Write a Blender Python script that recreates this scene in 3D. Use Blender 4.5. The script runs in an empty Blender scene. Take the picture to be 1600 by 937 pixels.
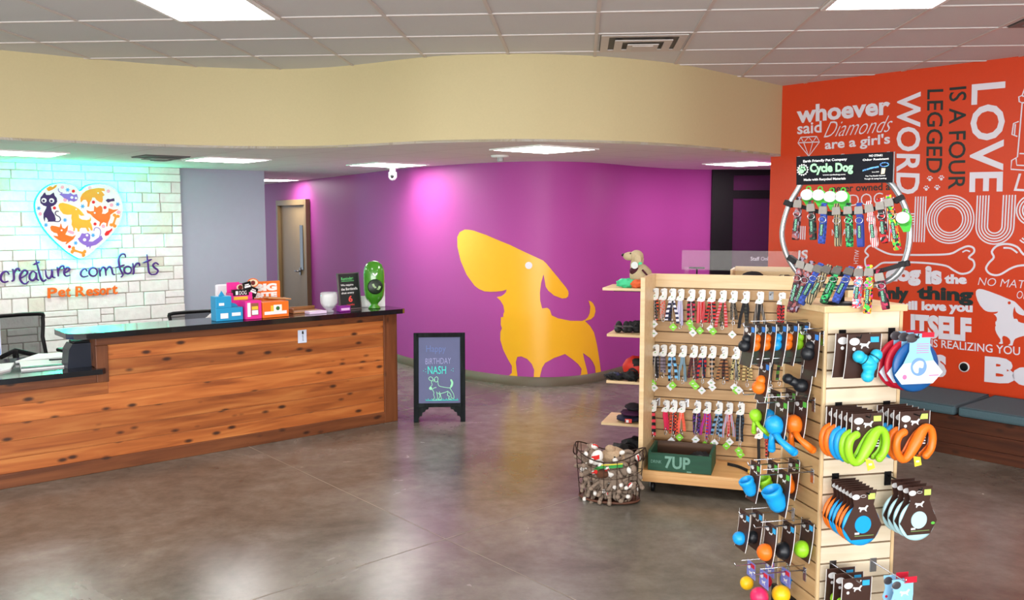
import bpy, bmesh, math, random
from mathutils import Vector, Matrix, noise
random.seed(7)
PI = math.pi
C = bpy.context.scene.collection
SC = bpy.context.scene

# ------------------------------------------------------------------ camera, sky, light, exposure
F, CX, CY, H = 1400.0, 800.0, 468.5, 1.8
PITCH = math.atan((CY - 338) / F)
cam = bpy.data.objects.new('camera', bpy.data.cameras.new('camera'))
C.objects.link(cam)
cam.data.sensor_width = 36.0
cam.data.lens = 36.0 * F / 1600.0
cam.data.clip_start = 0.05
cam.location = (0, 0, H)
cam.rotation_euler = (PI / 2 - PITCH, 0, 0)
SC.camera = cam
EXPOSURE = 0.75
PANEL_HI, PANEL_LO, LED, DAY, CEIL_FILL = 9.0, 15.0, 150.0, 140.0, 320.0
SC.view_settings.view_transform = 'Standard'
SC.view_settings.look = 'None'
SC.view_settings.gamma = 1.0
SC.view_settings.use_curve_mapping = False
SC.view_settings.exposure = EXPOSURE
SC.cycles.use_denoising = True
SC.cycles.max_bounces = 8
SC.cycles.sample_clamp_indirect = 6.0
w = bpy.data.worlds.new('sky'); SC.world = w; w.use_nodes = True
w.node_tree.nodes['Background'].inputs[0].default_value = (0.75, 0.87, 1.0, 1)
w.node_tree.nodes['Background'].inputs[1].default_value = 1.0
# daylight arriving through the shop-front windows behind the camera
sun_l = bpy.data.lights.new('window_daylight', 'AREA'); sun_l.shape = 'RECTANGLE'
sun_l.size, sun_l.size_y, sun_l.energy, sun_l.color = 9.0, 2.2, DAY, (0.93, 0.96, 1.0)
so = bpy.data.objects.new('window_daylight', sun_l); C.objects.link(so)
so.location = (-1.8, -3.3, 1.7); so.rotation_euler = (math.radians(90), 0, 0)
# unseen upward fill light, added to brighten the ceilings and upper walls
gl_ = bpy.data.lights.new('ceiling_fill_light', 'AREA'); gl_.shape = 'RECTANGLE'
gl_.size, gl_.size_y, gl_.energy, gl_.color = 12.0, 0.8, CEIL_FILL, (1.0, 0.97, 0.93)
go_ = bpy.data.objects.new('ceiling_fill_light', gl_); C.objects.link(go_)
go_.location = (-0.6, -3.3, 0.9); go_.rotation_euler = (math.radians(118), 0, 0)

# ------------------------------------------------------------------ pixel geometry of the photograph
def ray(u, v):
    x = (u - CX) / F; y = -(v - CY) / F
    c, s = math.cos(PITCH), math.sin(PITCH)
    return Vector((x, c + s * y, -s + c * y))
def at_z(u, v, z):
    d = ray(u, v); t = (z - H) / d.z
    return Vector((d.x * t, d.y * t, z))
def at_y(u, v, y):
    d = ray(u, v); t = y / d.y
    return Vector((d.x * t, y, H + d.z * t))
def norm2(x, y):
    l = math.hypot(x, y); return (x / l, y / l)
class Wall:
    """a vertical plane through A (x,y) along unit u; n points into the room"""
    def __init__(s, A, u, n):
        s.A, s.u, s.n = Vector((A[0], A[1], 0)), Vector((u[0], u[1], 0)), Vector((n[0], n[1], 0))
    def sz(s, u, v, off=0.0):
        d = ray(u, v); A = s.A + s.n * off
        t = A.dot(s.n) / d.dot(s.n)
        p = d * t
        return ((p - A).dot(s.u), H + p.z)
    def p(s, a, z, off=0.0):
        q = s.A + s.u * a + s.n * off
        return Vector((q.x, q.y, z))
    def px(s, u, v, off=0.0):
        a, z = s.sz(u, v, off); return s.p(a, z, off)

# ------------------------------------------------------------------ materials
def lin(c):
    def f(x):
        x /= 255.0
        return x / 12.92 if x <= 0.04045 else ((x + 0.055) / 1.055) ** 2.4
    return (f(c[0]), f(c[1]), f(c[2]), 1.0)
MATS = {}
def new_mat(name):
    m = bpy.data.materials.new(name); m.use_nodes = True
    nt = m.node_tree; b = nt.nodes['Principled BSDF']
    return m, nt, b
def nd(nt, kind, **kw):
    n = nt.nodes.new(kind)
    for k, v in kw.items():
        if k.startswith('i_'):
            n.inputs[k[2:].replace('_', ' ')].default_value = v
        else:
            setattr(n, k, v)
    return n
def mat(name, col, rough=0.5, metal=0.0, var=0.06, scale=12.0, bump=0.0, emit=0.0, spec=0.5, trans=0.0, alpha=1.0, coat=0.0):
    if name in MATS: return MATS[name]
    m, nt, b = new_mat(name)
    c = lin(col)
    if var > 0:
        tc = nd(nt, 'ShaderNodeTexCoord'); no = nd(nt, 'ShaderNodeTexNoise'); no.inputs['Scale'].default_value = scale
        no.inputs['Detail'].default_value = 4
        nt.links.new(tc.outputs['Object'], no.inputs['Vector'])
        mx = nd(nt, 'ShaderNodeMix', data_type='RGBA')
        mx.inputs[6].default_value = tuple(min(1, x * (1 - var)) for x in c[:3]) + (1,)
        mx.inputs[7].default_value = tuple(min(1, x * (1 + var)) for x in c[:3]) + (1,)
        nt.links.new(no.outputs['Fac'], mx.inputs[0]); nt.links.new(mx.outputs[2], b.inputs['Base Color'])
        if bump > 0:
            bp = nd(nt, 'ShaderNodeBump'); bp.inputs['Strength'].default_value = bump; bp.inputs['Distance'].default_value = 0.01
            nt.links.new(no.outputs['Fac'], bp.inputs['Height']); nt.links.new(bp.outputs['Normal'], b.inputs['Normal'])
    else:
        b.inputs['Base Color'].default_value = c
    b.inputs['Roughness'].default_value = rough; b.inputs['Metallic'].default_value = metal
    b.inputs['Specular IOR Level'].default_value = spec
    b.inputs['Transmission Weight'].default_value = trans
    b.inputs['Alpha'].default_value = alpha
    b.inputs['Coat Weight'].default_value = coat
    if emit > 0:
        b.inputs['Emission Color'].default_value = c; b.inputs['Emission Strength'].default_value = emit
    MATS[name] = m
    return m
def ramp(nt, stops):
    r = nd(nt, 'ShaderNodeValToRGB'); e = r.color_ramp.elements
    e[0].position, e[0].color = stops[0][0], stops[0][1]
    e[1].position, e[1].color = stops[-1][0], stops[-1][1]
    for p, c in stops[1:-1]:
        x = e.new(p); x.color = c
    return r
def mat_wood(name, cols, knots=True, rough=0.45, axis=0, island=0.35, grain=1.0):
    """sawn timber: grain runs along local axis, knots, a tone for each board"""
    m, nt, b = new_mat(name)
    tc = nd(nt, 'ShaderNodeTexCoord'); geo = nd(nt, 'ShaderNodeNewGeometry')
    mp = nd(nt, 'ShaderNodeMapping')
    sc = [9.0 * grain] * 3; sc[axis] = 0.7 * grain
    mp.inputs['Scale'].default_value = sc
    add = nd(nt, 'ShaderNodeVectorMath', operation='ADD'); sx = nd(nt, 'ShaderNodeVectorMath', operation='SCALE')
    sx.inputs[0].default_value = (7.3, 3.1, 5.7)
    nt.links.new(geo.outputs['Random Per Island'], sx.inputs['Scale'])
    nt.links.new(tc.outputs['Object'], add.inputs[0]); nt.links.new(sx.outputs[0], add.inputs[1])
    nt.links.new(add.outputs[0], mp.inputs['Vector'])
    no = nd(nt, 'ShaderNodeTexNoise'); no.inputs['Scale'].default_value = 2.2; no.inputs['Detail'].default_value = 7; no.inputs['Distortion'].default_value = 0.6
    nt.links.new(mp.outputs[0], no.inputs['Vector'])
    r = ramp(nt, [(0.28, lin(cols[0])), (0.5, lin(cols[1])), (0.75, lin(cols[2]))])
    nt.links.new(no.outputs['Fac'], r.inputs[0])
    hs = nd(nt, 'ShaderNodeHueSaturation')
    mr = nd(nt, 'ShaderNodeMapRange'); mr.inputs[3].default_value = 1 - island; mr.inputs[4].default_value = 1 + island * 0.6
    nt.links.new(geo.outputs['Random Per Island'], mr.inputs[0]); nt.links.new(mr.outputs[0], hs.inputs['Value'])
    nt.links.new(r.outputs[0], hs.inputs['Color'])
    out = hs.outputs[0]
    if knots:
        mp2 = nd(nt, 'ShaderNodeMapping'); s2 = [12.0] * 3; s2[axis] = 5.2; mp2.inputs['Scale'].default_value = s2
        nt.links.new(add.outputs[0], mp2.inputs['Vector'])
        vo = nd(nt, 'ShaderNodeTexVoronoi'); vo.inputs['Scale'].default_value = 1.0
        nt.links.new(mp2.outputs[0], vo.inputs['Vector'])
        rk = ramp(nt, [(0.0, (1, 1, 1, 1)), (0.11, (0.9, 0.9, 0.9, 1)), (0.23, (0, 0, 0, 1))])
        nt.links.new(vo.outputs['Distance'], rk.inputs[0])
        mx = nd(nt, 'ShaderNodeMix', data_type='RGBA'); mx.inputs[7].default_value = lin((48, 24, 14))
        nt.links.new(rk.outputs[0], mx.inputs[0]); nt.links.new(out, mx.inputs[6]); out = mx.outputs[2]
    nt.links.new(out, b.inputs['Base Color'])
    b.inputs['Roughness'].default_value = rough
    bp = nd(nt, 'ShaderNodeBump'); bp.inputs['Strength'].default_value = 0.15; bp.inputs['Distance'].default_value = 0.004
    nt.links.new(no.outputs['Fac'], bp.inputs['Height']); nt.links.new(bp.outputs[0], b.inputs['Normal'])
    MATS[name] = m
    return m
def mat_floor():
    m, nt, b = new_mat('polished_concrete')
    tc = nd(nt, 'ShaderNodeTexCoord')
    n1 = nd(nt, 'ShaderNodeTexNoise'); n1.inputs['Scale'].default_value = 0.9; n1.inputs['Detail'].default_value = 8; n1.inputs['Roughness'].default_value = 0.62; n1.inputs['Distortion'].default_value = 0.7
    n2 = nd(nt, 'ShaderNodeTexNoise'); n2.inputs['Scale'].default_value = 9; n2.inputs['Detail'].default_value = 8; n2.inputs['Roughness'].default_value = 0.7
    for n in (n1, n2): nt.links.new(tc.outputs['Object'], n.inputs['Vector'])
    r = ramp(nt, [(0.3, lin((84, 79, 70))), (0.5, lin((112, 107, 97))), (0.72, lin((140, 136, 127)))])
    nt.links.new(n1.outputs['Fac'], r.inputs[0])
    mx = nd(nt, 'ShaderNodeMix', data_type='RGBA', blend_type='OVERLAY'); mx.inputs[0].default_value = 0.5
    r2 = ramp(nt, [(0.3, (0.25, 0.25, 0.25, 1)), (0.7, (0.72, 0.72, 0.72, 1))])
    nt.links.new(n2.outputs['Fac'], r2.inputs[0])
    nt.links.new(r.outputs[0], mx.inputs[6]); nt.links.new(r2.outputs[0], mx.inputs[7]); nt.links.new(mx.outputs[2], b.inputs['Base Color'])
    mr = nd(nt, 'ShaderNodeMapRange'); mr.inputs[3].default_value = 0.2; mr.inputs[4].default_value = 0.32
    nt.links.new(n1.outputs['Fac'], mr.inputs[0]); nt.links.new(mr.outputs[0], b.inputs['Roughness'])
    bp = nd(nt, 'ShaderNodeBump'); bp.inputs['Strength'].default_value = 0.05; bp.inputs['Distance'].default_value = 0.01
    nt.links.new(n1.outputs['Fac'], bp.inputs['Height']); nt.links.new(bp.outputs[0], b.inputs['Normal'])
    b.inputs['Specular IOR Level'].default_value = 0.6
    return m
def mat_stone():
    m, nt, b = new_mat('ledge_stone')
    tc = nd(nt, 'ShaderNodeTexCoord'); geo = nd(nt, 'ShaderNodeNewGeometry')
    r = ramp(nt, [(0.0, lin((226, 216, 198))), (0.08, lin((240, 236, 226))), (0.2, lin((249, 248, 244))), (1.0, lin((253, 253, 252)))])
    nt.links.new(geo.outputs['Random Per Island'], r.inputs[0])
    n = nd(nt, 'ShaderNodeTexNoise'); n.inputs['Scale'].default_value = 14; n.inputs['Detail'].default_value = 8
    nt.links.new(tc.outputs['Object'], n.inputs['Vector'])
    mx = nd(nt, 'ShaderNodeMix', data_type='RGBA', blend_type='MULTIPLY'); mx.inputs[0].default_value = 0.22
    nt.links.new(r.outputs[0], mx.inputs[6]); nt.links.new(n.outputs['Fac'], mx.inputs[7]); nt.links.new(mx.outputs[2], b.inputs['Base Color'])
    bp = nd(nt, 'ShaderNodeBump'); bp.inputs['Strength'].default_value = 0.6; bp.inputs['Distance'].default_value = 0.02
    nt.links.new(n.outputs['Fac'], bp.inputs['Height']); nt.links.new(bp.outputs[0], b.inputs['Normal'])
    b.inputs['Roughness'].default_value = 0.85
    return m
def mat_strap(c1, c2, kind=0, scale=55.0):
    """woven webbing with a repeating pattern in two colours"""
    key = 'webbing_%d_%s_%s' % (kind, '%02x%02x%02x' % c1, '%02x%02x%02x' % c2)
    if key in MATS: return MATS[key]
    m, nt, b = new_mat(key)
    tc = nd(nt, 'ShaderNodeTexCoord')
    if kind == 0:
        t = nd(nt, 'ShaderNodeTexWave', bands_direction='Z'); t.inputs['Scale'].default_value = scale / 4.0; t.inputs['Distortion'].default_value = 1.5; out = t.outputs['Fac']
    elif kind == 1:
        t = nd(nt, 'ShaderNodeTexChecker'); t.inputs['Scale'].default_value = scale * 1.6; out = t.outputs['Fac']
    elif kind == 3:
        t = nd(nt, 'ShaderNodeTexWave', bands_direction='X'); t.inputs['Scale'].default_value = scale; out = t.outputs['Fac']
    else:
        t = nd(nt, 'ShaderNodeTexVoronoi'); t.inputs['Scale'].default_value = scale * 1.8; out = t.outputs['Distance']
    nt.links.new(tc.outputs['Object'], t.inputs['Vector'])
    r = ramp(nt, [(0.40, lin(c1)), (0.52, lin(c2))])
    nt.links.new(out, r.inputs[0]); nt.links.new(r.outputs[0], b.inputs['Base Color'])
    b.inputs['Roughness'].default_value = 0.7
    MATS[key] = m
    return m
def mat_candy(name, cols, scale=95.0):
    m, nt, b = new_mat(name)
    tc = nd(nt, 'ShaderNodeTexCoord'); t = nd(nt, 'ShaderNodeTexVoronoi'); t.inputs['Scale'].default_value = scale
    nt.links.new(tc.outputs['Object'], t.inputs['Vector'])
    sep = nd(nt, 'ShaderNodeSeparateColor'); nt.links.new(t.outputs['Color'], sep.inputs[0])
    r = ramp(nt, [(i / len(cols), lin(c)) for i, c in enumerate(cols)]); r.color_ramp.interpolation = 'CONSTANT'
    nt.links.new(sep.outputs[0], r.inputs[0]); nt.links.new(r.outputs[0], b.inputs['Base Color'])
    b.inputs['Roughness'].default_value = 0.6
    MATS[name] = m
    return m

# ------------------------------------------------------------------ mesh builder
_cb = {}
def cbox(sx, sy, sz, b):
    k = (round(sx, 4), round(sy, 4), round(sz, 4), round(b, 4))
    if k in _cb: return _cb[k]
    bm = bmesh.new(); bmesh.ops.create_cube(bm, size=1.0)
    for v in bm.verts: v.co = Vector((v.co.x * sx, v.co.y * sy, v.co.z * sz))
    if b > 0: bmesh.ops.bevel(bm, geom=list(bm.edges), offset=b, segments=2, profile=0.5, affect='EDGES')
    bm.verts.index_update()
    r = ([v.co.copy() for v in bm.verts], [[v.index for v in f.verts] for f in bm.faces]); bm.free()
    _cb[k] = r
    return r
_tx = {}
def text_geo(s, bold=0.0):
    k = (s, bold)
    if k in _tx: return _tx[k]
    cu = bpy.data.curves.new('lettering', 'FONT'); cu.body = s; cu.size = 1.0; cu.offset = bold; cu.resolution_u = 3
    o = bpy.data.objects.new('lettering', cu); C.objects.link(o)
    dg = bpy.context.evaluated_depsgraph_get()
    me = bpy.data.meshes.new_from_object(o.evaluated_get(dg))
    vs = [v.co.copy() for v in me.vertices]; fs = [list(p.vertices) for p in me.polygons]
    bpy.data.objects.remove(o); bpy.data.curves.remove(cu); bpy.data.meshes.remove(me)
    x0, x1 = min(v.x for v in vs), max(v.x for v in vs); y0, y1 = min(v.y for v in vs), max(v.y for v in vs)
    vs = [((v.x - x0) / (x1 - x0), (v.y - y0) / (y1 - y0)) for v in vs]
    _tx[k] = (vs, fs)
    return _tx[k]
class MB:
    def __init__(s): s.v = []; s.f = []; s.m = []; s.s = []; s.T = None
    def add(s, vs, fs, m=0, smooth=False, T=None):
        o = len(s.v)
        for p in vs:
            p = Vector(p)
            if T is not None: p = T @ p
            if s.T is not None: p = s.T @ p
            s.v.append(p)
        for f in fs: s.f.append([i + o for i in f]); s.m.append(m); s.s.append(smooth)
        return s
    def box(s, x0, x1, y0, y1, z0, z1, m=0, b=0.0, T=None):
        vs, fs = cbox(abs(x1 - x0), abs(y1 - y0), abs(z1 - z0), b)
        c = Matrix.Translation(((x0 + x1) / 2, (y0 + y1) / 2, (z0 + z1) / 2))
        return s.add(vs, fs, m, False, (T @ c) if T is not None else c)
    def lathe(s, prof, n=20, m=0, T=None, cap=True):
        vs = []; fs = []
        for r, z in prof:
            for k in range(n):
                a = 2 * PI * k / n; vs.append((r * math.cos(a), r * math.sin(a), z))
        for i in range(len(prof) - 1):
            for k in range(n):
                k2 = (k + 1) % n; fs.append([i * n + k, i * n + k2, (i + 1) * n + k2, (i + 1) * n + k])
        if cap:
            fs.append(list(range(n))[::-1]); fs.append([(len(prof) - 1) * n + k for k in range(n)])
        return s.add(vs, fs, m, True, T)
    def ball(s, c, rx, ry=None, rz=None, m=0, n=16, T=None, R=None):
        ry = rx if ry is None else ry; rz = rx if rz is None else rz
        k = max(6, n // 2)
        prof = [(max(1e-4, math.sin(PI * i / k)), -math.cos(PI * i / k)) for i in range(k + 1)]
        M = Matrix.Translation(c) @ (R.to_4x4() if R is not None else Matrix.Identity(4)) @ Matrix.Diagonal((rx, ry, rz, 1))
        if T is not None: M = T @ M
        return s.lathe(prof, n, m, M)
    def tube(s, pts, r, n=8, m=0, closed=False, T=None, caps=True):
        pts = [Vector(p) for p in pts]; L = len(pts)
        rs = r if isinstance(r, (list, tuple)) else [r] * L
        vs = []; fs = []; prev = None
        for i, p in enumerate(pts):
            if closed: t = pts[(i + 1) % L] - pts[i - 1]
            else: t = pts[min(i + 1, L - 1)] - pts[max(i - 1, 0)]
            t = t.normalized() if t.length > 1e-9 else Vector((0, 0, 1))
            if prev is None:
                a = Vector((0, 0, 1)) if abs(t.z) < 0.9 else Vector((1, 0, 0))
                nx = t.cross(a).normalized()
            else:
                nx = (prev - t * prev.dot(t)).normalized()
            prev = nx; ny = t.cross(nx)
            for k in range(n):
                a = 2 * PI * k / n; vs.append(p + (nx * math.cos(a) + ny * math.sin(a)) * rs[i])
        for i in range(L if closed else L - 1):
            j = (i + 1) % L
            for k in range(n):
                k2 = (k + 1) % n; fs.append([i * n + k, i * n + k2, j * n + k2, j * n + k])
        if caps and not closed:
            fs.append(list(range(n))[::-1]); fs.append([(L - 1) * n + k for k in range(n)])
        return s.add(vs, fs, m, True, T)
    def ribbon(s, pts, side, w, t, m=0, T=None):
        """flat band along pts; side = the direction of its width"""
        pts = [Vector(p) for p in pts]; S = Vector(side).normalized(); vs = []; fs = []; L = len(pts)
        for i, p in enumerate(pts):
            tg = (pts[min(i + 1, L - 1)] - pts[max(i - 1, 0)]).normalized(); N = tg.cross(S).normalized()
            for a, b in ((-1, -1), (1, -1), (1, 1), (-1, 1)): vs.append(p + S * (a * w / 2) + N * (b * t / 2))
        for i in range(L - 1):
            for k in range(4):
                k2 = (k + 1) % 4; fs.append([i * 4 + k, i * 4 + k2, i * 4 + 4 + k2, i * 4 + 4 + k])
        fs.append([3, 2, 1, 0]); fs.append([(L - 1) * 4 + k for k in range(4)])
        return s.add(vs, fs, m, False, T)
    def prism(s, poly, y0, y1, m=0, T=None):
        """polygon of (x, z) with thickness between y0 and y1"""
        n = len(poly)
        vs = [(x, y0, z) for x, z in poly] + [(x, y1, z) for x, z in poly]
        fs = [list(range(n)), list(range(n, 2 * n))[::-1]] + [[i, n + i, n + (i + 1) % n, (i + 1) % n] for i in range(n)]
        return s.add(vs, fs, m, False, T)
    def slab(s, poly, z0, z1, m=0, T=None):
        n = len(poly)
        vs = [(x, y, z0) for x, y in poly] + [(x, y, z1) for x, y in poly]
        fs = [list(range(n))[::-1], list(range(n, 2 * n))] + [[i, (i + 1) % n, n + (i + 1) % n, n + i] for i in range(n)]
        return s.add(vs, fs, m, False, T)
    def text(s, st, o, ux, uz, m=0, bold=0.0, thick=0.0, T=None):
        """lettering filling the parallelogram o, o+ux, o+uz"""
        o, ux, uz = Vector(o), Vector(ux), Vector(uz)
        g, fs = text_geo(st, bold)
        return s.add([o + ux * x + uz * y for x, y in g], fs, m, False, T)
    def blob(s, c, rx, ry, rz, seed=0, amp=0.25, fr=2.0, m=0, n=18, flat=None, T=None):
        vs = []; fs = []; k = n // 2
        for i in range(k + 1):
            for j in range(n):
                a = PI * i / k; bb = 2 * PI * j / n
                d = Vector((math.sin(a) * math.cos(bb), math.sin(a) * math.sin(bb), -math.cos(a)))
                q = 1 + amp * noise.noise(d * fr + Vector((seed * 3.7, seed * 1.3, seed)))
                p = Vector((d.x * rx * q, d.y * ry * q, d.z * rz * q))
                if flat is not None and p.z < flat: p.z = flat
                vs.append(Vector(c) + p)
        for i in range(k):
            for j in range(n):
                j2 = (j + 1) % n; fs.append([i * n + j, i * n + j2, (i + 1) * n + j2, (i + 1) * n + j])
        return s.add(vs, fs, m, True, T)
    def build(s, name, mats, parent=None, loc=None, rz=0.0):
        me = bpy.data.meshes.new(name)
        me.from_pydata([tuple(v) for v in s.v], [], s.f)
        if not isinstance(mats, (list, tuple)): mats = [mats]
        for mm in mats: me.materials.append(mm)
        for p, mi, sm in zip(me.polygons, s.m, s.s):
            p.material_index = mi; p.use_smooth = sm
        bm = bmesh.new(); bm.from_mesh(me)
        bmesh.ops.recalc_face_normals(bm, faces=bm.faces); bm.to_mesh(me); bm.free()
        o = bpy.data.objects.new(name, me); C.objects.link(o)
        if parent is not None: o.parent = parent
        if loc is not None: o.location = loc
        o.rotation_euler = (0, 0, rz)
        return o
def tag(o, label=None, cat=None, group=None, kind=None):
    if label: o['label'] = label
    if cat: o['category'] = cat
    if group: o['group'] = group
    if kind: o['kind'] = kind
    return o
def struct(o, label=None, cat=None):
    return tag(o, label, cat, kind='structure')
def thing(name, label, cat, loc=(0, 0, 0), rz=0.0, group=None, rx=0.0, ry=0.0):
    o = bpy.data.objects.new(name, None); C.objects.link(o); o.empty_display_size = 0.1
    o.location = loc; o.rotation_euler = (rx, ry, rz)
    return tag(o, label, cat, group)
def dup(root, loc, rz=None, label=None, group=None):
    r = root.copy(); C.objects.link(r); r.location = loc
    if rz is not None: r.rotation_euler = (r.rotation_euler[0], r.rotation_euler[1], rz)
    if label: r['label'] = label
    if group: r['group'] = group
    for ch in list(root.children):
        c = ch.copy(); C.objects.link(c); c.parent = r
        for g in list(ch.children):
            d = g.copy(); C.objects.link(d); d.parent = c
    return r
def circle(cx, cz, r, n=20, rz=None):
    rz = r if rz is None else rz
    return [(cx + r * math.cos(2 * PI * i / n), cz + rz * math.sin(2 * PI * i / n)) for i in range(n)]
def smooth_poly(pts, k=4, closed=True):
    """Catmull-Rom through 2-D or 3-D points"""
    P = [Vector(p) for p in pts]; n = len(P); out = []
    for i in range(n if closed else n - 1):
        if closed: a, b, c, d = P[i - 1], P[i], P[(i + 1) % n], P[(i + 2) % n]
        else: a, b, c, d = P[max(i - 1, 0)], P[i], P[i + 1], P[min(i + 2, n - 1)]
        for j in range(k):
            t = j / k
            out.append(0.5 * ((2 * b) + (c - a) * t + (2 * a - 5 * b + 4 * c - d) * t * t + (3 * b - a - 3 * c + d) * t ** 3))
    if not closed: out.append(P[-1])
    return [tuple(p) for p in out]

# common materials
M_WHITE = mat('white_paint', (238, 238, 236), 0.5)
M_BLACK = mat('black_plastic', (14, 14, 16), 0.45, spec=0.3)
M_CHROME = mat('chrome_wire', (200, 202, 206), 0.22, 1.0, var=0.03)
M_STEEL = mat('grey_steel', (120, 122, 124), 0.35, 0.8, var=0.05)
M_PAPER = mat('white_paper', (240, 241, 240), 0.6, var=0.02)
M_MAPLE = mat_wood('maple_board', [(216, 182, 132), (226, 196, 148), (234, 208, 164)], knots=False, rough=0.4, island=0.05, grain=1.4)
M_MAPLE_DK = mat('slat_groove', (110, 82, 54), 0.7)
M_CEDAR = mat_wood('cedar_board', [(134, 68, 28), (176, 98, 44), (204, 132, 68)], island=0.28)
M_CEDAR_FR = mat_wood('cedar_frame', [(88, 46, 22), (112, 62, 32), (134, 80, 44)], island=0.12)
M_GRANITE = mat('black_granite', (20, 21, 26), 0.08, var=0.5, scale=160.0, spec=0.7)
M_LIGHT_HI = mat('panel_light_hall', (255, 250, 250), 0.5, var=0, emit=PANEL_HI)
M_LIGHT_LO = mat('panel_light_desk', (255, 250, 246), 0.5, var=0, emit=PANEL_LO)

# ================================================================== THE ROOM
HI, LO = 3.03, 2.37
du = norm2(2.378, 2.016); dback = (-du[1], du[0]); dA = (-1.009, 7.801)
DRZ = math.atan2(du[1], du[0])
ou = norm2(1.412, -1.636); oA = (2.49, 8.711)
ORANGE = Wall(oA, ou, (ou[1], -ou[0]))
ORZ = math.atan2(ou[1], ou[0])
sp = at_z(150, 257.5, LO)
STONE = Wall((sp.x, sp.y), du, (du[1], -du[0]))
M_FLOOR = mat_floor()
fl = MB(); fl.box(-7.0, 11.0, -3.6, 20.5, -0.1, 0.0)
floor = struct(fl.build('floor', M_FLOOR), 'polished brown-grey concrete floor with saw-cut joints', 'floor')
M_JOINT = mat('saw_cut_joint', (150, 138, 122), 0.6)
def joint(p, q, w=0.006):
    p, q = Vector(p), Vector(q); d = (q - p).normalized(); n = Vector((-d.y, d.x, 0)) * w / 2
    j = MB(); z = Vector((0, 0, 0.0008))
    j.add([p - n + z, q - n + z, q + n + z, p + n + z], [[0, 1, 2, 3]]); j.build('floor_joint', M_JOINT, floor)
a, b = at_z(390, 698, 0), at_z(880, 928, 0); d = (b - a).normalized(); joint(a - d * 0.3, b + d * 3)
a, b = at_z(400, 935, 0), at_z(860, 790, 0); d = (b - a).normalized(); joint(a - d * 3, b + d * 0.5)
a, b = at_z(725, 595, 0), at_z(955, 646, 0); d = (b - a).normalized(); joint(a - d * 0.2, b + d * 2)
a, b = at_z(624, 642, 0), at_z(790, 607, 0); joint(a, b)

# --- ceilings
M_TILE = mat('ceiling_tile', (210, 211, 212), 0.9, var=0.10, scale=260.0, bump=0.12)
M_GRID = mat('ceiling_grid_bar', (206, 198, 194), 0.5, var=0.02)
ce = MB(); ce.box(-7.0, 11.0, -3.6, 20.5, HI, HI + 0.1)
ceiling = struct(ce.build('ceiling', M_TILE), 'high suspended tile ceiling over the shop floor', 'ceiling')
g1 = Vector((math.sin(math.radians(4.4)), math.cos(math.radians(4.4)), 0)); g2 = Vector((g1.y, -g1.x, 0))
GRZ = -math.radians(4.4)
T_ = 0.655
def gp(a, b, z): return g2 * a + g1 * b + Vector((0, 0, z))
gr = MB(); RG = Matrix.Rotation(GRZ, 4, 'Z')
for k in range(-8, 17):
    a = -1.87 + T_ * k
    gr.box(a - 0.012, a + 0.012, -4, 11, HI - 0.006, HI + 0.002, T=RG)
for k in range(-14, 8):
    b = 5.57 + 0.65 * k
    gr.box(-8, 10, b - 0.012, b + 0.012, HI - 0.007, HI + 0.002, T=RG)
gr.build('ceiling_grid', M_GRID, ceiling)
# --- the wavy drop between the high and the low ceiling
wave = [(-6.9, 4.6), (-5.2, 5.75), (-3.79, 6.8), (-3.35, 7.13), (-2.85, 7.44), (-2.4, 7.6), (-1.97, 7.66), (-1.55, 7.58), (-1.15, 7.38), (-0.6, 7.06), (0.0, 6.95), (0.44, 7.0), (0.9, 7.15), (1.42, 7.47), (2.05, 8.1), (2.56, 8.63)]
wave = smooth_poly(wave, 8, closed=False)
M_SOFFIT = mat('cream_wall_paint', (198, 184, 142), 0.75, var=0.04, scale=60, bump=0.05)
so_ = MB(); n = len(wave)
so_.add([(x, y, LO) for x, y in wave] + [(x, y, HI) for x, y in wave], [[i, i + 1, n + i + 1, n + i] for i in range(n - 1)], 0, True)
o = so_.build('trim_1', M_SOFFIT); struct(o, 'cream wavy bulkhead between the high ceiling and the low ceiling', 'bulkhead')
def mat_lowceil():
    m, nt, b = new_mat('low_ceiling_tile')
    tc = nd(nt, 'ShaderNodeTexCoord'); mp = nd(nt, 'ShaderNodeMapping'); mp.inputs['Rotation'].default_value = (0, 0, -DRZ)
    br = nd(nt, 'ShaderNodeTexBrick', offset=0.0); br.inputs['Scale'].default_value = 1.0
    br.inputs['Brick Width'].default_value = 0.66; br.inputs['Row Height'].default_value = 0.66; br.inputs['Mortar Size'].default_value = 0.006
    br.inputs['Color1'].default_value = lin((243, 238, 234)); br.inputs['Color2'].default_value = lin((240, 235, 231)); br.inputs['Mortar'].default_value = lin((216, 206, 202))
    nt.links.new(tc.outputs['Object'], mp.inputs[0]); nt.links.new(mp.outputs[0], br.inputs[0]); nt.links.new(br.outputs[0], b.inputs['Base Color'])
    b.inputs['Roughness'].default_value = 0.8
    return m
lc = MB()
poly = list(wave) + [(4.6, 8.63), (4.6, 20.4), (-6.9, 20.4)]
lc.slab([(p[0], p[1]) for p in poly], LO, LO + 0.02)
low = struct(lc.build('ceiling_low', mat_lowceil()), 'lower ceiling over the reception desk and corridor', 'ceiling')

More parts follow.
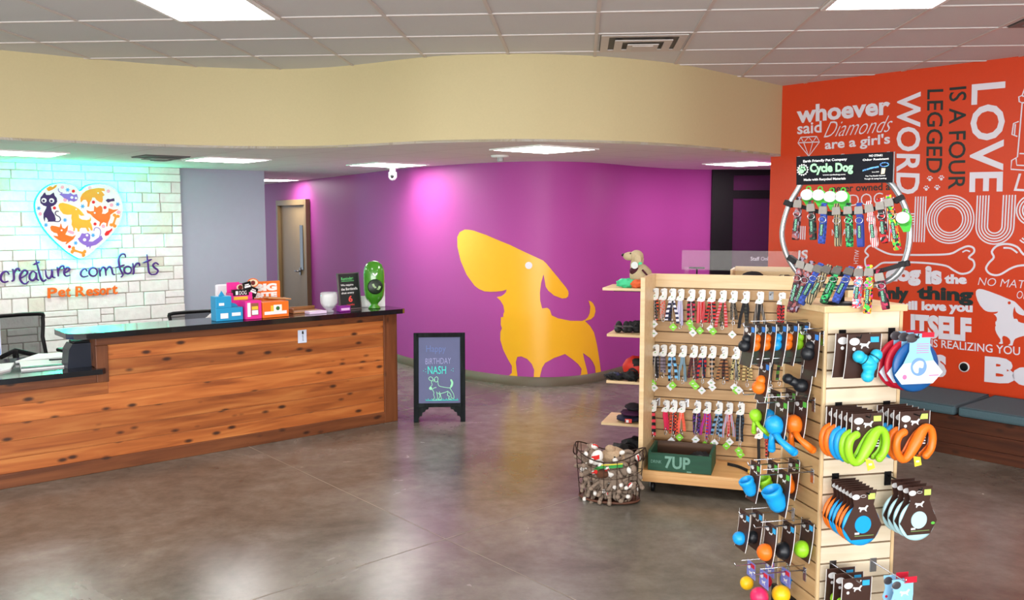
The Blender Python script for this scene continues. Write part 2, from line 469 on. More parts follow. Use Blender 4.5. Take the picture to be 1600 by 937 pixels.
# --- stone wall behind the desk, a thin slab of grey wall beside it
def st_s(u, z=1.6):  # position along the stone wall under image column u
    return STONE.sz(u, 400)[0]
s0, s1 = st_s(-330), st_s(286)
s2 = STONE.sz(416, 400, -0.07)[0]
stw = MB(); rnd = random.Random(5)
def Tw(W, a, z, off=0.0):
    """matrix: local x along the wall, local y out of the wall into it (away from the room), z up"""
    p = W.p(a, z, off); M = Matrix(((W.u.x, -W.n.x, 0, p.x), (W.u.y, -W.n.y, 0, p.y), (0, 0, 1, p.z), (0, 0, 0, 1)))
    return M
TS = Tw(STONE, 0, 0)
stw.box(s0, s1, 0.012, 0.2, 0, LO, 1, T=TS)
z = 0.0
while z < LO - 0.01:
    hgt = min(rnd.choice([0.075, 0.09, 0.11, 0.13, 0.16]), LO - z)
    if LO - z - hgt < 0.06: hgt = LO - z
    a = s0 - rnd.random() * 0.3
    while a < s1:
        wd = rnd.uniform(0.12, 0.42)
        a0, a1 = max(a, s0), min(a + wd, s1)
        if s1 - a1 < 0.1: a1 = s1; wd = 9
        if a1 - a0 > 0.05:
            if hgt > 0.14 and rnd.random() < 0.3:
                hh = hgt * rnd.uniform(0.4, 0.6)
                for za, zb in ((z, z + hh), (z + hh, z + hgt)):
                    pr = rnd.uniform(0.0, 0.022)
                    stw.box(a0 + 0.004, a1 - 0.004, -pr, 0.05, za + 0.004, zb - 0.004, 0, 0.008, T=TS)
            else:
                pr = rnd.uniform(0.0, 0.022)
                stw.box(a0 + 0.004, a1 - 0.004, -pr, 0.05, z + 0.004, z + hgt - 0.004, 0, 0.008, T=TS)
        a += wd
    z += hgt
M_STONE = mat_stone(); M_MORTAR = mat('pale_mortar', (196, 190, 178), 0.9)
struct(stw.build('wall_left', [M_STONE, M_MORTAR]), 'white ledge-stone wall behind the reception desk', 'wall')
M_GREY = mat('pale_grey_paint', (170, 178, 192), 0.6, var=0.03)
gw = MB(); gw.box(s1, s2, 0.07, 0.25, 0, LO, 0, T=TS); gw.box(s2 - 0.18, s2, 0.24, 7.0, 0, LO, 0, T=TS)
struct(gw.build('wall_back_left', M_GREY), 'plain pale grey wall between the stone wall and the corridor', 'wall')

# --- purple wall, bulging towards the shop
pw = [(-6.9, 20.4), (-4.4, 16.1), (-3.2, 14.15), (-2.08, 12.2), (-1.32, 10.85), (-0.74, 10.12), (-0.31, 9.70), (0.08, 9.46), (0.47, 9.42), (0.90, 9.66), (1.45, 10.36), (2.0, 10.9), (2.47, 11.1)]
pw = smooth_poly(pw, 10, closed=False)
arc = [0.0]
for i in range(1, len(pw)): arc.append(arc[-1] + math.dist(pw[i], pw[i - 1]))
def purple_at(s, z, off=0.0):
    for i in range(len(arc) - 1):
        if s <= arc[i + 1] or i == len(arc) - 2:
            t = (s - arc[i]) / (arc[i + 1] - arc[i]); p, q = Vector(pw[i]), Vector(pw[i + 1]); d = (q - p).normalized()
            # normals blended along the curve so that anything laid on it stays clear of the facets
            c = p + (q - p) * t
            return Vector((c.x + d.y * off, c.y - d.x * off, z))
def purple_px(u, v):
    d = ray(u, v); best = None
    for i in range(len(pw) - 1):
        (x0, y0), (x1, y1) = pw[i], pw[i + 1]; ex, ey = x1 - x0, y1 - y0
        det = d.x * (-ey) + ex * d.y
        if abs(det) < 1e-9: continue
        t = (x0 * (-ey) + ex * y0) / det; k = (d.x * y0 - d.y * x0) / det
        if t > 0 and -1e-6 <= k <= 1 + 1e-6 and (best is None or t < best[0]): best = (t, arc[i] + k * (arc[i + 1] - arc[i]), H + d.z * t)
    return best[1], best[2]
M_PURPLE = mat('purple_wall_paint', (176, 74, 156), 0.5, var=0.03, scale=80, bump=0.02, spec=0.3)
M_BASEB = mat('taupe_rubber_base', (98, 88, 70), 0.5)
pm = MB(); n = len(pw)
pm.add([(x, y, 0) for x, y in pw] + [(x, y, LO) for x, y in pw], [[i, i + 1, n + i + 1, n + i] for i in range(n - 1)], 0, True)
wall_p = struct(pm.build('wall_back', M_PURPLE), 'curved purple wall bulging into the shop', 'wall')
bb = MB(); q = [purple_at(s, 0, 0.012) for s in arc]
bb.add([(p.x, p.y, 0) for p in q] + [(p.x, p.y, 0.1) for p in q] + [(x, y, 0.1) for x, y in pw], [[i, i + 1, n + i + 1, n + i] for i in range(n - 1)] + [[n + i, n + i + 1, 2 * n + i + 1, 2 * n + i] for i in range(n - 1)], 0, True)
struct(bb.build('baseboard_back', M_BASEB), 'taupe base strip along the foot of the purple wall', 'baseboard')
# the long-nosed yellow dog painted on the bulge
DOG = [(150, 92), (172, 93), (195, 97), (260, 120), (380, 170), (480, 218), (545, 248), (560, 262), (575, 280), (620, 335), (660, 385), (671, 402), (673, 415), (670, 430), (660, 438), (640, 440), (600, 425), (570, 400), (558, 380), (553, 350), (547, 318), (535, 360), (529, 410), (530, 450), (540, 490), (565, 487), (574, 492), (580, 500), (588, 525), (620, 540), (680, 552), (740, 553), (758, 546), (770, 534), (779, 515), (782, 480), (773, 450), (786, 455), (797, 466), (806, 485), (808, 505), (801, 530), (785, 545), (755, 553), (780, 578), (800, 610), (815, 670), (825, 730), (833, 790), (838, 832), (803, 835), (803, 825), (809, 815), (806, 785), (795, 760), (780, 740), (745, 715), (752, 750), (765, 800), (770, 830), (760, 842), (725, 842), (725, 834), (735, 822), (738, 795), (720, 770), (690, 745), (655, 720), (600, 740), (555, 765), (540, 790), (530, 830), (525, 858), (518, 862), (480, 862), (478, 852), (486, 846), (498, 835), (500, 800), (488, 770), (465, 745), (435, 732), (415, 735), (408, 760), (412, 800), (416, 825), (415, 838), (405, 845), (370, 842), (372, 830), (388, 815), (388, 780), (370, 750), (345, 700), (330, 650), (330, 610), (338, 590), (332, 572), (333, 535), (345, 532), (345, 520), (350, 505), (345, 475), (330, 450), (312, 433), (335, 428), (350, 418), (358, 408), (362, 395), (340, 402), (310, 405), (280, 406), (250, 404), (222, 392), (200, 375), (160, 320), (130, 250), (114, 180), (113, 130), (125, 105)]
def on_purple(pts_px, name, m, off):
    sz = [purple_px(u, v) for u, v in pts_px]
    bm = bmesh.new(); vs = [bm.verts.new((s, z, 0)) for s, z in sz]; bm.faces.new(vs)
    bmesh.ops.triangulate(bm, faces=bm.faces[:])
    lo_, hi_ = min(p[0] for p in sz), max(p[0] for p in sz)
    for s in [a for a in arc if lo_ < a < hi_]:
        bmesh.ops.bisect_plane(bm, geom=bm.verts[:] + bm.edges[:] + bm.faces[:], plane_co=(s, 0, 0), plane_no=(1, 0, 0))
    bm.verts.index_update()
    k = MB(); k.add([purple_at(v.co.x, v.co.y, off) for v in bm.verts], [[v.index for v in f.verts] for f in bm.faces], 0, True); bm.free()
    return k.build(name, m, wall_p)
M_DOG = mat('yellow_vinyl', (250, 186, 40), 0.33, var=0.02)
M_VINYL_W = mat('white_vinyl', (228, 226, 236), 0.4, var=0.02)
dog = on_purple([(680 + x / 3.232, 330 + y / 3.232) for x, y in DOG], 'dog_mural', M_DOG, 0.004)
dog['label'] = 'large yellow long-nosed dog silhouette'
on_purple([(680 + 473 / 3.232 + 5.6 * math.cos(2 * PI * i / 20), 330 + 273 / 3.232 + 5.6 * math.sin(2 * PI * i / 20)) for i in range(20)], 'dog_eye', M_VINYL_W, 0.007)
# corridor door in the purple wall
sL, zT = purple_px(437, 315); sR, _ = purple_px(484, 313); zT = 2.07
pL, pR = purple_at(sL, 0), purple_at(sR, 0); dd = (pR - pL); wd = dd.length; dd.normalize()
M_TAUPE = mat('taupe_door_paint', (150, 126, 88), 0.5); M_TAUPE_D = mat('taupe_frame_paint', (138, 114, 76), 0.45); M_GLASSD = mat('dark_glass', (30, 26, 30), 0.08, var=0.02)
dT = Matrix(((dd.x, -dd.y, 0, pL.x), (dd.y, dd.x, 0, pL.y), (0, 0, 1, 0), (0, 0, 0, 1)))
drr = thing('door_1', 'taupe corridor door with a slim vision panel in the purple wall', 'door'); drr['kind'] = 'structure'
drr.matrix_world = dT
k = MB(); fw = 0.09
k.box(0, fw, -0.07, 0.05, 0, zT, 0, 0.005); k.box(wd - fw, wd, -0.07, 0.05, 0, zT, 0, 0.005); k.box(fw, wd - fw, -0.07, 0.05, zT - fw, zT, 0, 0.005); k.build('frame', M_TAUPE_D, drr)
k = MB(); k.box(fw, wd - fw, -0.02, 0.03, 0.01, zT - fw, 0, 0.003); k.build('leaf', M_TAUPE, drr)
xx = fw + (wd - 2 * fw) * 0.80
k = MB(); k.box(xx - 0.07, xx + 0.07, -0.03, -0.015, 0.95, 1.66); k.build('vision_panel', M_GLASSD, drr)
k = MB(); k.box(xx - 0.1, xx - 0.04, -0.04, -0.02, 0.86, 0.98, 0, 0.004); k.tube([(xx - 0.07, -0.04, 0.92), (xx - 0.07, -0.08, 0.92), (xx - 0.2, -0.08, 0.92)], 0.012); k.build('handle', M_STEEL, drr)

# --- orange mural wall
M_ORANGE = mat('orange_wall_paint', (214, 66, 28), 0.34, var=0.04, scale=70, bump=0.03)
ow = MB(); TO = Tw(ORANGE, 0, 0)
ow.box(0, 9.5, 0, 0.18, 0, HI, 0, T=TO)
wall_o = struct(ow.build('wall_right', M_ORANGE), 'orange mural wall covered in white and dark lettering', 'wall')
# --- dark shop-front door beyond the end of the orange wall
M_BLKFR = mat('black_door_frame', (10, 10, 14), 0.45, spec=0.2)
dk = thing('door_2', 'black framed glass door marked Staff Only beyond the orange wall', 'door', (2.47, 11.1, 0)); dk['kind'] = 'structure'
k = MB(); k.box(-0.02, 0.24, -0.06, 0.08, 0, LO); k.box(0.24, 1.4, -0.05, 0.07, 2.02, 2.12); k.box(0.24, 1.4, -0.05, 0.07, 2.3, LO); k.box(1.3, 1.45, -0.06, 0.08, 0, LO)
k.build('frame', M_BLKFR, dk)
M_DGLASS = mat('purple_reflection_glass', (70, 34, 66), 0.12, var=0.03)  # reflection of the purple wall put into the dark glass colour
k = MB(); k.box(0.24, 1.3, 0, 0.02, 2.12, 2.3); k.build('transom_glass', M_DGLASS, dk)
k = MB(); k.box(0.24, 1.3, 0.0, 0.03, 0.0, 2.02); k.build('leaf', M_DGLASS, dk)
k = MB(); p = at_y(1173, 409, 11.08); q = at_y(1200, 401, 11.08)
k.text('Staff Only', (p.x - 2.47, -0.008, p.z), (q.x - p.x + 0.04, 0, 0), (0, 0, q.z - p.z), 0, 0.02); k.build('door_lettering', M_VINYL_W, dk)
k = MB(); k.add([(2.7, 8.9, 0), (3.95, 11.2, 0), (3.95, 11.2, LO), (2.7, 8.9, LO)], [[0, 1, 2, 3]]); struct(k.build('wall_hall', M_PURPLE), 'hall wall behind the orange wall', 'wall')
# --- walls that close the room out of view
M_OUT = mat('warm_white_wall', (220, 214, 204), 0.7)
k = MB(); k.box(-7.1, -6.9, -3.6, 9.0, 0, HI); struct(k.build('wall_far_left', M_OUT), 'plain side wall of the shop', 'wall')
k = MB(); k.box(8.6, 8.8, -3.6, 1.8, 0, HI); struct(k.build('wall_far_right', M_OUT), 'plain end wall of the shop', 'wall')
k = MB(); k.box(-7.0, 9.0, -3.75, -3.6, 0, 0.5); k.box(-7.0, 9.0, -3.75, -3.6, 2.75, HI); struct(k.build('wall_front', M_OUT), 'shop front wall with windows', 'wall')
for i in range(8):
    k = MB(); x = -7 + i * 2.0
    k.box(x, x + 0.08, -3.72, -3.62, 0.5, 2.75); k.box(x + 1.92, x + 2.0, -3.72, -3.62, 0.5, 2.75); k.box(x, x + 2, -3.72, -3.62, 0.5, 0.58); k.box(x, x + 2, -3.72, -3.62, 2.67, 2.75)
    struct(k.build('window_%d' % (i + 1), M_BLKFR), 'shop-front window bay', 'window')

# ------------------------------------------------------------------ lettering on the orange wall
M_VDARK = mat('dark_green_vinyl', (26, 44, 44), 0.4, var=0.02)
def wtext(st, bl, br, tl, m=M_VINYL_W, bold=0.0, name='mural_lettering', W=ORANGE, par=None, off=0.003):
    a, b_, c = [Vector((*W.sz(*q), 0)) for q in (bl, br, tl)]
    o3 = W.p(a.x, a.y, off)
    ux = W.u * (b_.x - a.x) + Vector((0, 0, b_.y - a.y)); uz = W.u * (c.x - a.x) + Vector((0, 0, c.y - a.y))
    k = MB(); k.text(st, o3, ux, uz, 0, bold)
    return k.build(name, m, par if par is not None else wall_o)
def flat_stroke(k, pts, w, W=ORANGE, off=0.003, closed=False, m=0):
    """a painted line of width w along (s, z) points on a wall"""
    P = [Vector(p) for p in pts]; L = len(P); vs = []; fs = []
    for i in range(L):
        t = (P[(i + 1) % L] - P[i - 1]) if closed else (P[min(i + 1, L - 1)] - P[max(i - 1, 0)])
        t = t.normalized() if t.length > 1e-9 else Vector((1, 0)); nn = Vector((-t.y, t.x)) * w / 2
        for q in (P[i] + nn, P[i] - nn): vs.append(W.p(q.x, q.y, off))
    for i in range(L if closed else L - 1):
        j = (i + 1) % L; fs.append([2 * i, 2 * i + 1, 2 * j + 1, 2 * j])
    k.add(vs, fs, m)
def wpx(pts, W=ORANGE): return [W.sz(u, v) for u, v in pts]
wtext('whoever', (1245, 193), (1391, 179), (1245, 166), bold=0.035)
wtext('said', (1246, 210), (1284, 207), (1246, 192), bold=0.02)
wtext('Diamonds', (1287, 215), (1388, 206), (1298, 190), bold=-0.012)
wtext('are a girl\'s', (1289, 238), (1391, 229), (1289, 218), bold=0.025)
wtext('best friend', (1246, 262), (1391, 256), (1246, 244), bold=0.025)
wtext('never owned a', (1300, 300), (1391, 297), (1300, 289), M_VDARK, 0.02)
wtext('DOG', (1328, 322), (1380, 319), (1328, 304), bold=-0.01)
k = MB(); P = lambda *q: wpx([(1200 + x / 6.69, 120 + y / 6.69) for x, y in q])
for line in ([(345, 632), (510, 622), (540, 680), (428, 830), (314, 690), (345, 632)], [(314, 690), (540, 680)], [(375, 688), (428, 830), (470, 682)], [(345, 632), (375, 688), (425, 628), (470, 682), (510, 622)]):
    flat_stroke(k, P(*line), 0.009)
k.build('diamond_outline', M_VINYL_W, wall_o)
wtext('WORD', (1402, 144), (1400, 302), (1439.5, 143), bold=0.02)
wtext('LEGGED', (1449, 140), (1447, 270), (1474.5, 139), M_VDARK, 0.01)
wtext('IS A FOUR', (1483.5, 137), (1481.5, 296), (1510.5, 134.5), M_VDARK, 0.01)
wtext('LOVE', (1518, 132), (1514, 300), (1572, 127), bold=0.02)
wtext('LIFE', (1584, 298), (1650, 301), (1592, 271), bold=0.0)
for u, v in ((1453, 279), (1471, 278), (1447.5, 294), (1464.5, 293)):
    k = MB()
    for dx, dy, r in ((0, 1.6, 2.3), (-3.3, -0.6, 1.2), (-1.3, -3.0, 1.2), (1.5, -3.1, 1.2), (3.5, -0.9, 1.2)):
        c = [ORANGE.p(*ORANGE.sz(u + dx + r * math.cos(t * PI / 5), v + dy + r * math.sin(t * PI / 5)), 0.003) for t in range(10)]
        k.add(c, [list(range(10))])
    k.build('paw_print', M_VINYL_W, wall_o)
k = MB()   # fire hydrant drawn in outline, cut by the frame edge of the view
HY = lambda *q: wpx([(1400 + x / 4.685, 100 + y / 4.685) for x, y in q])
for line in ([(1075, 170), (1010, 130), (950, 160), (925, 230), (900, 240), (903, 275), (925, 285), (890, 680), (848, 705), (842, 770), (1120, 790), (1128, 725), (1080, 690), (1075, 285), (1095, 275), (1095, 240), (1080, 230), (1075, 170)], [(925, 283), (1080, 285)], [(925, 235), (1080, 238)], [(900, 420), (862, 435), (850, 515), (890, 530)], [(875, 440), (868, 518)], [(880, 690), (885, 740), (1100, 750)], [(905, 655), (1078, 660)]):
    flat_stroke(k, HY(*line), 0.010)
k.build('hydrant_outline', M_VINYL_W, wall_o)
# five-line display capitals A HOUSE
def line_letters():
    k = MB(); lw = 0.011
    sH, zt = ORANGE.sz(1431, 307); _, zb = ORANGE.sz(1431, 378)
    gap = (ORANGE.sz(1446, 340)[0] - ORANGE.sz(1430, 340)[0]) / 4
    for i in range(5): flat_stroke(k, [(sH + gap * i, zb), (sH + gap * i, zt)], lw)
    zm = ORANGE.sz(1415, 342)[1]; HW_ = sH - ORANGE.sz(1395, 340)[0]
    for i in range(5): flat_stroke(k, [(sH - HW_, zm + gap * (i - 2)), (sH, zm + gap * (i - 2))], lw)
    for i in range(5): flat_stroke(k, [(sH - HW_ - gap * i, zb), (sH - HW_ - gap * i, zt)], lw)
    sa, sb = ORANGE.sz(1448, 340)[0], ORANGE.sz(1522, 340)[0]; cz = (zt + zb) / 2; cs = (sa + sb) / 2; R = (sb - sa) / 2; RZ = (zt - zb) / 2 * 1.02
    for i in range(5): flat_stroke(k, [(cs + (R - gap * i) * math.cos(t * PI / 24), cz + (RZ - gap * i) * math.sin(t * PI / 24)) for t in range(48)], lw, closed=True)
    sa, sb = ORANGE.sz(1526, 340)[0], ORANGE.sz(1585, 340)[0]; cs = (sa + sb) / 2; R = (sb - sa) / 2
    for i in range(5):
        r = R - gap * i
        flat_stroke(k, [(cs - r, zt)] + [(cs - r * math.cos(t * PI / 20), zb + R * 0.98 - r * math.sin(t * PI / 20)) for t in range(21)] + [(cs + r, zt)], lw)
    sa = ORANGE.sz(1588, 340)[0]; R2 = (zt - zb) / 4 + gap; 
    for i in range(5):
        r = R2 - gap * i + 0.0
        flat_stroke(k, [(sa + R2 + r * math.cos(t), zt - R2 + r * math.sin(t)) for t in [PI * 0.25 + j * PI * 1.25 / 20 for j in range(21)]], lw)
        r2 = R2 - gap * (4 - i)
        flat_stroke(k, [(sa + R2 + r2 * math.cos(t), zb + R2 + r2 * math.sin(t)) for t in [PI * 0.5 - j * PI * 1.25 / 20 for j in range(21)]], lw)
    # A before the H, mostly behind the collar display
    for i in range(3):
        sA = ORANGE.sz(1252, 346)[0] + gap * i
        flat_stroke(k, [(sA, zb), (sA, zb + (zt - zb) * 0.33)], lw)
    k.build('line_lettering', M_VINYL_W, wall_o)
line_letters()
wtext('IS', (1247, 406), (1262, 405), (1248, 391), bold=0.02)
wtext('WITH', (1343, 390), (1341, 412), (1336, 390), bold=0.0)
wtext('NOT A HOME', (1300, 368), (1345, 367), (1300, 358), bold=0.02)
k = MB()   # the two bones
B1 = [(1352, 405), (1357, 399), (1352, 393), (1356, 386), (1363, 383.5), (1374, 390), (1392, 397), (1418, 398), (1450, 398), (1484, 396.5), (1500, 389), (1512, 384.5), (1521, 387), (1522, 394), (1514, 402), (1521, 407), (1522.5, 416), (1515, 425), (1502, 427.5), (1490, 422), (1478, 415), (1450, 411), (1418, 409.5), (1392, 410), (1378, 411), (1364, 420), (1354, 417)]
flat_stroke(k, smooth_poly(wpx(B1), 4), 0.016, closed=True)
B2 = [(1553, 402), (1550, 393), (1558, 384), (1574, 381), (1590, 386), (1605, 400), (1650, 402), (1650, 414), (1602, 414), (1582, 418), (1562, 429), (1548, 428), (1541, 420), (1545, 411)]
flat_stroke(k, smooth_poly(wpx(B2), 4), 0.016, closed=True)
flat_stroke(k, smooth_poly(wpx([(1568, 387), (1580, 388), (1590, 395)]), 4, False), 0.014)
flat_stroke(k, smooth_poly(wpx([(1504, 394), (1510, 391), (1516, 393)]), 4, False), 0.012)
k.build('bone_outline', M_VINYL_W, wall_o)
wtext('dog', (1384, 446), (1439, 446.5), (1384, 415), bold=0.07)
wtext('is', (1446, 443.5), (1472, 445), (1446, 415), bold=0.07)
wtext('the', (1476, 443), (1511, 444), (1476, 428), bold=0.06)
wtext('only', (1372, 472), (1420, 474), (1372, 447), M_VDARK, 0.06)
wtext('thing', (1433, 473), (1521, 478), (1433, 446), M_VDARK, 0.05)
wtext('will love you', (1402, 487), (1520, 492), (1402, 469), bold=0.055)
wtext('ITSELF', (1423, 526), (1518, 534), (1423, 490), bold=0.06)
wtext('more than', (1360, 490), (1400, 492), (1360, 478), M_VDARK, 0.05)
wtext('QUESTIONS REALIZING YOU', (1384, 537), (1594, 557.5), (1384, 523), bold=0.01)
wtext('PETS', (1400, 582), (1479, 590), (1400, 548), bold=0.07)
wtext('Be', (1538, 596.5), (1628, 606), (1539, 556), bold=0.06)
wtext('NO MATTER', (1528, 445), (1634, 453), (1531, 433), bold=-0.008)
wtext('OR WHAT', (1588, 466), (1650, 471), (1590, 454), bold=-0.008)
k = MB()
sz = [ORANGE.sz(1525 + (x - 113) * 0.1395, 451 + (y - 92) * 0.1125 + (x - 113) * 0.005) for x, y in DOG]
k.add([ORANGE.p(a, z, 0.003) for a, z in sz], [list(range(len(sz)))]); k.build('dog_silhouette', M_VINYL_W, wall_o)
k = MB(); k.add([ORANGE.px(1577 + 2.4 * math.cos(t * PI / 8), 473 + 2.4 * math.sin(t * PI / 8), 0.006) for t in range(16)], [list(range(16))]); k.build('dog_eye', M_ORANGE, wall_o)
# round grommet in the wall
gs, gz = ORANGE.sz(1507, 573)
gt = thing('cable_grommet', 'small round black cable grommet with pale rim low on the orange wall', 'grommet', ORANGE.p(gs, gz), ORZ)
RXm = Matrix.Rotation(PI / 2, 4, 'X')
k = MB(); k.lathe([(0.034, 0.0), (0.042, 0.0), (0.042, 0.012), (0.034, 0.014)], 28, T=RXm, cap=False); k.build('rim', M_WHITE, gt)
k = MB(); k.lathe([(0.034, 0.0), (0.034, 0.008), (0.02, 0.011)], 24, T=RXm); k.build('cover', M_BLACK, gt)

# ------------------------------------------------------------------ ceiling fittings
def ceiling_light(c, rz, sx, sy, m, label, group):
    t = thing('ceiling_light', label, 'ceiling light', c, rz, group)
    k = MB(); f = 0.025
    for a in ((-sx / 2, sx / 2, -sy / 2, -sy / 2 + f), (-sx / 2, sx / 2, sy / 2 - f, sy / 2), (-sx / 2, -sx / 2 + f, -sy / 2 + f, sy / 2 - f), (sx / 2 - f, sx / 2, -sy / 2 + f, sy / 2 - f)):
        k.box(*a, -0.012, 0.0)
    k.build('frame', M_WHITE, t)
    k = MB(); k.box(-sx / 2 + f, sx / 2 - f, -sy / 2 + f, sy / 2 - f, -0.009, -0.001); k.build('diffuser', m, t)
    return t
hi = [(-2.1975, 4.92, 'bright oblong ceiling light above the reception desk end of the shop'), (1.7325, 4.92, 'bright oblong ceiling light towards the orange mural wall')]
for a, b, l in hi: ceiling_light(gp(a, b, HI - 0.007), GRZ, T_, 1.30, M_LIGHT_HI, l, 'high ceiling lights')
for a, b in ((-2.1975, 1.02), (1.7325, 1.02), (-2.1975, -2.2), (1.7325, -2.2), (-6.13, 4.92), (-6.13, 1.02)):
    ceiling_light(gp(a, b, HI - 0.007), GRZ, T_, 1.30, M_LIGHT_HI, 'oblong ceiling light over the shop floor behind the viewer', 'high ceiling lights')
lows = [((0.27, 7.67), 'square ceiling light above the yellow dog wall'), ((-2.87, 9.1), 'square ceiling light before the grey wall'), ((-1.37, 9.97), 'square ceiling light beside the dome camera'), ((-4.42, 8.15), 'square ceiling light above the heart sign'), ((2.52, 9.75), 'square ceiling light ending at the orange wall edge'), ((-3.75, 14.1), 'small distant ceiling light over the corridor door')]
for (x, y), l in lows: ceiling_light((x, y, LO), DRZ, 0.66, 0.66, M_LIGHT_LO, l, 'low ceiling lights')
M_VENTD = mat('vent_dark', (92, 88, 86), 0.6)
def vent(c, rz, s, label, m=M_GRID, s2=None):
    t = thing('ceiling_vent', label, 'air vent', c, rz, 'ceiling vents'); s2 = s2 or s
    k = MB(); k.box(-s / 2, s / 2, -s2 / 2, s2 / 2, -0.004, 0); k.build('backing', M_VENTD, t)
    k = MB()
    for q, zz in ((0.98, -0.006), (0.66, -0.022), (0.36, -0.034)):
        a, b2 = s / 2 * q, s2 / 2 * q; f = 0.055 * s / 0.6
        for r in ((-a, a, -b2, -b2 + f), (-a, a, b2 - f, b2), (-a, -a + f, -b2 + f, b2 - f), (a - f, a, -b2 + f, b2 - f)): k.box(*r, zz - 0.006, zz)
    k.build('louvre', m, t)
    k = MB(); k.box(-s * 0.12, s * 0.12, -s2 * 0.12, s2 * 0.12, -0.044, -0.036); k.build('centre_plate', m, t)
vent(gp(0.4225, 6.545, HI), GRZ, 0.6, 'square white air vent in the high ceiling above the bulkhead')
vent(gp(3.05, 5.895, HI), GRZ, 0.6, 'dark air vent in the high ceiling by the mural wall', mat('grey_vent', (110, 106, 104), 0.6))
vent((-3.36, 8.66, LO), DRZ, 0.42, 'small dark vent in the low ceiling before the stone wall', mat('grey_vent', (110, 106, 104), 0.6))
t = thing('dome_camera', 'small white security camera hanging by the purple wall', 'camera', (-1.38, 10.45, LO))
k = MB(); k.lathe([(0.07, -0.02), (0.07, 0.0)], 24); k.lathe([(0.035, -0.06), (0.04, -0.02)], 20); k.build('base', M_WHITE, t)
k = MB(); k.lathe([(0.001, -0.16), (0.03, -0.15), (0.05, -0.12), (0.05, -0.06)], 20); k.build('housing', mat('camera_grey', (200, 200, 204), 0.3), t)
k = MB(); k.ball((0, -0.04, -0.11), 0.022); k.build('lens', M_BLACK, t)
t = thing('smoke_detector', 'white round smoke detector on the low ceiling', 'smoke detector', (-0.11, 8.5, LO))
k = MB(); k.lathe([(0.085, -0.02), (0.09, 0.0)], 28); k.build('base', M_WHITE, t)
k = MB(); k.lathe([(0.02, -0.06), (0.03, -0.05), (0.03, -0.02)], 18); k.build('sensor', mat('detector_grey', (168, 168, 170), 0.4), t)

# ================================================================== HEART SIGN AND LETTERING ON THE STONE WALL
def spx(u, v, off=0.0): return STONE.sz(u, v, off)
SOFF = 0.11
def hz(pts, off=SOFF): return [spx(30 + x / 6.244, 270 + y / 6.244, off) for x, y in pts]
HS0, HZ0 = spx(126, 345, SOFF)
hs = thing('heart_sign', 'round-lobed white heart sign full of cartoon cats and dogs, glowing teal on stone', 'sign', STONE.p(HS0, HZ0, SOFF), DRZ)
def hl(pts): return [(a - HS0, z - HZ0) for a, z in hz(pts)]
HEART = [(592, 178), (540, 128), (470, 108), (390, 102), (300, 122), (220, 180), (168, 265), (162, 350), (190, 440), (245, 540), (330, 640), (430, 735), (520, 800), (600, 835), (680, 795), (770, 720), (860, 640), (930, 560), (985, 470), (1010, 370), (1003, 280), (965, 195), (900, 135), (810, 108), (720, 112), (650, 135)]
hp = smooth_poly(hl(HEART), 4)
M_SIGNW = mat('white_acrylic', (246, 246, 246), 0.3, var=0.01)
k = MB(); k.prism(hp, 0.0, 0.02); k.build('heart_panel', M_SIGNW, hs)
M_LED = mat('teal_led', (0, 255, 200), 0.5, var=0, emit=LED)
k = MB(); k.tube([(x * 1.0, 0.055, z * 1.0) for x, z in hp], 0.008, 6, closed=True); k.build('led_strip', M_LED, hs)
for x, z in ((-0.2, 0.12), (0.2, 0.12), (0, -0.25)): k = MB(); k.tube([(x, 0.02, z), (x, SOFF, z)], 0.01); k.build('standoff', M_STEEL, hs)
M_HP = mat('deep_purple_acrylic', (54, 24, 92), 0.4, var=0.02); M_HL = mat('lilac_acrylic', (142, 106, 206), 0.4, var=0.02); M_HO = mat('orange_acrylic', (246, 112, 26), 0.4, var=0.02)
M_HA = mat('amber_acrylic', (246, 150, 44), 0.4, var=0.02); M_HY = mat('yellow_acrylic', (250, 176, 50), 0.4, var=0.02); M_HR = mat('red_acrylic', (232, 22, 30), 0.4, var=0.02)
M_HK = mat('pink_acrylic', (250, 168, 196), 0.4, var=0.02); M_HB = mat('blue_acrylic', (74, 164, 232), 0.4, var=0.02)
def emb(name, m, pts, k=0, holes=(), label=None):
    q = hl(pts); q = smooth_poly(q, k) if k else q
    b = MB(); b.prism(q, -0.006, 0.001)
    for hx, hy, r, mi in holes:
        c = hl([(hx, hy)])[0]; b.prism(circle(c[0], c[1], r * 0.00105, 14), -0.0095 - 0.003 * mi, -0.006, mi + 1)
    o = b.build(name, [m, M_SIGNW, M_HP], hs)
    if label: o['label'] = label
def line_emb(name, m, pts, r=0.005):
    b = MB(); b.tube([(x, -0.004, z) for x, z in smooth_poly(hl(pts), 5, False)], r, 6); b.build(name, m, hs)
emb('cat', M_HP, [(203, 265), (210, 235), (222, 225), (238, 200), (250, 190), (262, 215), (300, 215), (318, 203), (335, 190), (345, 222), (365, 245), (370, 280), (355, 305), (330, 322), (308, 330), (318, 370), (345, 410), (355, 450), (352, 474), (275, 476), (282, 466), (268, 440), (254, 432), (247, 475), (236, 440), (236, 395), (262, 345), (266, 328), (235, 318), (208, 295)], holes=((240, 268, 24, 0), (315, 270, 24, 0), (236, 272, 12, 1), (312, 275, 12, 1)), label='dark purple sitting cat with round white eyes')
line_emb('cat_tail', M_HP, [(345, 472), (385, 474), (402, 455), (392, 430), (362, 412), (350, 392), (362, 374), (384, 376)])
emb('cat', M_HL, [(392, 210), (430, 202), (480, 205), (500, 195), (512, 205), (530, 215), (560, 205), (566, 222), (572, 245), (562, 268), (545, 276), (530, 282), (520, 275), (492, 270), (480, 285), (476, 262), (440, 248), (415, 225)], holes=((512, 240, 14, 0), (552, 246, 12, 0)), label='small lilac cat')
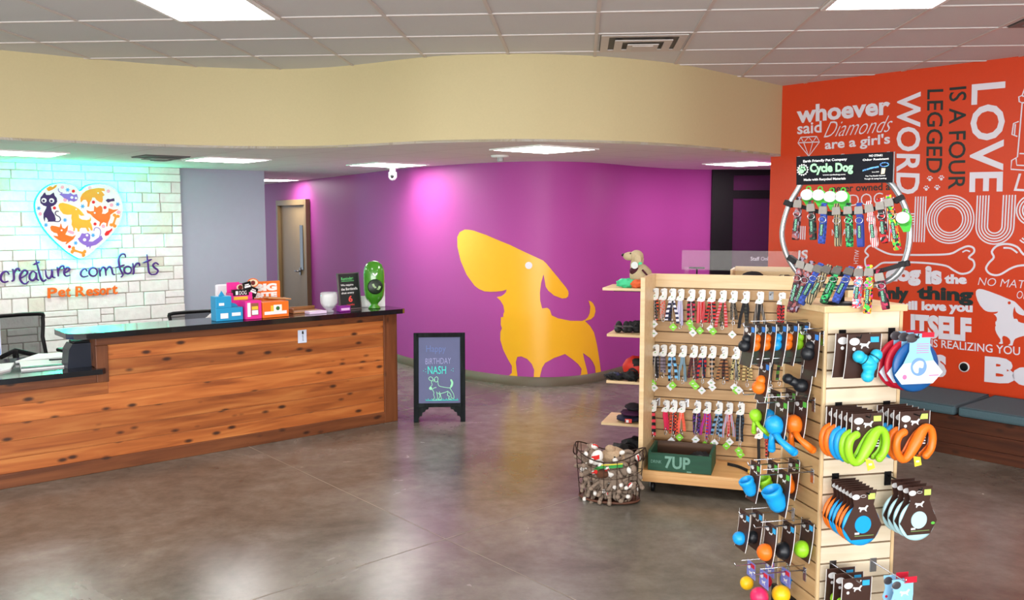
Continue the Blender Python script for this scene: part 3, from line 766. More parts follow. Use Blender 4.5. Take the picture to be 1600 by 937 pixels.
line_emb('cat_tail', M_HL, [(395, 210), (420, 196), (400, 190), (382, 172), (382, 152)], 0.004)
emb('dog', M_HA, [(598, 270), (596, 245), (615, 205), (650, 175), (700, 158), (770, 147), (830, 152), (835, 178), (800, 175), (832, 215), (812, 230), (815, 265), (806, 290), (780, 282), (752, 262), (738, 240), (712, 240), (705, 262), (690, 285), (680, 330), (664, 330), (668, 290), (650, 262), (625, 262), (600, 290)], holes=((768, 196, 8, 0),), label='amber dog with nose down')
emb('dog', M_HY, [(382, 318), (395, 296), (425, 291), (480, 305), (540, 328), (580, 350), (610, 380), (636, 415), (605, 418), (578, 402), (584, 440), (610, 455), (660, 460), (688, 452), (694, 432), (700, 460), (690, 478), (705, 505), (716, 560), (700, 562), (690, 540), (670, 530), (684, 568), (668, 570), (650, 535), (600, 535), (588, 548), (586, 572), (570, 572), (566, 545), (545, 532), (540, 565), (526, 566), (528, 540), (510, 505), (514, 470), (508, 440), (512, 405), (470, 408), (430, 400), (400, 365)], holes=((554, 356, 7, 0),), label='yellow long-nosed dog')
emb('dog', M_HO, [(655, 362), (690, 375), (728, 372), (732, 320), (755, 340), (790, 318), (808, 335), (812, 375), (805, 398), (840, 400), (868, 380), (872, 345), (915, 360), (970, 355), (930, 380), (888, 408), (885, 440), (865, 485), (858, 522), (848, 522), (850, 490), (820, 480), (800, 495), (788, 520), (780, 515), (788, 480), (750, 455), (715, 425), (695, 402), (665, 390)], holes=((735, 390, 10, 0),), label='orange dog looking up')
emb('dog', M_HO, [(302, 530), (315, 514), (350, 518), (395, 530), (405, 490), (420, 535), (445, 545), (476, 508), (470, 560), (448, 600), (490, 615), (520, 620), (552, 605), (528, 645), (490, 672), (460, 695), (450, 694), (462, 672), (420, 672), (385, 655), (350, 630), (330, 612), (380, 618), (370, 590), (335, 580), (310, 560)], holes=((412, 560, 9, 0),), label='orange fox-eared dog')
emb('cat', M_HL, [(570, 640), (590, 628), (610, 588), (640, 592), (668, 585), (690, 600), (692, 640), (676, 668), (715, 670), (760, 640), (800, 610), (815, 645), (790, 668), (750, 700), (700, 714), (690, 740), (682, 716), (660, 726), (652, 708), (620, 695), (590, 672)], holes=((660, 608, 13, 0), (636, 652, 16, 0)), label='lilac cat stretching')
line_emb('cat_tail', M_HL, [(775, 640), (792, 590), (788, 552), (762, 533), (735, 540), (728, 565)], 0.004)
for nm, m, c, tl, r in (('fish', M_HA, [(265, 155), (295, 130), (330, 140), (350, 120), (368, 118), (362, 135), (345, 150), (320, 165), (285, 178)], 0, 0), ('fish', M_HP, [(842, 268), (862, 252), (890, 256), (925, 246), (930, 275), (895, 278), (866, 290)], 0, 0), ('fish', M_HR, [(832, 596), (850, 568), (880, 560), (905, 538), (905, 560), (885, 580), (868, 606), (840, 614)], 0, 0)): emb(nm, m, c)
def bone(c, a, L, r, name):
    cx, cy = c; ca, sa = math.cos(a), math.sin(a); pts = []
    for s in (1, -1):
        ex, ey = s * L / 2, 0
        pts += [(ex - s * r * 0.9, s * -r * 0.55), (ex - s * r * 0.5, s * -r * 1.6), (ex + s * r * 0.6, s * -r * 1.7), (ex + s * r * 0.9, s * -r * 0.5), (ex + s * r * 0.35, 0), (ex + s * r * 0.9, s * r * 0.5), (ex + s * r * 0.6, s * r * 1.7), (ex - s * r * 0.5, s * r * 1.6), (ex - s * r * 0.9, s * r * 0.55)]
    emb(name, M_HA, [(cx + x * ca - y * sa, cy + x * sa + y * ca) for x, y in pts], 2)
bone((930, 465), -1.25, 95, 19, 'bone'); bone((577, 768), 0.3, 110, 20, 'bone')
for x, y in ((528, 178), (343, 342), (724, 285), (836, 338), (739, 498), (490, 720)): emb('red_dot', M_HR, [(x + 15 * math.cos(i * PI / 8), y + 15 * math.sin(i * PI / 8)) for i in range(16)])
for x, y in ((420, 138), (868, 178), (446, 264), (204, 400), (900, 314), (690, 146), (968, 384), (820, 520)): emb('pink_dot', M_HK, [(x + 17 * math.cos(i * PI / 8), y + 17 * math.sin(i * PI / 8)) for i in range(16)])
emb('pink_bone', M_HK, [(470, 560), (500, 562), (535, 575), (530, 598), (500, 592), (475, 578)])
for x, y in ((190, 345), (472, 165), (618, 326), (960, 306), (446, 460), (720, 608), (550, 684), (260, 508)): emb('blue_star', M_HB, [(x + (24 if i % 2 == 0 else 11) * math.cos(i * PI / 6), y + (24 if i % 2 == 0 else 11) * math.sin(i * PI / 6)) for i in range(12)])
# raised hand-drawn lettering
WL = [[[(48, 765), (36, 750), (16, 755), (4, 775), (6, 795), (22, 806), (44, 800)]],
 [[(62, 740), (70, 745), (72, 790), (60, 801)], [(71, 765), (84, 740), (98, 735), (104, 750)]],
 [[(110, 784), (136, 768), (144, 752), (128, 743), (110, 760), (104, 785), (116, 808), (134, 814), (150, 800)]],
 [[(190, 760), (172, 748), (156, 766), (156, 788), (172, 796), (188, 780), (190, 756), (192, 788), (204, 796)]],
 [[(188, 690), (200, 735), (214, 785), (228, 800), (242, 790)], [(176, 714), (208, 698)]],
 [[(238, 742), (242, 772), (256, 786), (270, 770), (272, 738), (274, 775), (290, 782)]],
 [[(296, 728), (302, 735), (305, 776)], [(303, 752), (316, 726), (332, 720), (334, 736)]],
 [[(336, 758), (356, 748), (364, 736), (352, 728), (338, 742), (336, 762), (348, 774), (368, 768)]],
 [[(456, 748), (444, 735), (428, 745), (422, 765), (436, 778), (462, 772)]],
 [[(487 + 21 * math.cos(i * PI / 8), 752 + 22 * math.sin(i * PI / 8)) for i in range(17)]],
 [[(518, 732), (524, 776)], [(522, 754), (536, 728), (550, 736), (554, 772)], [(554, 748), (570, 724), (584, 736), (590, 762), (602, 766)]],
 [[(657, 676), (652, 660), (634, 660), (620, 685), (626, 730), (642, 766), (632, 780)], [(610, 728), (652, 716)]],
 [[(668 + 19 * math.cos(i * PI / 8), 742 + 19 * math.sin(i * PI / 8)) for i in range(17)]],
 [[(694, 706), (700, 745), (696, 766)], [(699, 738), (712, 710), (728, 708), (730, 722)]],
 [[(768, 660), (774, 712), (780, 755), (796, 766)], [(750, 704), (794, 686)]],
 [[(830, 714), (814, 704), (800, 716), (808, 730), (826, 744), (816, 762), (790, 766)]]]
NM = 'creature comforts'.replace(' ', '')
LOFF = 0.05
ls, lz = spx(125, 430, LOFF)
lt = thing('wall_lettering', 'purple and orange raised shop name lettering below the heart sign on stone', 'lettering', STONE.p(ls, lz, LOFF), DRZ)
for strokes, ch in zip(WL, NM):
    k = MB()
    for st in strokes:
        q = [spx(x / 3.347, 200 + y / 3.347, LOFF) for x, y in st]
        q = smooth_poly([(a - ls, z - lz) for a, z in q], 4, False)
        nq = len(q); k.tube([(x, 0.0, z) for x, z in q], [0.0095 * (0.75 + 0.5 * math.sin(PI * i / (nq - 1))) for i in range(nq)], 8)
    k.tube([(q[0][0], 0, q[0][1]), (q[0][0], 0.04, q[0][1])], 0.004, 6)
    k.build('letter_' + ch, mat('violet_letter', (74, 24, 124), 0.4), lt)
def block_letter(ch, bl, br, tl, W, par, m, thick, bold, off, name, org):
    a, b_, c = [W.sz(*q, off) for q in (bl, br, tl)]
    g, fs = text_geo(ch, bold); vs = []; k = MB()
    for yy in (0.0, thick):
        vs.append([(a[0] - org[0] + x * (b_[0] - a[0]) + y * (c[0] - a[0]), yy, a[1] - org[1] + x * (b_[1] - a[1]) + y * (c[1] - a[1])) for x, y in g])
    n = len(g); edges = {}
    for f in fs:
        for i in range(len(f)):
            e = (f[i], f[(i + 1) % len(f)]); edges[e] = 1
    side = [[e[0], e[1], n + e[1], n + e[0]] for e in edges if (e[1], e[0]) not in edges]
    k.add(vs[0] + vs[1], fs + [[n + i for i in f][::-1] for f in fs] + side); k.build(name, m, par)
for ch, x0, x1, y0, y1 in (('P', 250, 300, 836, 890), ('e', 306, 343, 846, 884), ('t', 346, 370, 834, 885), ('R', 396, 448, 828, 882), ('e', 452, 487, 842, 879), ('s', 490, 520, 840, 877), ('o', 523, 556, 838, 875), ('r', 560, 583, 836, 871), ('t', 587, 616, 824, 869)):
    block_letter(ch, (x0 / 3.347, 200 + y1 / 3.347), (x1 / 3.347, 200 + (y1 - (x1 - x0) * 0.075) / 3.347), (x0 / 3.347, 200 + y0 / 3.347), STONE, lt, M_HO, 0.02, 0.02, LOFF, 'letter_' + ch.lower(), (ls, lz))

# ================================================================== RECEPTION DESK
DESK = Wall(dA, du, (du[1], -du[0]))
def dpx(u, v, y=0.0):      # desk-local (x, z) on the plane y behind the front face
    return DESK.sz(u, v, -y)
def dw(x, y, z):           # desk-local to world
    return Vector((dA[0] + du[0] * x + dback[0] * y, dA[1] + du[1] * x + dback[1] * y, z))
desk = thing('reception_desk', 'long knotty cedar reception desk with black stone countertop, stepping down at one end', 'reception desk', (dA[0], dA[1], 0), DRZ)
k = MB(); zs = [0.095, 0.195, 0.312, 0.43, 0.553, 0.676, 0.794, 0.905]
for i in range(7):
    x0 = -6.2 if zs[i + 1] < 0.63 else -2.41
    cuts = [x0, -0.13]
    if x0 < -5: cuts = [x0, -2.9 + (i % 3) * 0.07, -0.13] if False else [x0, -0.13]
    for a, b in zip(cuts, cuts[1:]): k.box(a, b, 0.012, 0.04, zs[i] + 0.0015, zs[i + 1] - 0.0015, 0, 0.003)
k.box(-6.2, -2.41, 0.012, 0.04, 0.5545, 0.645, 0, 0.003)
k.box(-6.2, -0.1, 0.018, 0.045, 0.09, 0.64, 1); k.box(-2.42, -0.1, 0.018, 0.045, 0.6, 0.92, 1)
k.build('plank_panel', [M_CEDAR, mat('board_gap', (176, 112, 62), 0.7)], desk)
k = MB(); k.box(-6.2, -0.0, 0.0, 0.045, 0.0, 0.098, 0, 0.004); k.build('bottom_rail', M_CEDAR_FR, desk)
M_CEDAR_V = mat_wood('cedar_post', [(84, 44, 20), (108, 60, 30), (128, 76, 42)], axis=2, island=0.12)
k = MB(); k.box(-0.135, 0.0, -0.001, 0.045, 0.0, 0.955, 0, 0.004); k.build('end_stile', M_CEDAR_V, desk)
k = MB(); k.box(-2.485, -0.135, 0.0, 0.045, 0.9, 0.955, 0, 0.004); k.build('top_rail', M_CEDAR_FR, desk)
k = MB(); k.box(-2.487, -2.405, -0.002, 0.045, 0.64, 0.9, 0, 0.004); k.build('step_stile', M_CEDAR_V, desk)
k = MB(); k.box(-6.2, -2.487, 0.0, 0.045, 0.64, 0.705, 0, 0.004); k.build('lower_rail', M_CEDAR_FR, desk)
k = MB(); k.box(-0.035, 0.0, 0.045, 0.95, 0.0, 0.955, 0, 0.004); k.build('end_panel', M_CEDAR_V, desk)
k = MB(); k.box(-2.485, -2.45, 0.045, 0.36, 0.745, 0.955, 0, 0.004); k.build('step_panel', M_CEDAR_V, desk)
k = MB(); k.box(-2.45, -0.035, 0.3, 0.36, 0.70, 0.955); k.box(-6.2, -0.035, 0.9, 0.93, 0.0, 0.7); k.build('back_panel', mat('desk_laminate', (70, 50, 38), 0.5), desk)
ct = [(-2.66, 0.36), (-2.66, 0.06), (-2.63, -0.02), (-2.56, -0.065), (0.02, -0.065), (0.055, -0.04), (0.06, 0.0), (0.06, 0.36)]
k = MB(); k.slab(ct, 0.962, 0.999); k.slab([(x * 0.999 , y) for x, y in ct], 0.958, 0.962); k.build('countertop', M_GRANITE, desk)
k = MB(); k.slab([(-6.2, -0.05), (-2.46, -0.05), (-2.435, -0.03), (-2.43, 0.0), (-2.488, 0.0), (-2.488, 0.36), (-6.2, 0.36)], 0.705, 0.742); k.build('lower_countertop', M_GRANITE, desk)
k = MB(); k.box(-6.2, -0.036, 0.36, 0.94, 0.7, 0.735, 0, 0.004); k.build('worktop', M_GRANITE, desk)

# --- things on and behind the desk
def on_desk(u, y, z=0.999):     # desk-local x of a thing seen at image column u standing y behind the front face
    return dpx(u, 480, y)[0]
def face_cam(u): return DRZ
px_m = lambda y: 8.0 / F
# office chairs
def office_chair(name, label, cx, cy, rz, seat_z=0.47, top=1.03):
    t = thing(name, label, 'chair', dw(cx, cy, 0), rz, 'office chairs behind the desk')
    M_MESH = MATS.get('black_mesh') or mat('black_mesh', (22, 22, 24), 0.8, alpha=0.72)
    k = MB()
    for i in range(5):
        a = i * 2 * PI / 5; k.tube([(0, 0, 0.12), (0.3 * math.cos(a), 0.3 * math.sin(a), 0.07)], [0.03, 0.018], 8)
    k.tube([(0, 0, 0.08), (0, 0, seat_z - 0.05)], 0.03, 10); k.build('base', M_BLACK, t)
    for i in range(5):
        a = i * 2 * PI / 5; k = MB(); k.lathe([(0.03, -0.02), (0.03, 0.02)], 14, T=Matrix.Translation((0.3 * math.cos(a), 0.3 * math.sin(a), 0.032)) @ Matrix.Rotation(a, 4, 'Z') @ Matrix.Rotation(PI / 2, 4, 'X')); k.build('caster', M_BLACK, t)
    k = MB(); k.box(-0.25, 0.25, -0.25, 0.25, seat_z - 0.05, seat_z + 0.04, 0, 0.03); k.build('seat', mat('black_fabric', (26, 26, 28), 0.9), t)
    w_, z0, z1 = 0.24, seat_z + 0.12, top
    fr = smooth_poly([(-w_ * 0.82, 0.27, z0), (-w_ * 0.9, 0.29, (z0 + z1) / 2), (-w_, 0.33, z1 - 0.04), (-w_ * 0.85, 0.335, z1), (w_ * 0.85, 0.335, z1), (w_, 0.33, z1 - 0.04), (w_ * 0.9, 0.29, (z0 + z1) / 2), (w_ * 0.82, 0.27, z0)], 3)
    k = MB(); k.tube(fr, 0.016, 8, closed=True)
    k.tube([(-w_ * 0.8, 0.28, z0 + 0.03), (0, 0.31, z0 + 0.1), (w_ * 0.8, 0.28, z0 + 0.03)], 0.02, 8)
    k.tube([(0, 0.31, z0 + 0.1), (0, 0.25, seat_z), (0, 0.1, seat_z - 0.03)], 0.025, 8); bf = k.build('back_frame', M_BLACK, t)
    k = MB(); nn = len(fr); k.add([(x * 0.97, y, z) for x, y, z in fr], [list(range(nn))]); k.build('back_mesh', M_MESH, t)
    for s in (-1, 1):
        k = MB(); k.tube([(s * 0.26, 0.1, seat_z - 0.02), (s * 0.29, 0.08, seat_z + 0.1), (s * 0.29, 0.05, seat_z + 0.2)], 0.014, 8); k.box(s * 0.29 - 0.035, s * 0.29 + 0.035, -0.12, 0.14, seat_z + 0.2, seat_z + 0.23, 0, 0.012); k.build('armrest', M_BLACK, t)
    return t
c_x = dpx(32, 520, 1.7)[0]; c_z = dpx(30, 493, 1.7)[1]
office_chair('office_chair', 'black mesh-backed office chair before the stone wall behind the low counter', c_x, 1.4, DRZ + 0.15, top=c_z)
c_x = dpx(303, 495, 1.7)[0]; c_z = dpx(306, 488, 1.7)[1]
office_chair('office_chair', 'office chair with only its top edge showing over the high counter', c_x, 1.4, DRZ - 0.1, top=c_z)
# computer at the edge of the view on the low counter
M_SILVER = mat('silver_blue_screen_back', (206, 214, 236), 0.3, var=0.02)
x0, z0 = dpx(11, 552, 0.42); x1, z1 = dpx(6, 468, 0.42)
t = thing('desktop_computer', 'pale desktop computer cut off at the picture edge on the low counter', 'computer', dw(x0 - 0.26, 0.5, 0.735), DRZ)
k = MB(); k.box(-0.24, 0.24, -0.02, 0.015, 0.09, z1 - 0.735, 0, 0.012); k.build('screen', M_SILVER, t)
k = MB(); k.box(-0.23, 0.23, -0.024, -0.019, 0.1, 0.14, 0, 0.001); k.build('chin', mat('blue_chin', (96, 156, 236), 0.3), t)
k = MB(); k.box(-0.09, 0.09, -0.02, 0.18, 0, 0.012, 0, 0.004); k.box(-0.05, 0.05, 0.016, 0.04, 0.01, 0.2, 0, 0.006); k.build('stand', M_SILVER, t)
# papers and a folder on the low counter
def paper(name, label, cat, pxs, z, th, m, y0=0.0, group=None):
    P_ = [at_z(u, v, z + th) for u, v in pxs]; c = sum(P_, Vector()) / len(P_)
    t = thing(name, label, cat, (c.x, c.y, z), 0, group)
    k = MB(); k.slab([(p.x - c.x, p.y - c.y) for p in P_], 0, th); o = k.build('sheets' if 'paper' in name else 'cover', m, t)
    return t
paper('paper_stack', 'loose white papers spread at the edge of the low counter', 'papers', [(-20, 585), (16, 576), (22, 566), (-20, 570)], 0.742, 0.012, M_PAPER)
t = paper('folder', 'white folder with a black spine and orange corner on the low counter', 'folder', [(33, 576), (113, 569), (118, 559), (30, 564)], 0.742, 0.014, M_PAPER)
k = MB(); lo2 = t.location
q = [at_z(u, v, 0.757) - lo2 for u, v in ((33, 576), (112, 569), (112, 567), (33, 574))]; k.slab([(p.x, p.y) for p in q], 0.0145, 0.019); k.build('spine', M_BLACK, t)
k = MB(); q = [at_z(u, v, 0.757) - lo2 for u, v in ((98, 570), (114, 568.5), (115, 563), (100, 565))]; k.slab([(p.x, p.y) for p in q], 0.0145, 0.017); k.build('print', mat('orange_print', (238, 120, 60), 0.5), t)
paper('paper_stack', 'large fan of white papers behind the folder on the low counter', 'papers', [(24, 564), (110, 556), (108, 551), (60, 552)], 0.742, 0.016, M_PAPER)
t = thing('pen', 'dark pen lying across the papers on the low counter', 'pen', at_z(95, 560, 0.775))
t.location.z = 0.77
k = MB(); k.tube([(-0.07, -0.03, 0.0), (0.07, 0.03, 0.0)], 0.006, 8); k.build('barrel', M_BLACK, t)
k = MB(); k.tube([(0.07, 0.03, 0), (0.085, 0.0364, 0)], [0.006, 0.001], 8); k.build('tip', M_STEEL, t)
x, z = dpx(127, 560, 0.15)
t = thing('card_terminal', 'black upright file holder beside the step of the desk', 'file holder', dw(x - 0.01, 0.2, 0.742), DRZ)
k = MB(); k.prism([(-0.09, 0), (0.09, 0), (0.09, 0.17), (-0.05, 0.17), (-0.075, 0.13)], -0.08, 0.08); k.build('body', mat('dark_navy_plastic', (22, 30, 46), 0.35), t)
k = MB(); k.box(-0.04, 0.08, -0.06, 0.06, 0.17, 0.185, 0, 0.004); k.build('lid', M_BLACK, t)
# back of a white computer behind the treat boxes
xa, za = dpx(338, 495, 0.62); xb, zb = dpx(430, 440, 0.62)
t = thing('desktop_computer', 'white back of a computer screen standing behind the treat boxes', 'computer', dw((xa + xb) / 2, 0.62, 0.735), DRZ)
hw = (xb - xa) / 2
k = MB(); k.box(-hw, hw, -0.015, 0.02, 0.12, zb - 0.735, 0, 0.012); k.build('screen', mat('white_aluminium', (236, 238, 244), 0.35, var=0.01), t)
k = MB(); k.box(-0.1, 0.1, -0.1, 0.1, 0, 0.012, 0, 0.004); k.box(-0.05, 0.05, 0.02, 0.04, 0.01, 0.25, 0, 0.005); k.build('stand', M_CHROME, t)
xa, za = dpx(327, 489, 0.6)
t = thing('paper_bag', 'crumpled white paper bag behind the counter beside the computer', 'bag', dw(xa - 0.02, 0.5, 0.735), DRZ)
k = MB(); k.blob((0, 0, 0.12), 0.085, 0.075, 0.15, 3, 0.35, 3, flat=-0.12); k.build('bag', M_PAPER, t)

# --- treat boxes on the counter
CT = 1.0
def desk_item(name, label, cat, u, y, group=None, rz=0.0):
    return thing(name, label, cat, dw(on_desk(u, y), y, CT), DRZ + rz, group)
M_CYAN = mat('cyan_card', (32, 150, 200), 0.45); M_PINK = mat('magenta_card', (232, 44, 150), 0.45); M_ORG = mat('orange_card', (240, 116, 30), 0.45); M_YEL = mat('yellow_card', (244, 196, 60), 0.45)
t = desk_item('treat_box', 'cyan display box with a tall back and hanging hook on counter', 'display box', 362, 0.04, 'treat boxes on the counter')
k = MB(); k.box(-0.125, 0.09, 0.0, 0.1, 0, 0.1, 0, 0.003); k.box(-0.125, 0.0, 0.0, 0.1, 0.1, 0.19, 0, 0.003); k.prism([(0.0, 0.1), (0.0, 0.14), (0.07, 0.12), (0.09, 0.1)], 0.09, 0.1); k.build('box', M_CYAN, t)
k = MB(); k.prism([(-0.085, 0.19), (-0.06, 0.23), (-0.035, 0.19)], 0.04, 0.05); k.build('hook', M_CYAN, t)
k = MB(); k.box(-0.09, -0.03, -0.003, 0.0, 0.02, 0.06); k.box(0.0, 0.07, -0.003, 0.0, 0.035, 0.06); k.box(-0.1, -0.06, -0.003, 0.0, 0.12, 0.14); k.build('label', M_PAPER, t)['label'] = 'white label'
t = desk_item('treat_box', 'small magenta box with a cut-out window on the counter', 'display box', 397, 0.02, 'treat boxes on the counter')
k = MB(); k.box(-0.068, 0.062, 0.0, 0.11, 0, 0.145, 0, 0.003); k.build('box', M_PINK, t)
k = MB(); k.box(-0.025, 0.035, -0.003, 0.0, 0.03, 0.125); k.build('window', mat('window_brown', (150, 96, 70), 0.4), t)
k = MB(); k.box(-0.02, 0.03, -0.006, -0.003, 0.035, 0.07); k.box(-0.055, -0.03, -0.003, 0.0, 0.02, 0.13); k.build('label', M_PAPER, t); k = MB(); k.box(-0.02, 0.03, -0.006, -0.003, 0.075, 0.1); k.build('stripe', M_YEL, t)
t = desk_item('treat_box', 'orange treat box with white and yellow label on the counter', 'display box', 431, 0.03, 'treat boxes on the counter', 0.06)
k = MB(); k.box(-0.115, 0.115, 0.0, 0.14, 0, 0.125, 0, 0.003); k.build('box', M_ORG, t)
k = MB(); k.box(-0.1, 0.095, -0.003, 0.0, 0.025, 0.05); k.box(-0.02, 0.05, -0.0045, 0.0, 0.045, 0.1); k.build('label', M_PAPER, t); k = MB(); k.box(-0.045, 0.055, -0.003, 0.0, 0.05, 0.095); k.build('stripe', M_YEL, t); k = MB(); k.prism(circle(0.015, 0.072, 0.016, 14), -0.007, -0.0046); k.build('emblem', mat('green_ink', (60, 110, 50), 0.5), t)
t = desk_item('treat_display', 'orange header card with BIG in white letters and loose treat packs', 'display box', 424, 0.25, 'treat boxes on the counter')
k = MB(); k.box(-0.13, 0.11, 0.06, 0.07, 0, 0.27, 0, 0.002); k.box(-0.08, 0.12, -0.02, 0.06, 0, 0.13, 0, 0.003); k.build('box', M_ORG, t)
k = MB(); k.text('BIG', (-0.11, 0.057, 0.19), (0.19, 0, 0), (0, 0, 0.062), 0, 0.07); k.text('BITE', (-0.12, 0.057, 0.135), (0.2, 0, 0), (0, 0, 0.045), 0, 0.07); k.build('lettering', M_PAPER, t)
k = MB(); k.box(-0.07, 0.13, -0.07, 0.04, 0.132, 0.142, T=Matrix.Rotation(0.1, 4, 'Y')); k.build('tray_flap', mat('kraft_card', (206, 148, 92), 0.6), t)
t = desk_item('treat_box', 'tall magenta treat box behind the front row on the counter', 'display box', 378, 0.16, 'treat boxes on the counter')
k = MB(); k.box(-0.09, 0.09, 0.0, 0.09, 0, 0.2, 0, 0.003); k.box(-0.085, 0.02, 0.08, 0.09, 0.2, 0.28, 0, 0.003); k.build('box', M_PINK, t)
k = MB(); k.box(-0.065, 0.05, -0.003, 0.0, 0.145, 0.17); k.build('stripe', M_YEL, t); k = MB(); k.box(-0.07, 0.06, -0.002, 0.03, 0.178, 0.225); k.build('treat_pack', M_BLACK, t)
k = MB(); k.text('1', (-0.05, -0.004, 0.185), (0.02, 0, 0), (0, 0, 0.03)); k.text('DOG', (-0.02, -0.004, 0.185), (0.06, 0, 0), (0, 0, 0.03)); k.build('lettering', M_PAPER, t)
for (u, v), m2, lb in (((398, 442), M_ORG, 'round orange-rimmed tag at the top of the treat display'), ((378, 449), M_PINK, 'round pink-rimmed tag above the tall magenta box')):
    x, z = dpx(u, v, 0.2)
    t = thing('round_tag', lb, 'tag', dw(x, 0.235, CT), DRZ, 'round price tags'); zz = z - CT
    k = MB(); k.prism(circle(0, zz, 0.047 if m2 is M_ORG else 0.036, 24, 0.034 if m2 is M_ORG else 0.03), -0.002, 0.002); k.build('disc', mat('cream_card', (240, 224, 190), 0.5), t)
    k = MB(); k.tube([(a, -0.001, b) for a, b in circle(0, zz, 0.045 if m2 is M_ORG else 0.034, 28, 0.033 if m2 is M_ORG else 0.028)], 0.0045, 6, closed=True); k.build('rim', m2, t)
    k = MB(); k.prism(circle(0, zz, 0.018, 16), -0.005, -0.002); k.build('emblem', mat('dark_red_ink', (120, 40, 36), 0.5), t)
    k = MB(); k.box(-0.005, 0.005, 0.0, 0.003, 0, zz - 0.02); k.build('stem', M_BLACK, t)
for i, (u, v, a) in enumerate(((382, 449, -0.2), (387, 457, 0.4))):
    x, z = dpx(u, v, 0.19)
    t = thing('treat_pack', ('black treat pouch leaning behind the pink-rimmed tag', 'black treat pouch tilted before the orange header card')[i], 'treat pack', dw(x + 0.03, 0.19, z - 0.03), DRZ, None, 0, a)
    k = MB(); k.box(-0.035, 0.035, -0.006, 0.006, 0, 0.075, 0, 0.004); k.build('pouch', M_BLACK, t); k = MB(); k.box(-0.025, 0.025, -0.009, -0.006, 0.03, 0.045); k.box(-0.02, 0.015, -0.009, -0.006, 0.05, 0.058); k.build('print', M_PAPER, t)
t = desk_item('wooden_tray', 'flat wooden tray with a white card on the counter', 'tray', 482, 0.26)
k = MB(); k.box(-0.18, 0.1, -0.08, 0.09, 0.0, 0.012, 0, 0.003); k.box(-0.18, 0.1, 0.078, 0.09, 0.012, 0.04, 0, 0.003); k.box(-0.18, -0.17, -0.08, 0.078, 0.012, 0.04, 0, 0.003); k.build('tray', mat_wood('tray_wood', [(150, 96, 54), (176, 120, 72), (196, 140, 90)], False), t)
t = desk_item('pamphlet', 'white pamphlet lying flat beside the glass jar', 'pamphlet', 494, 0.08)
k = MB(); k.box(-0.08, 0.075, -0.04, 0.05, 0, 0.022, 0, 0.002); k.build('cover', mat('lilac_paper', (226, 204, 232), 0.5), t); k = MB(); k.box(-0.081, -0.02, -0.041, 0.0, 0.022, 0.024); k.build('label', M_PAPER, t)
M_CLEAR = mat('clear_glass', (240, 246, 246), 0.05, var=0.01, alpha=0.3)
t = desk_item('glass_jar', 'clear cut-glass jar filled with white mints on the counter', 'jar', 514, 0.12)
k = MB(); k.lathe([(0.04, 0.0), (0.045, 0.008), (0.026, 0.02), (0.05, 0.04), (0.072, 0.075), (0.074, 0.12), (0.07, 0.165), (0.066, 0.165), (0.07, 0.12), (0.067, 0.078), (0.045, 0.047), (0.001, 0.03)], 20, cap=False); k.build('jar', M_CLEAR, t)
for i in range(26):
    a = i * 2.4; r = 0.043 * math.sqrt((i % 9) / 9); k = MB() if i == 0 else k
    k.ball((r * math.cos(a), r * math.sin(a), 0.062 + 0.034 * (i // 9)), 0.018, m=0, n=8)
o = k.build('mints', M_PAPER, t); o['kind'] = 'stuff'
t = desk_item('card_box', 'small purple box of cards before the black letter board', 'box', 536, 0.07)
k = MB(); k.box(-0.045, 0.055, -0.03, 0.04, 0, 0.05, 0, 0.003); k.build('box', mat('violet_card', (134, 30, 140), 0.4), t); k = MB(); k.box(-0.035, 0.045, -0.033, -0.03, 0.012, 0.032); k.build('print', mat('pale_pink_print', (226, 180, 226), 0.5), t)
t = desk_item('chalkboard_sign', 'small black chalkboard notice with a large red 6 on the counter', 'sign', 548, 0.16, None, 0.1)
t.rotation_euler = (-0.12, 0, DRZ + 0.1)
k = MB(); k.box(-0.105, 0.105, -0.004, 0.006, 0.012, 0.31); k.build('board', mat('blackboard', (22, 26, 28), 0.6), t)
k = MB(); k.box(-0.112, -0.104, -0.008, 0.01, 0, 0.318); k.box(0.104, 0.112, -0.008, 0.01, 0, 0.318); k.box(-0.104, 0.104, -0.008, 0.01, 0.31, 0.318); k.box(-0.104, 0.104, -0.008, 0.01, 0, 0.012); k.build('frame', M_STEEL, t)
k = MB(); k.text('Reminder:', (-0.075, -0.006, 0.255), (0.125, 0, 0.004), (0, 0, 0.026)); k.box(-0.075, 0.055, -0.006, -0.005, 0.246, 0.249); k.build('heading', mat('green_chalk', (110, 220, 130), 0.6), t)
k = MB()
for s, z, w_ in (('We require', 0.2, 0.13), ('the Bordetella', 0.168, 0.17), ('shot every', 0.132, 0.13)): k.text(s, (-0.085, -0.006, z), (w_, 0, 0.002), (0, 0, 0.022), 0, 0.012)
k.build('chalk_lines', M_PAPER, t)
k = MB(); k.text('6', (-0.018, -0.006, 0.066), (0.042, 0, 0), (0, 0, 0.055), 0, 0.03); k.text('months', (-0.04, -0.006, 0.035), (0.08, 0, 0), (0, 0, 0.018), 0, 0.012); k.build('red_lines', mat('red_chalk', (232, 80, 74), 0.6), t)
k = MB(); k.box(-0.03, 0.03, 0.008, 0.012, 0.02, 0.2, T=Matrix.Translation((0, 0.004, 0)) @ Matrix.Rotation(-0.3, 4, 'X')); k.build('easel', M_BLACK, t)
t = desk_item('bag_dispenser', 'glossy green capsule bag dispenser with leaf mark at the counter end', 'dispenser', 585, 0.14, None, -0.45)
M_GRN = mat('glossy_green_plastic', (66, 138, 36), 0.2, var=0.02, coat=0.3)
k = MB(); k.lathe([(0.052, 0.0), (0.056, 0.006), (0.03, 0.03), (0.036, 0.045), (0.064, 0.075), (0.082, 0.11), (0.09, 0.16), (0.092, 0.3), (0.088, 0.34), (0.07, 0.385), (0.04, 0.408), (0.001, 0.416)], 32); k.build('capsule', M_GRN, t)
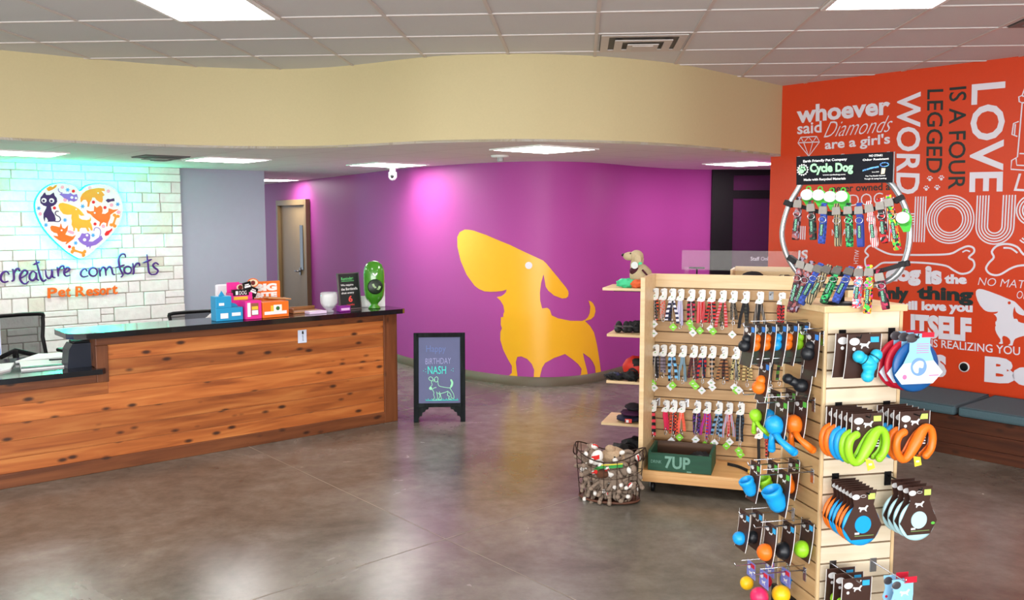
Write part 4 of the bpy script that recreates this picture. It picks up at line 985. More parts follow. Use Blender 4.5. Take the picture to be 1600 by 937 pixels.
RB = Matrix.Translation((0, -0.085, 0.195)) @ Matrix.Rotation(PI / 2, 4, 'X')
k = MB(); k.lathe([(0.062, 0.0), (0.066, 0.006), (0.058, 0.012)], 28, T=RB); k.build('bag_opening', mat('dark_green_recess', (14, 34, 14), 0.4), t)
k = MB(); k.ribbon([(-0.02, -0.1, 0.22), (-0.012, -0.108, 0.2), (0.004, -0.106, 0.185)], (1, 0, 0.4), 0.018, 0.003); k.ribbon([(0.02, -0.1, 0.17), (0.03, -0.106, 0.18), (0.04, -0.1, 0.2)], (1, 0, -0.5), 0.02, 0.003); k.build('bag_roll', mat('pale_green_film', (150, 180, 130), 0.4), t)
k = MB()
for s in (-1, 1): k.prism(smooth_poly([(0.0, 0.288), (s * 0.012, 0.294), (s * 0.022, 0.312), (s * 0.016, 0.314), (s * 0.004, 0.306)], 3), -0.0945, -0.0875)
k.build('leaf_emblem', M_PAPER, t)
k = MB(); k.box(-0.11, 0.105, 0.094, 0.106, 0.0, 0.1, 0, 0.003); k.box(0.03, 0.105, 0.094, 0.106, 0.1, 0.21, 0, 0.003); k.build('back_plate', M_WHITE, t)
# white sign plate on the front of the desk
xa, za = dpx(466, 516); xb, zb = dpx(480, 535)
t = thing('sign_plate', 'small white printed plate fixed to the cedar desk front', 'plate', dw((xa + xb) / 2, 0.011, (za + zb) / 2), DRZ)
hw, hh = (xb - xa) / 2, (za - zb) / 2
k = MB(); k.box(-hw, hw, -0.005, 0.0, -hh, hh, 0, 0.002); k.build('plate', mat('pale_blue_plate', (206, 216, 234), 0.4), t)
k = MB(); k.text('push', (0.012, -0.0065, -0.035), (0, 0, 0.05), (-0.016, 0, 0)); k.prism([(-0.004, 0.02), (0.012, 0.02), (0.008, 0.045), (-0.002, 0.042)], -0.0068, -0.005); k.build('print', M_BLACK, t)

# ================================================================== A-FRAME CHALKBOARD ON THE FLOOR
pa = at_z(687, 659, 0); 
t = thing('sandwich_board', 'black wooden A-frame chalkboard standing on the floor before the purple wall', 'chalkboard', (pa.x, pa.y, 0), 0.06)
M_DIST = mat_wood('worn_black_paint', [(12, 16, 18), (18, 24, 26), (34, 42, 42)], False, axis=2)
MATS['worn_black_paint'].node_tree.nodes['Principled BSDF'].inputs['Specular IOR Level'].default_value = 0.15
MATS['worn_black_paint'].node_tree.nodes['Principled BSDF'].inputs['Roughness'].default_value = 0.7
AT = Matrix.Rotation(-0.16, 4, 'X')
aw, ah = 0.205, 0.785
k = MB()
for s in (-1, 1): k.box(s * aw - 0.022, s * aw + 0.022, -0.012, 0.012, 0, ah, 0, 0.003, T=AT)
k.box(-aw, aw, -0.012, 0.012, ah - 0.04, ah, 0, 0.003, T=AT); k.box(-aw, aw, -0.012, 0.012, 0.13, 0.165, 0, 0.003, T=AT)
k.build('front_frame', M_DIST, t)
k = MB()
for s in (-1, 1):
    k.prism([(s * (aw - 0.02), 0.13), (s * (aw - 0.11), 0.13), (s * (aw - 0.105), 0.112), (s * (aw - 0.085), 0.108), (s * (aw - 0.075), 0.09), (s * (aw - 0.055), 0.084), (s * (aw - 0.05), 0.055), (s * (aw - 0.03), 0.05), (s * (aw - 0.02), 0.03)], -0.01, 0.01, T=AT)
k.build('corner_bracket', M_DIST, t)
k = MB(); k.box(-aw + 0.022, aw - 0.022, -0.004, 0.004, 0.165, ah - 0.04, T=AT); k.build('slate', mat('blue_grey_slate', (88, 94, 132), 0.6, var=0.12, scale=6), t)
BT = Matrix.Translation((0, 2 * 0.16 * ah, 0)) @ Matrix.Rotation(0.16, 4, 'X')
k = MB()
for s in (-1, 1): k.box(s * aw - 0.02, s * aw + 0.02, -0.01, 0.01, 0, ah - 0.01, 0, 0.003, T=BT)
k.box(-aw, aw, -0.01, 0.01, 0.13, ah - 0.02, 0, 0.003, T=BT); k.build('back_frame', M_DIST, t)
pxk = 7.75 / F / 5.207
ax = lambda x: (x - 347) * pxk; az = lambda y: 0.018 + (832 - y) * pxk * 1.005
M_TEALC = mat('teal_chalk', (60, 224, 208), 0.6, var=0.02); M_GRNC = mat('pale_green_chalk', (160, 236, 190), 0.6, var=0.02); M_PALEC = mat('pale_chalk', (166, 168, 214), 0.6, var=0.02); M_FAINT = mat('faint_blue_chalk', (96, 118, 176), 0.6, var=0.02)
k = MB(); k.text('Happy', (ax(238), -0.006, az(290)), ((400 - 238) * pxk, 0, 0), (0, 0, 72 * pxk), 0, -0.005, T=AT); k.build('chalk_happy', M_FAINT, t)
k = MB(); k.text('BIRTHDAY', (ax(232), -0.006, az(374)), ((442 - 232) * pxk, 0, 0.004), (0, 0, 48 * pxk), 0, -0.015, T=AT); k.build('chalk_birthday', M_PALEC, t)
k = MB(); k.text('NASH', (ax(250), -0.006, az(455)), ((402 - 250) * pxk, 0, 0), (0, 0, 65 * pxk), 0, 0.0, T=AT)
for x, y in ((215, 428), (232, 415), (234, 436), (446, 424), (460, 412), (460, 432)): k.ball((ax(x), -0.005, az(y)), 0.0035, m=0, n=8, T=AT)
gpts = [(232, 662)]
for i in range(18): gpts += [(238 + i * 15, 668 - 12 * (i % 2)), (246 + i * 15, 672)]
k.tube([(ax(x), -0.005, az(y)) for x, y in gpts], 0.0022, 5, T=AT); k.tube([(ax(232), -0.005, az(672)), (ax(502), -0.005, az(672))], 0.003, 5, T=AT); k.build('chalk_name', M_TEALC, t)
k = MB()
for ln in ([(300, 520), (306, 490), (325, 478), (335, 495), (326, 520), (310, 515), (306, 495)], [(290, 510), (270, 508), (258, 490), (270, 478), (288, 485), (292, 505), (280, 520), (286, 545), (270, 560), (266, 578), (285, 582), (300, 570), (322, 565)], [(334, 512), (340, 550), (375, 562), (432, 570), (452, 555), (458, 525), (445, 502), (438, 506), (446, 530), (436, 562)], [(288, 585), (300, 605), (298, 625), (306, 650), (290, 668), (322, 668), (330, 640), (322, 600)], [(330, 610), (350, 625), (345, 650), (335, 666), (360, 664), (358, 640), (345, 600)], [(352, 618), (400, 604), (418, 598), (412, 630), (428, 640), (420, 660), (446, 664)], [(432, 570), (450, 600), (462, 620), (466, 655), (444, 650), (440, 625), (424, 604)]):
    k.tube([(ax(x), -0.005, az(y)) for x, y in smooth_poly(ln, 3, False)], 0.0028, 5, T=AT)
k.prism([(ax(x), az(y)) for x, y in smooth_poly([(440, 504), (450, 512), (459, 535), (452, 560), (438, 566), (446, 535)], 3)], -0.006, -0.004, T=AT)
k.prism([(ax(x), az(y)) for x, y in circle(273, 572, 13, 12)], -0.006, -0.004, T=AT); k.build('chalk_dog', M_GRNC, t)

# ================================================================== BENCH ALONG THE ORANGE WALL
def ow_l(u, v, off): return ORANGE.sz(u, v, off)
BD = 0.70
bs0, bs1 = 0.75, 4.0
bn = thing('wall_bench', 'long cedar bench box with shade-darkened colour along the orange wall', 'bench', ORANGE.p(0, 0), ORZ)
M_CEDAR_B = mat_wood('shaded_cedar_board', [(58, 28, 16), (80, 40, 22), (98, 52, 30)], island=0.2)  # same cedar as the desk, shade put into a darker colour
k = MB()
for za, zb in ((0.0, 0.085), (0.087, 0.195), (0.197, 0.305)): k.box(bs0, bs1, -BD, -BD + 0.03, za, zb, 0, 0.003)
k.build('front_boards', M_CEDAR_B, bn)
k = MB(); k.box(bs0, bs1, -BD + 0.03, -0.002, 0.275, 0.305, 0, 0.003); k.build('seat_board', M_CEDAR_B, bn)
k = MB(); k.box(bs0, bs0 + 0.03, -BD + 0.03, -0.002, 0, 0.275); k.build('end_board', M_CEDAR_B, bn)
seam = ow_l(1496, 634, BD)[0]
M_TEALF = mat('teal_grey_fabric', (74, 98, 106), 0.9, var=0.2, scale=120, bump=0.15)
for i, (a, b, lb) in enumerate(((seam - 0.98, seam - 0.012, 'teal grey bench cushion beside the toy tower'), (seam + 0.012, seam + 1.0, 'teal grey bench cushion under the round wall grommet and the big B'), (seam + 1.024, seam + 1.9, 'teal grey bench cushion beyond the picture edge'))):
    t = thing('bench_cushion', lb, 'cushion', ORANGE.p((a + b) / 2, 0.306, 0.36), ORZ, 'bench cushions')
    hw = (b - a) / 2
    k = MB(); k.box(-hw, hw, -0.36, 0.30, 0, 0.075, 0, 0.02); k.build('pad', M_TEALF, t)
    k = MB(); c4 = [(-hw + 0.012, -0.355, 0.062), (hw - 0.012, -0.355, 0.062), (hw - 0.012, 0.29, 0.068), (-hw + 0.012, 0.29, 0.068)]; k.tube([(x, y, z + 0.006) for x, y, z in c4], 0.004, 6, closed=True); k.build('piping', mat('dark_teal_piping', (52, 72, 80), 0.8), t)

# ================================================================== RACK OF CLOTHES BEHIND THE LEASH FIXTURE
gd = norm2(0.95, -0.312); gb = (-gd[1], gd[0]); GANG = math.atan2(gd[1], gd[0])
G = (0.985, 6.13)
GW = Wall(G, gd, (gd[1], -gd[0]))
R0 = (0.66, 6.52)
RW = Wall(R0, gd, (gd[1], -gd[0]))
def rw(x, y, z): return Vector((R0[0] + gd[0] * x + gb[0] * y, R0[1] + gd[1] * x + gb[1] * y, z))
rack = thing('display_rack', 'black display rack with four pale wooden shelves behind the leash fixture', 'display rack', (R0[0], R0[1], 0), GANG)
for nm, z, x0 in (('shelf', 1.283, 0.0), ('shelf', 0.945, 0.035), ('shelf', 0.60, 0.035), ('shelf', 0.285, 0.0)):
    k = MB(); k.box(x0, 1.75, 0.0, 0.36, z - 0.02, z, 0, 0.002); k.build(nm, M_MAPLE, rack)
    k = MB(); k.box(x0 + 0.02, 1.74, 0.3, 0.36, z - 0.05, z - 0.0205, 0, 0.002); k.build('shelf_bracket', M_BLACK, rack)
k = MB(); k.box(0.245, 1.72, 0.37, 0.385, 0.02, 1.26); k.build('back_panel', mat('black_pegboard', (20, 20, 26), 0.6), rack)
k = MB(); k.box(0.222, 0.236, 0.355, 0.385, 0.0, 1.26); k.build('red_edge', mat('red_edge_strip', (190, 36, 26), 0.5), rack)
for x in (0.237, 1.7):
    k = MB(); k.box(x, x + 0.03, 0.362, 0.369, 0.0, 1.26); k.box(x, x + 0.03, 0.02, 0.362, 0, 0.03); k.build('upright', M_BLACK, rack)
M_FAWN = mat('fawn_plush', (196, 178, 142), 0.95, var=0.12, scale=90, bump=0.3)
M_MAROON = mat('maroon_mesh', (72, 18, 36), 0.8); M_BLKF = mat('black_nylon', (20, 20, 24), 0.7, var=0.3, scale=40, bump=0.3)
# toy dog mannequin in a harness
def rk(u, v, y): return RW.sz(u, v, -y)
mx, mz = rk(995, 428, 0.16)
t = thing('plush_dog', 'fawn toy dog in a maroon harness sitting on the top shelf', 'toy dog', rw(mx, 0.17, 1.283), GANG)
S_ = 6.5 / F
k = MB(); k.blob((0.03, 0, 0.075), 0.085, 0.07, 0.095, 2, 0.1, flat=-0.075); k.blob((-0.012, 0, 0.155), 0.04, 0.042, 0.07, 4, 0.05)
k.ball((-0.005, 0, 0.225), 0.052, 0.05, 0.046); k.blob((-0.055, 0, 0.224), 0.052, 0.04, 0.032, 5, 0.05); k.build('body', M_FAWN, t)
k = MB()
for s in (-1, 1): k.blob((0.012, s * 0.05, 0.195), 0.028, 0.012, 0.052, 7, 0.08)
k.build('ear', M_FAWN, t)
k = MB(); k.ball((-0.105, 0, 0.233), 0.014, 0.014, 0.012); k.build('nose', M_BLACK, t)
for s in (-1, 1): k = MB(); k.ball((-0.045, s * 0.03, 0.246), 0.006); k.build('eye', M_BLACK, t)
k = MB(); k.blob((0.0, 0, 0.115), 0.056, 0.062, 0.045, 9, 0.08); k.tube([(0.05, -0.07, 0.13), (0.085, -0.06, 0.09), (0.09, -0.05, 0.03)], 0.008, 6); k.build('harness', M_MAROON, t)
k = MB(); k.prism(circle(-0.005, 0.162, 0.026, 20), -0.078, -0.072); k.build('round_tag', mat('foil_tag', (200, 206, 204), 0.3), t)
k = MB(); k.prism([(0.02, 0.165), (0.05, 0.17), (0.045, 0.185), (0.025, 0.185)], -0.07, -0.064); k.build('green_tag', mat('mint_green', (70, 210, 150), 0.6), t)
for s in (-1, 1):
    k = MB(); k.blob((-0.05, s * 0.045, 0.022), 0.05, 0.025, 0.024, 3, 0.1, flat=-0.022); k.build('paw', M_FAWN, t)
def garment(name, label, u, v, y, z, rx, ry, rz_, seed, m, cat='clothing', amp=0.45, m2=None, straps=0):
    x, _ = rk(u, v, y)
    t = thing(name, label, cat, rw(x, y, z), GANG)
    k = MB(); k.blob((0, 0, rz_ * 0.95), rx, ry, rz_, seed, amp, 3.0, n=24, flat=-rz_ * 0.95); k.build('cloth', m, t)
    if m2 is not None:
        k = MB(); k.blob((rx * 0.1, -ry * 0.35, rz_ * 1.3), rx * 0.6, ry * 0.6, rz_ * 0.55, seed + 3, amp, 3.0); k.build('trim_panel', m2, t)
    r_ = random.Random(seed)
    for i in range(straps):
        k = MB(); p0 = Vector((r_.uniform(-rx, rx * 0.2), -ry * 0.9, rz_ * r_.uniform(0.5, 1.6)))
        k.ribbon(smooth_poly([p0, p0 + Vector((rx * 0.35, -0.02, 0.015)), p0 + Vector((rx * 0.7, -0.01, -0.01))], 3, False), (0, 0.3, 1), 0.016, 0.003); k.build('strap', M_BLKF, t)
    return t
garment('folded_shirt', 'mint green garment heaped at the front of the top shelf', 978, 440, 0.05, 1.283, 0.065, 0.04, 0.034, 3, mat('mint_green', (70, 210, 150), 0.8))
garment('folded_shirt', 'bright orange garment heaped on the top shelf under the toy dog', 995, 440, 0.045, 1.283, 0.05, 0.04, 0.03, 8, mat('coral_cloth', (238, 110, 60), 0.8))
def booties(label, u, y, z):
    x, _ = rk(u, 510, y); t = thing('dog_boots', label, 'boots', rw(x, y, z), GANG, 'dog boots on the second shelf')
    for i in (0, 1):
        k = MB(); k.blob((i * 0.055, i * 0.01, 0.022), 0.03, 0.045, 0.022, 2 + i, 0.1, flat=-0.022); k.blob((i * 0.055, 0.02 + i * 0.01, 0.05), 0.026, 0.028, 0.035, 3 + i, 0.1); o = k.build('boot', M_BLKF, t)
        k = MB(); k.ribbon([(-0.03 + i * 0.055, -0.005 + i * 0.01, 0.045), (i * 0.055, -0.02 + i * 0.01, 0.05), (0.03 + i * 0.055, -0.005 + i * 0.01, 0.045)], (0, 0, 1), 0.012, 0.003); k.build('strap', M_STEEL, o)
booties('black dog boots with grey straps nearest the open end of the second shelf', 966, 0.1, 0.945)
booties('black dog boots farther in along the second shelf beside the fixture', 984, 0.12, 0.945)
garment('dog_harness', 'black dog harness bundle lying on the second shelf behind the boots', 996, 505, 0.14, 0.945, 0.05, 0.05, 0.045, 5, M_BLKF, 'harness', 0.4, None, 2)
garment('dog_carrier', 'red and black rounded carrier bag on the third shelf', 994, 565, 0.17, 0.60, 0.1, 0.08, 0.085, 6, mat('red_nylon', (204, 42, 26), 0.6), 'carrier', 0.12, M_BLKF, 2)
garment('dog_harness', 'tangled black harness with loose straps at the open end of the third shelf', 962, 580, 0.07, 0.60, 0.075, 0.05, 0.028, 12, M_BLKF, 'harness', 0.6, mat('navy_cloth', (34, 34, 76), 0.8), 3)
garment('dog_harness', 'black harness hanging over the third shelf edge before the red carrier', 985, 585, 0.05, 0.60, 0.06, 0.045, 0.035, 15, M_BLKF, 'harness', 0.5, None, 3)
x, _ = rk(985, 650, 0.12)
for i, (c, lb, w_) in enumerate((((24, 26, 54), 'navy folded dog coat at the bottom of the lowest shelf pile', 0.10), ((66, 20, 60), 'plum folded dog coat in the middle of the lowest shelf pile', 0.085), ((30, 22, 34), 'dark folded dog coat on top of the lowest shelf pile', 0.065))):
    t = thing('folded_coat', lb, 'dog coat', rw(x + 0.012 * i, 0.12, 0.285 + i * 0.042), GANG + 0.1 * i, 'folded coats on the lowest shelf')
    k = MB(); k.blob((0, 0, 0.021), w_, 0.1, 0.024, 21 + i, 0.25, 3, flat=-0.021, n=22); k.build('cloth', mat('coat_%s' % ('navy', 'plum', 'dark')[i], c, 0.85), t)
    if i == 0:
        k = MB(); k.box(-0.02, 0.03, -0.107, -0.1, 0.006, 0.034); k.build('label', mat('red_tag', (226, 60, 44), 0.5), t); k = MB(); k.box(-0.012, 0.008, -0.11, -0.107, 0.008, 0.028); k.build('price_tag', M_PAPER, t)
for i, (u, y, a, lb) in enumerate(((972, -0.08, 0.11, 'black bag slumped on the floor behind the wire basket'), (994, 0.1, 0.12, 'black bag on the floor beneath the lowest shelf'))):
    x, _ = rk(u, 690, y)
    t = thing('black_bag', lb, 'bag', rw(x, y, 0), GANG, 'black bags on the floor')
    k = MB(); k.blob((0, 0, 0.075), a, 0.085, 0.085, 31 + i, 0.35, 2.5, flat=-0.075, n=24); k.build('bag', M_BLKF, t)
    k = MB(); k.tube(smooth_poly([(-a, 0, 0.06), (-a * 0.5, -0.05, 0.13), (0, -0.07, 0.12), (a * 0.4, -0.08, 0.05)], 4, False), 0.007, 6); k.build('handle', M_BLACK, t)
# things on the rack's top, seen over the leash fixture
x0, z0 = rk(1142, 414, 0.08); x1, _ = rk(1250, 414, 0.08)
t = thing('wooden_crate', 'open pale wooden tray box holding dark shirts above the leash fixture', 'tray box', rw(x0, 0.04, 1.284), GANG)
L_ = x1 - x0
k = MB(); k.box(0, 0.015, 0, 0.28, 0, 0.145, 0, 0.002); k.box(L_ - 0.015, L_, 0, 0.28, 0, 0.11, 0, 0.002); k.box(0.015, L_ - 0.015, 0.265, 0.28, 0, 0.155, 0, 0.002); k.box(0.015, L_ - 0.015, 0, 0.265, 0, 0.012); k.build('tray', M_MAPLE, t)
for i, (u, z, w_, c, lb) in enumerate(((1170, 0.012, 0.075, (50, 16, 22), 'dark maroon folded shirt in the wooden tray box'), (1176, 0.06, 0.07, (16, 14, 18), 'black folded shirt on top of the maroon one in the tray box'), (1226, 0.012, 0.1, (16, 17, 22), 'black folded shirt with a white paper tag in the tray box'))):
    xx, _ = rk(u, 425, 0.16)
    t = thing('folded_shirt', lb, 'shirt', rw(xx, 0.17, 1.284 + z), GANG, 'folded shirts in the tray box')
    k = MB(); k.blob((0, 0, 0.04), w_, 0.1, 0.055 if i == 2 else 0.028, 41 + i, 0.15, 3, flat=-0.04, n=22); k.build('cloth', mat('shirt_%d' % i, c, 0.85), t)
    if i == 2: k = MB(); k.prism([(-0.03, 0.05), (-0.002, 0.055), (-0.002, 0.1), (-0.026, 0.095)], -0.083, -0.08); k.build('paper_tag', mat('cream_tag', (236, 226, 190), 0.6), t)
xx, zz = rk(1089, 417, 0.06)
t = thing('small_stand', 'small black T-shaped stand above the leash fixture', 'stand', rw(xx, 0.06, 1.283), GANG)
k = MB(); k.box(-0.055, 0.055, -0.012, 0.012, zz - 1.283 - 0.012, zz - 1.283, 0, 0.002); k.build('top_bar', M_BLACK, t)
k = MB(); k.tube([(0, 0, 0.01), (0, 0, zz - 1.296)], 0.006, 8); k.tube([(-0.02, 0, 0.0), (0, 0, 0.05), (0.02, 0, 0.0)], 0.005, 6); k.build('stem', M_BLACK, t)
k = MB(); k.box(-0.045, 0.045, -0.03, 0.03, 0, 0.006, 0, 0.002); k.build('foot', M_BLACK, t)
xa, za = rk(1068, 420, 0.11); xb, zb = rk(1262, 392, 0.11)
M_ACR = mat('clear_acrylic', (225, 225, 220), 0.12, var=0.03, alpha=0.06)
t = thing('acrylic_sheet', 'clear acrylic strip standing over the leash fixture', 'acrylic sheet', rw(xa, 0.0, 1.283), GANG)
k = MB(); k.box(0, xb - xa, 0.008, 0.013, za - 1.283, zb - 1.283); k.build('sheet', M_ACR, t)
for xq in (0.02, xb - xa - 0.05): k = MB(); k.box(xq, xq + 0.03, 0.002, 0.007, 0, za - 1.263); k.build('leg', M_ACR, t)

# ================================================================== LEASH FIXTURE
gon = thing('leash_fixture', 'pale maple slatwall fixture on casters hung with dog leashes', 'display fixture', (G[0], G[1], 0), GANG)
GLEN = 1.22
k = MB(); k.box(-0.03, 0.0, -0.42, 0.03, 0.075, 1.41, 0, 0.002); k.build('end_panel', M_MAPLE, gon)
k = MB(); k.box(GLEN, GLEN + 0.03, -0.42, 0.03, 0.075, 1.41, 0, 0.002); k.build('end_panel', M_MAPLE, gon)
k = MB(); k.box(0.0, GLEN, -0.002, 0.03, 1.318, 1.41, 0, 0.002); k.build('top_board', M_MAPLE, gon)
k = MB(); z = 1.313
k.box(0, GLEN, 0.012, 0.02, 0.14, 1.32, 1)
while z > 0.17:
    k.box(0.001, GLEN - 0.001, 0.0, 0.014, max(0.145, z - 0.069), z, 0, 0.0015); z -= 0.076
k.build('slat_panel', [mat_wood('slat_wood', [(176, 138, 92), (190, 152, 104), (202, 166, 120)], False, axis=0, island=0.05, grain=1.4), M_MAPLE_DK], gon)
k = MB(); k.box(0.0, GLEN, -0.42, 0.0, 0.125, 0.148, 0, 0.002); k.build('deck', mat_wood('honey_board', [(206, 150, 92), (222, 170, 108), (232, 184, 126)], False, axis=0, island=0.05), gon)
k = MB(); k.box(0.0, GLEN, -0.42, -0.4, 0.075, 0.125, 0, 0.002); k.build('kick_board', MATS['honey_board'], gon)
for x in (0.06, GLEN - 0.06):
    for y in (-0.36, 0.0):
        k = MB(); TT = Matrix.Translation((x, y, 0.033)) @ Matrix.Rotation(PI / 2, 4, 'Y'); k.lathe([(0.02, -0.014), (0.033, -0.01), (0.033, 0.01), (0.02, 0.014)], 18, T=TT); o = k.build('caster', M_BLACK, gon)
        k = MB(); k.box(x - 0.02, x + 0.02, y - 0.015, y + 0.015, 0.066, 0.075); k.box(x - 0.02, x - 0.016, y - 0.012, y + 0.012, 0.03, 0.07); k.build('fork', M_STEEL, o)
def gw(x, y, z): return Vector((G[0] + gd[0] * x + gb[0] * y, G[1] + gd[1] * x + gb[1] * y, z))
def peg(par, x, z, L, m=M_CHROME, plate=0.03):
    k = MB(); k.box(x - plate / 2, x + plate / 2, -0.004, 0.0, z - 0.045, z + 0.012, 0, 0.001); k.tube([(x, -0.004, z), (x, -L, z), (x, -L - 0.006, z + 0.012)], 0.003, 6); return k.build('peg_hook', m, par)
M_CARDW = mat('white_header_card', (240, 242, 240), 0.5, var=0.01)
M_LIME = mat('lime_tag', (136, 214, 54), 0.5); M_TAGW = mat('pale_tag', (230, 232, 236), 0.5); M_LEAFM = mat('tag_leaf_print', (90, 170, 70), 0.5)
HOOKP = [(-0.030, -0.068), (0.008, -0.072), (0.024, -0.062), (0.028, -0.03), (0.028, 0.006), (0.012, 0.012), (-0.014, 0.004), (-0.012, -0.010), (0.002, -0.016), (0.006, -0.030), (-0.008, -0.036), (-0.022, -0.046)]
EARP = [(-0.016, -0.018), (-0.006, -0.018), (-0.008, 0.0), (-0.018, -0.002)]
def leash(u, v, off, straps, tags, length, label, n=2, wd=0.02, clip=True):
    """header card on a peg, webbing hanging in folds below, diamond price tags at the end"""
    x, z = GW.sz(u, v + 1, off)
    r_ = random.Random(int(u * 7 + v))
    t = thing('dog_leash', label, 'leash', gw(x, -off, z), GANG + r_.uniform(-0.12, 0.12), 'leashes hanging on the slatwall')
    k = MB(); k.prism(HOOKP, -0.001, 0.001); k.prism(EARP, -0.001, 0.001); k.prism([(-0.004, -0.05), (0.004, -0.047), (0.003, -0.041), (-0.004, -0.044)], -0.0025, -0.001, 1); k.build('header_card', [M_CARDW, M_LEAFM], t)
    for i in range(n):
        m = straps[i % len(straps)]; dx = (i - (n - 1) / 2) * wd * 0.85; k = MB()
        sw = r_.uniform(-0.012, 0.012); LL = length * r_.uniform(0.85, 1.05)
        pts = smooth_poly([(dx * 0.4, 0.004 + 0.004 * i, -0.055), (dx, 0.002 + 0.004 * i, -0.055 - LL * 0.3), (dx * 1.3 + sw, 0.004 * i, -0.055 - LL * 0.65), (dx * 1.5 + sw * 1.4, 0.002, -0.055 - LL)], 3, False)
        k.ribbon(pts, (1, 0.3 * (-1) ** i, 0), wd, 0.004); k.build('webbing', m, t)
    if clip:
        k = MB(); zc = -0.06 - length * 0.95
        k.tube([(0.004 + 0.009 * math.cos(a * PI / 4), -0.006, zc - 0.012 + 0.014 * math.sin(a * PI / 4)) for a in range(8)], 0.0025, 6, closed=True); k.tube([(0.004, -0.006, zc), (0.004, -0.006, zc + 0.025)], 0.004, 6); k.build('snap_clip', M_CHROME, t)
    for i, (m, du_, dz) in enumerate(tags):
        k = MB(); cx, cz = du_ * 0.0042, -0.075 - length - dz * 0.0042; q = 0.028
        k.prism([(cx - q, cz), (cx, cz - q), (cx + q, cz), (cx, cz + q)], -0.012 - 0.004 * i, -0.0105 - 0.004 * i); k.box(cx - 0.008, cx + 0.008, -0.0135 - 0.004 * i, -0.012 - 0.004 * i, cz - 0.003, cz + 0.003, 1); o = k.build('price_tag', [m, M_LEAFM if m is not M_LIME else M_TAGW], t)
        k = MB(); k.tube([(cx, -0.011 - 0.004 * i, cz + q), (0, -0.002, -0.07)], 0.0008, 4); k.build('string', M_CARDW, o)
RED, BLK, ORG_, NAVY, WHT = (206, 34, 36), (20, 20, 24), (236, 84, 40), (30, 34, 72), (226, 226, 236)
W_, L_t = M_TAGW, M_LIME
ms = mat_strap
row1 = [(1023, [ms(ORG_, BLK, 0), ms(BLK, (120, 110, 100), 1)], [(W_, 0, 3), (W_, 0, 18)], 0.16, 'orange and black'), (1036, [ms(ORG_, (196, 160, 150), 2)], [], 0.15, 'orange speckled'), (1050, [ms(NAVY, WHT, 0, 40), ms(NAVY, BLK, 0)], [(L_t, 3, 2)], 0.18, 'navy and white'), (1063, [ms((150, 140, 200), WHT, 3, 30)], [], 0.2, 'lilac striped'), (1080, [ms((190, 30, 70), BLK, 0, 40), ms((160, 30, 60), BLK, 1)], [(L_t, -1, 0), (L_t, 3, 8), (W_, 5, 15)], 0.155, 'crimson patterned'), (1096, [ms(RED, (230, 120, 130), 3, 25), ms(RED, RED, 0)], [(L_t, -1, 6)], 0.18, 'plain red'), (1112, [ms(RED, BLK, 0, 50), ms(BLK, RED, 1)], [(W_, 0, 4), (L_t, 4, 8)], 0.17, 'red and black banded'), (1129, [ms(RED, (220, 130, 140), 0, 60), ms(BLK, (100, 90, 60), 2)], [], 0.19, 'red twisted cord'), (1146, [ms(BLK, (90, 80, 66), 2)], [(W_, 0, 16)], 0.15, 'black camouflage'), (1165, [ms(BLK, BLK, 0), ms(BLK, (60, 60, 50), 0)], [], 0.19, 'plain black'), (1187, [ms((150, 140, 130), BLK, 3, 25), ms(BLK, BLK, 0)], [], 0.19, 'grey and black'), (1221, [ms(BLK, RED, 1), ms(RED, BLK, 2)], [], 0.2, 'black with red checks')]
row2 = [(1024, [ms((110, 100, 110), BLK, 0), ms(BLK, BLK, 0)], [(L_t, -3, 4), (W_, 0, 11)], 0.18, 'charcoal grey'), (1036, [ms((140, 126, 140), (90, 80, 90), 0)], [], 0.15, 'mauve grey'), (1050, [ms((110, 180, 226), BLK, 0, 30), ms((120, 176, 226), NAVY, 2)], [(W_, -1, 6), (L_t, 3, 3)], 0.19, 'sky blue and black'), (1067, [ms((130, 190, 220), (110, 100, 90), 3, 30)], [], 0.19, 'pale blue striped'), (1084, [ms((100, 24, 28), BLK, 1), ms(BLK, (120, 30, 30), 0)], [(L_t, 0, 1), (L_t, 4, 5)], 0.18, 'dark red tartan'), (1098, [ms(RED, NAVY, 0, 40), ms(NAVY, BLK, 0)], [(W_, 0, 12)], 0.18, 'red and navy'), (1113, [ms((176, 136, 100), BLK, 0, 40)], [(W_, 0, 3), (W_, 2, 10)], 0.16, 'tan and black banded'), (1131, [ms((180, 120, 70), (70, 50, 40), 0), ms((90, 40, 30), BLK, 0)], [], 0.18, 'brown twisted'), (1150, [ms(BLK, (190, 176, 120), 2, 40), ms(BLK, BLK, 0)], [(W_, -1, 4), (L_t, 2, 9), (W_, 6, 8)], 0.18, 'black and cream camouflage'), (1168, [ms((206, 180, 120), (120, 100, 60), 0), ms((206, 180, 120), BLK, 1)], [], 0.19, 'sand coloured')]
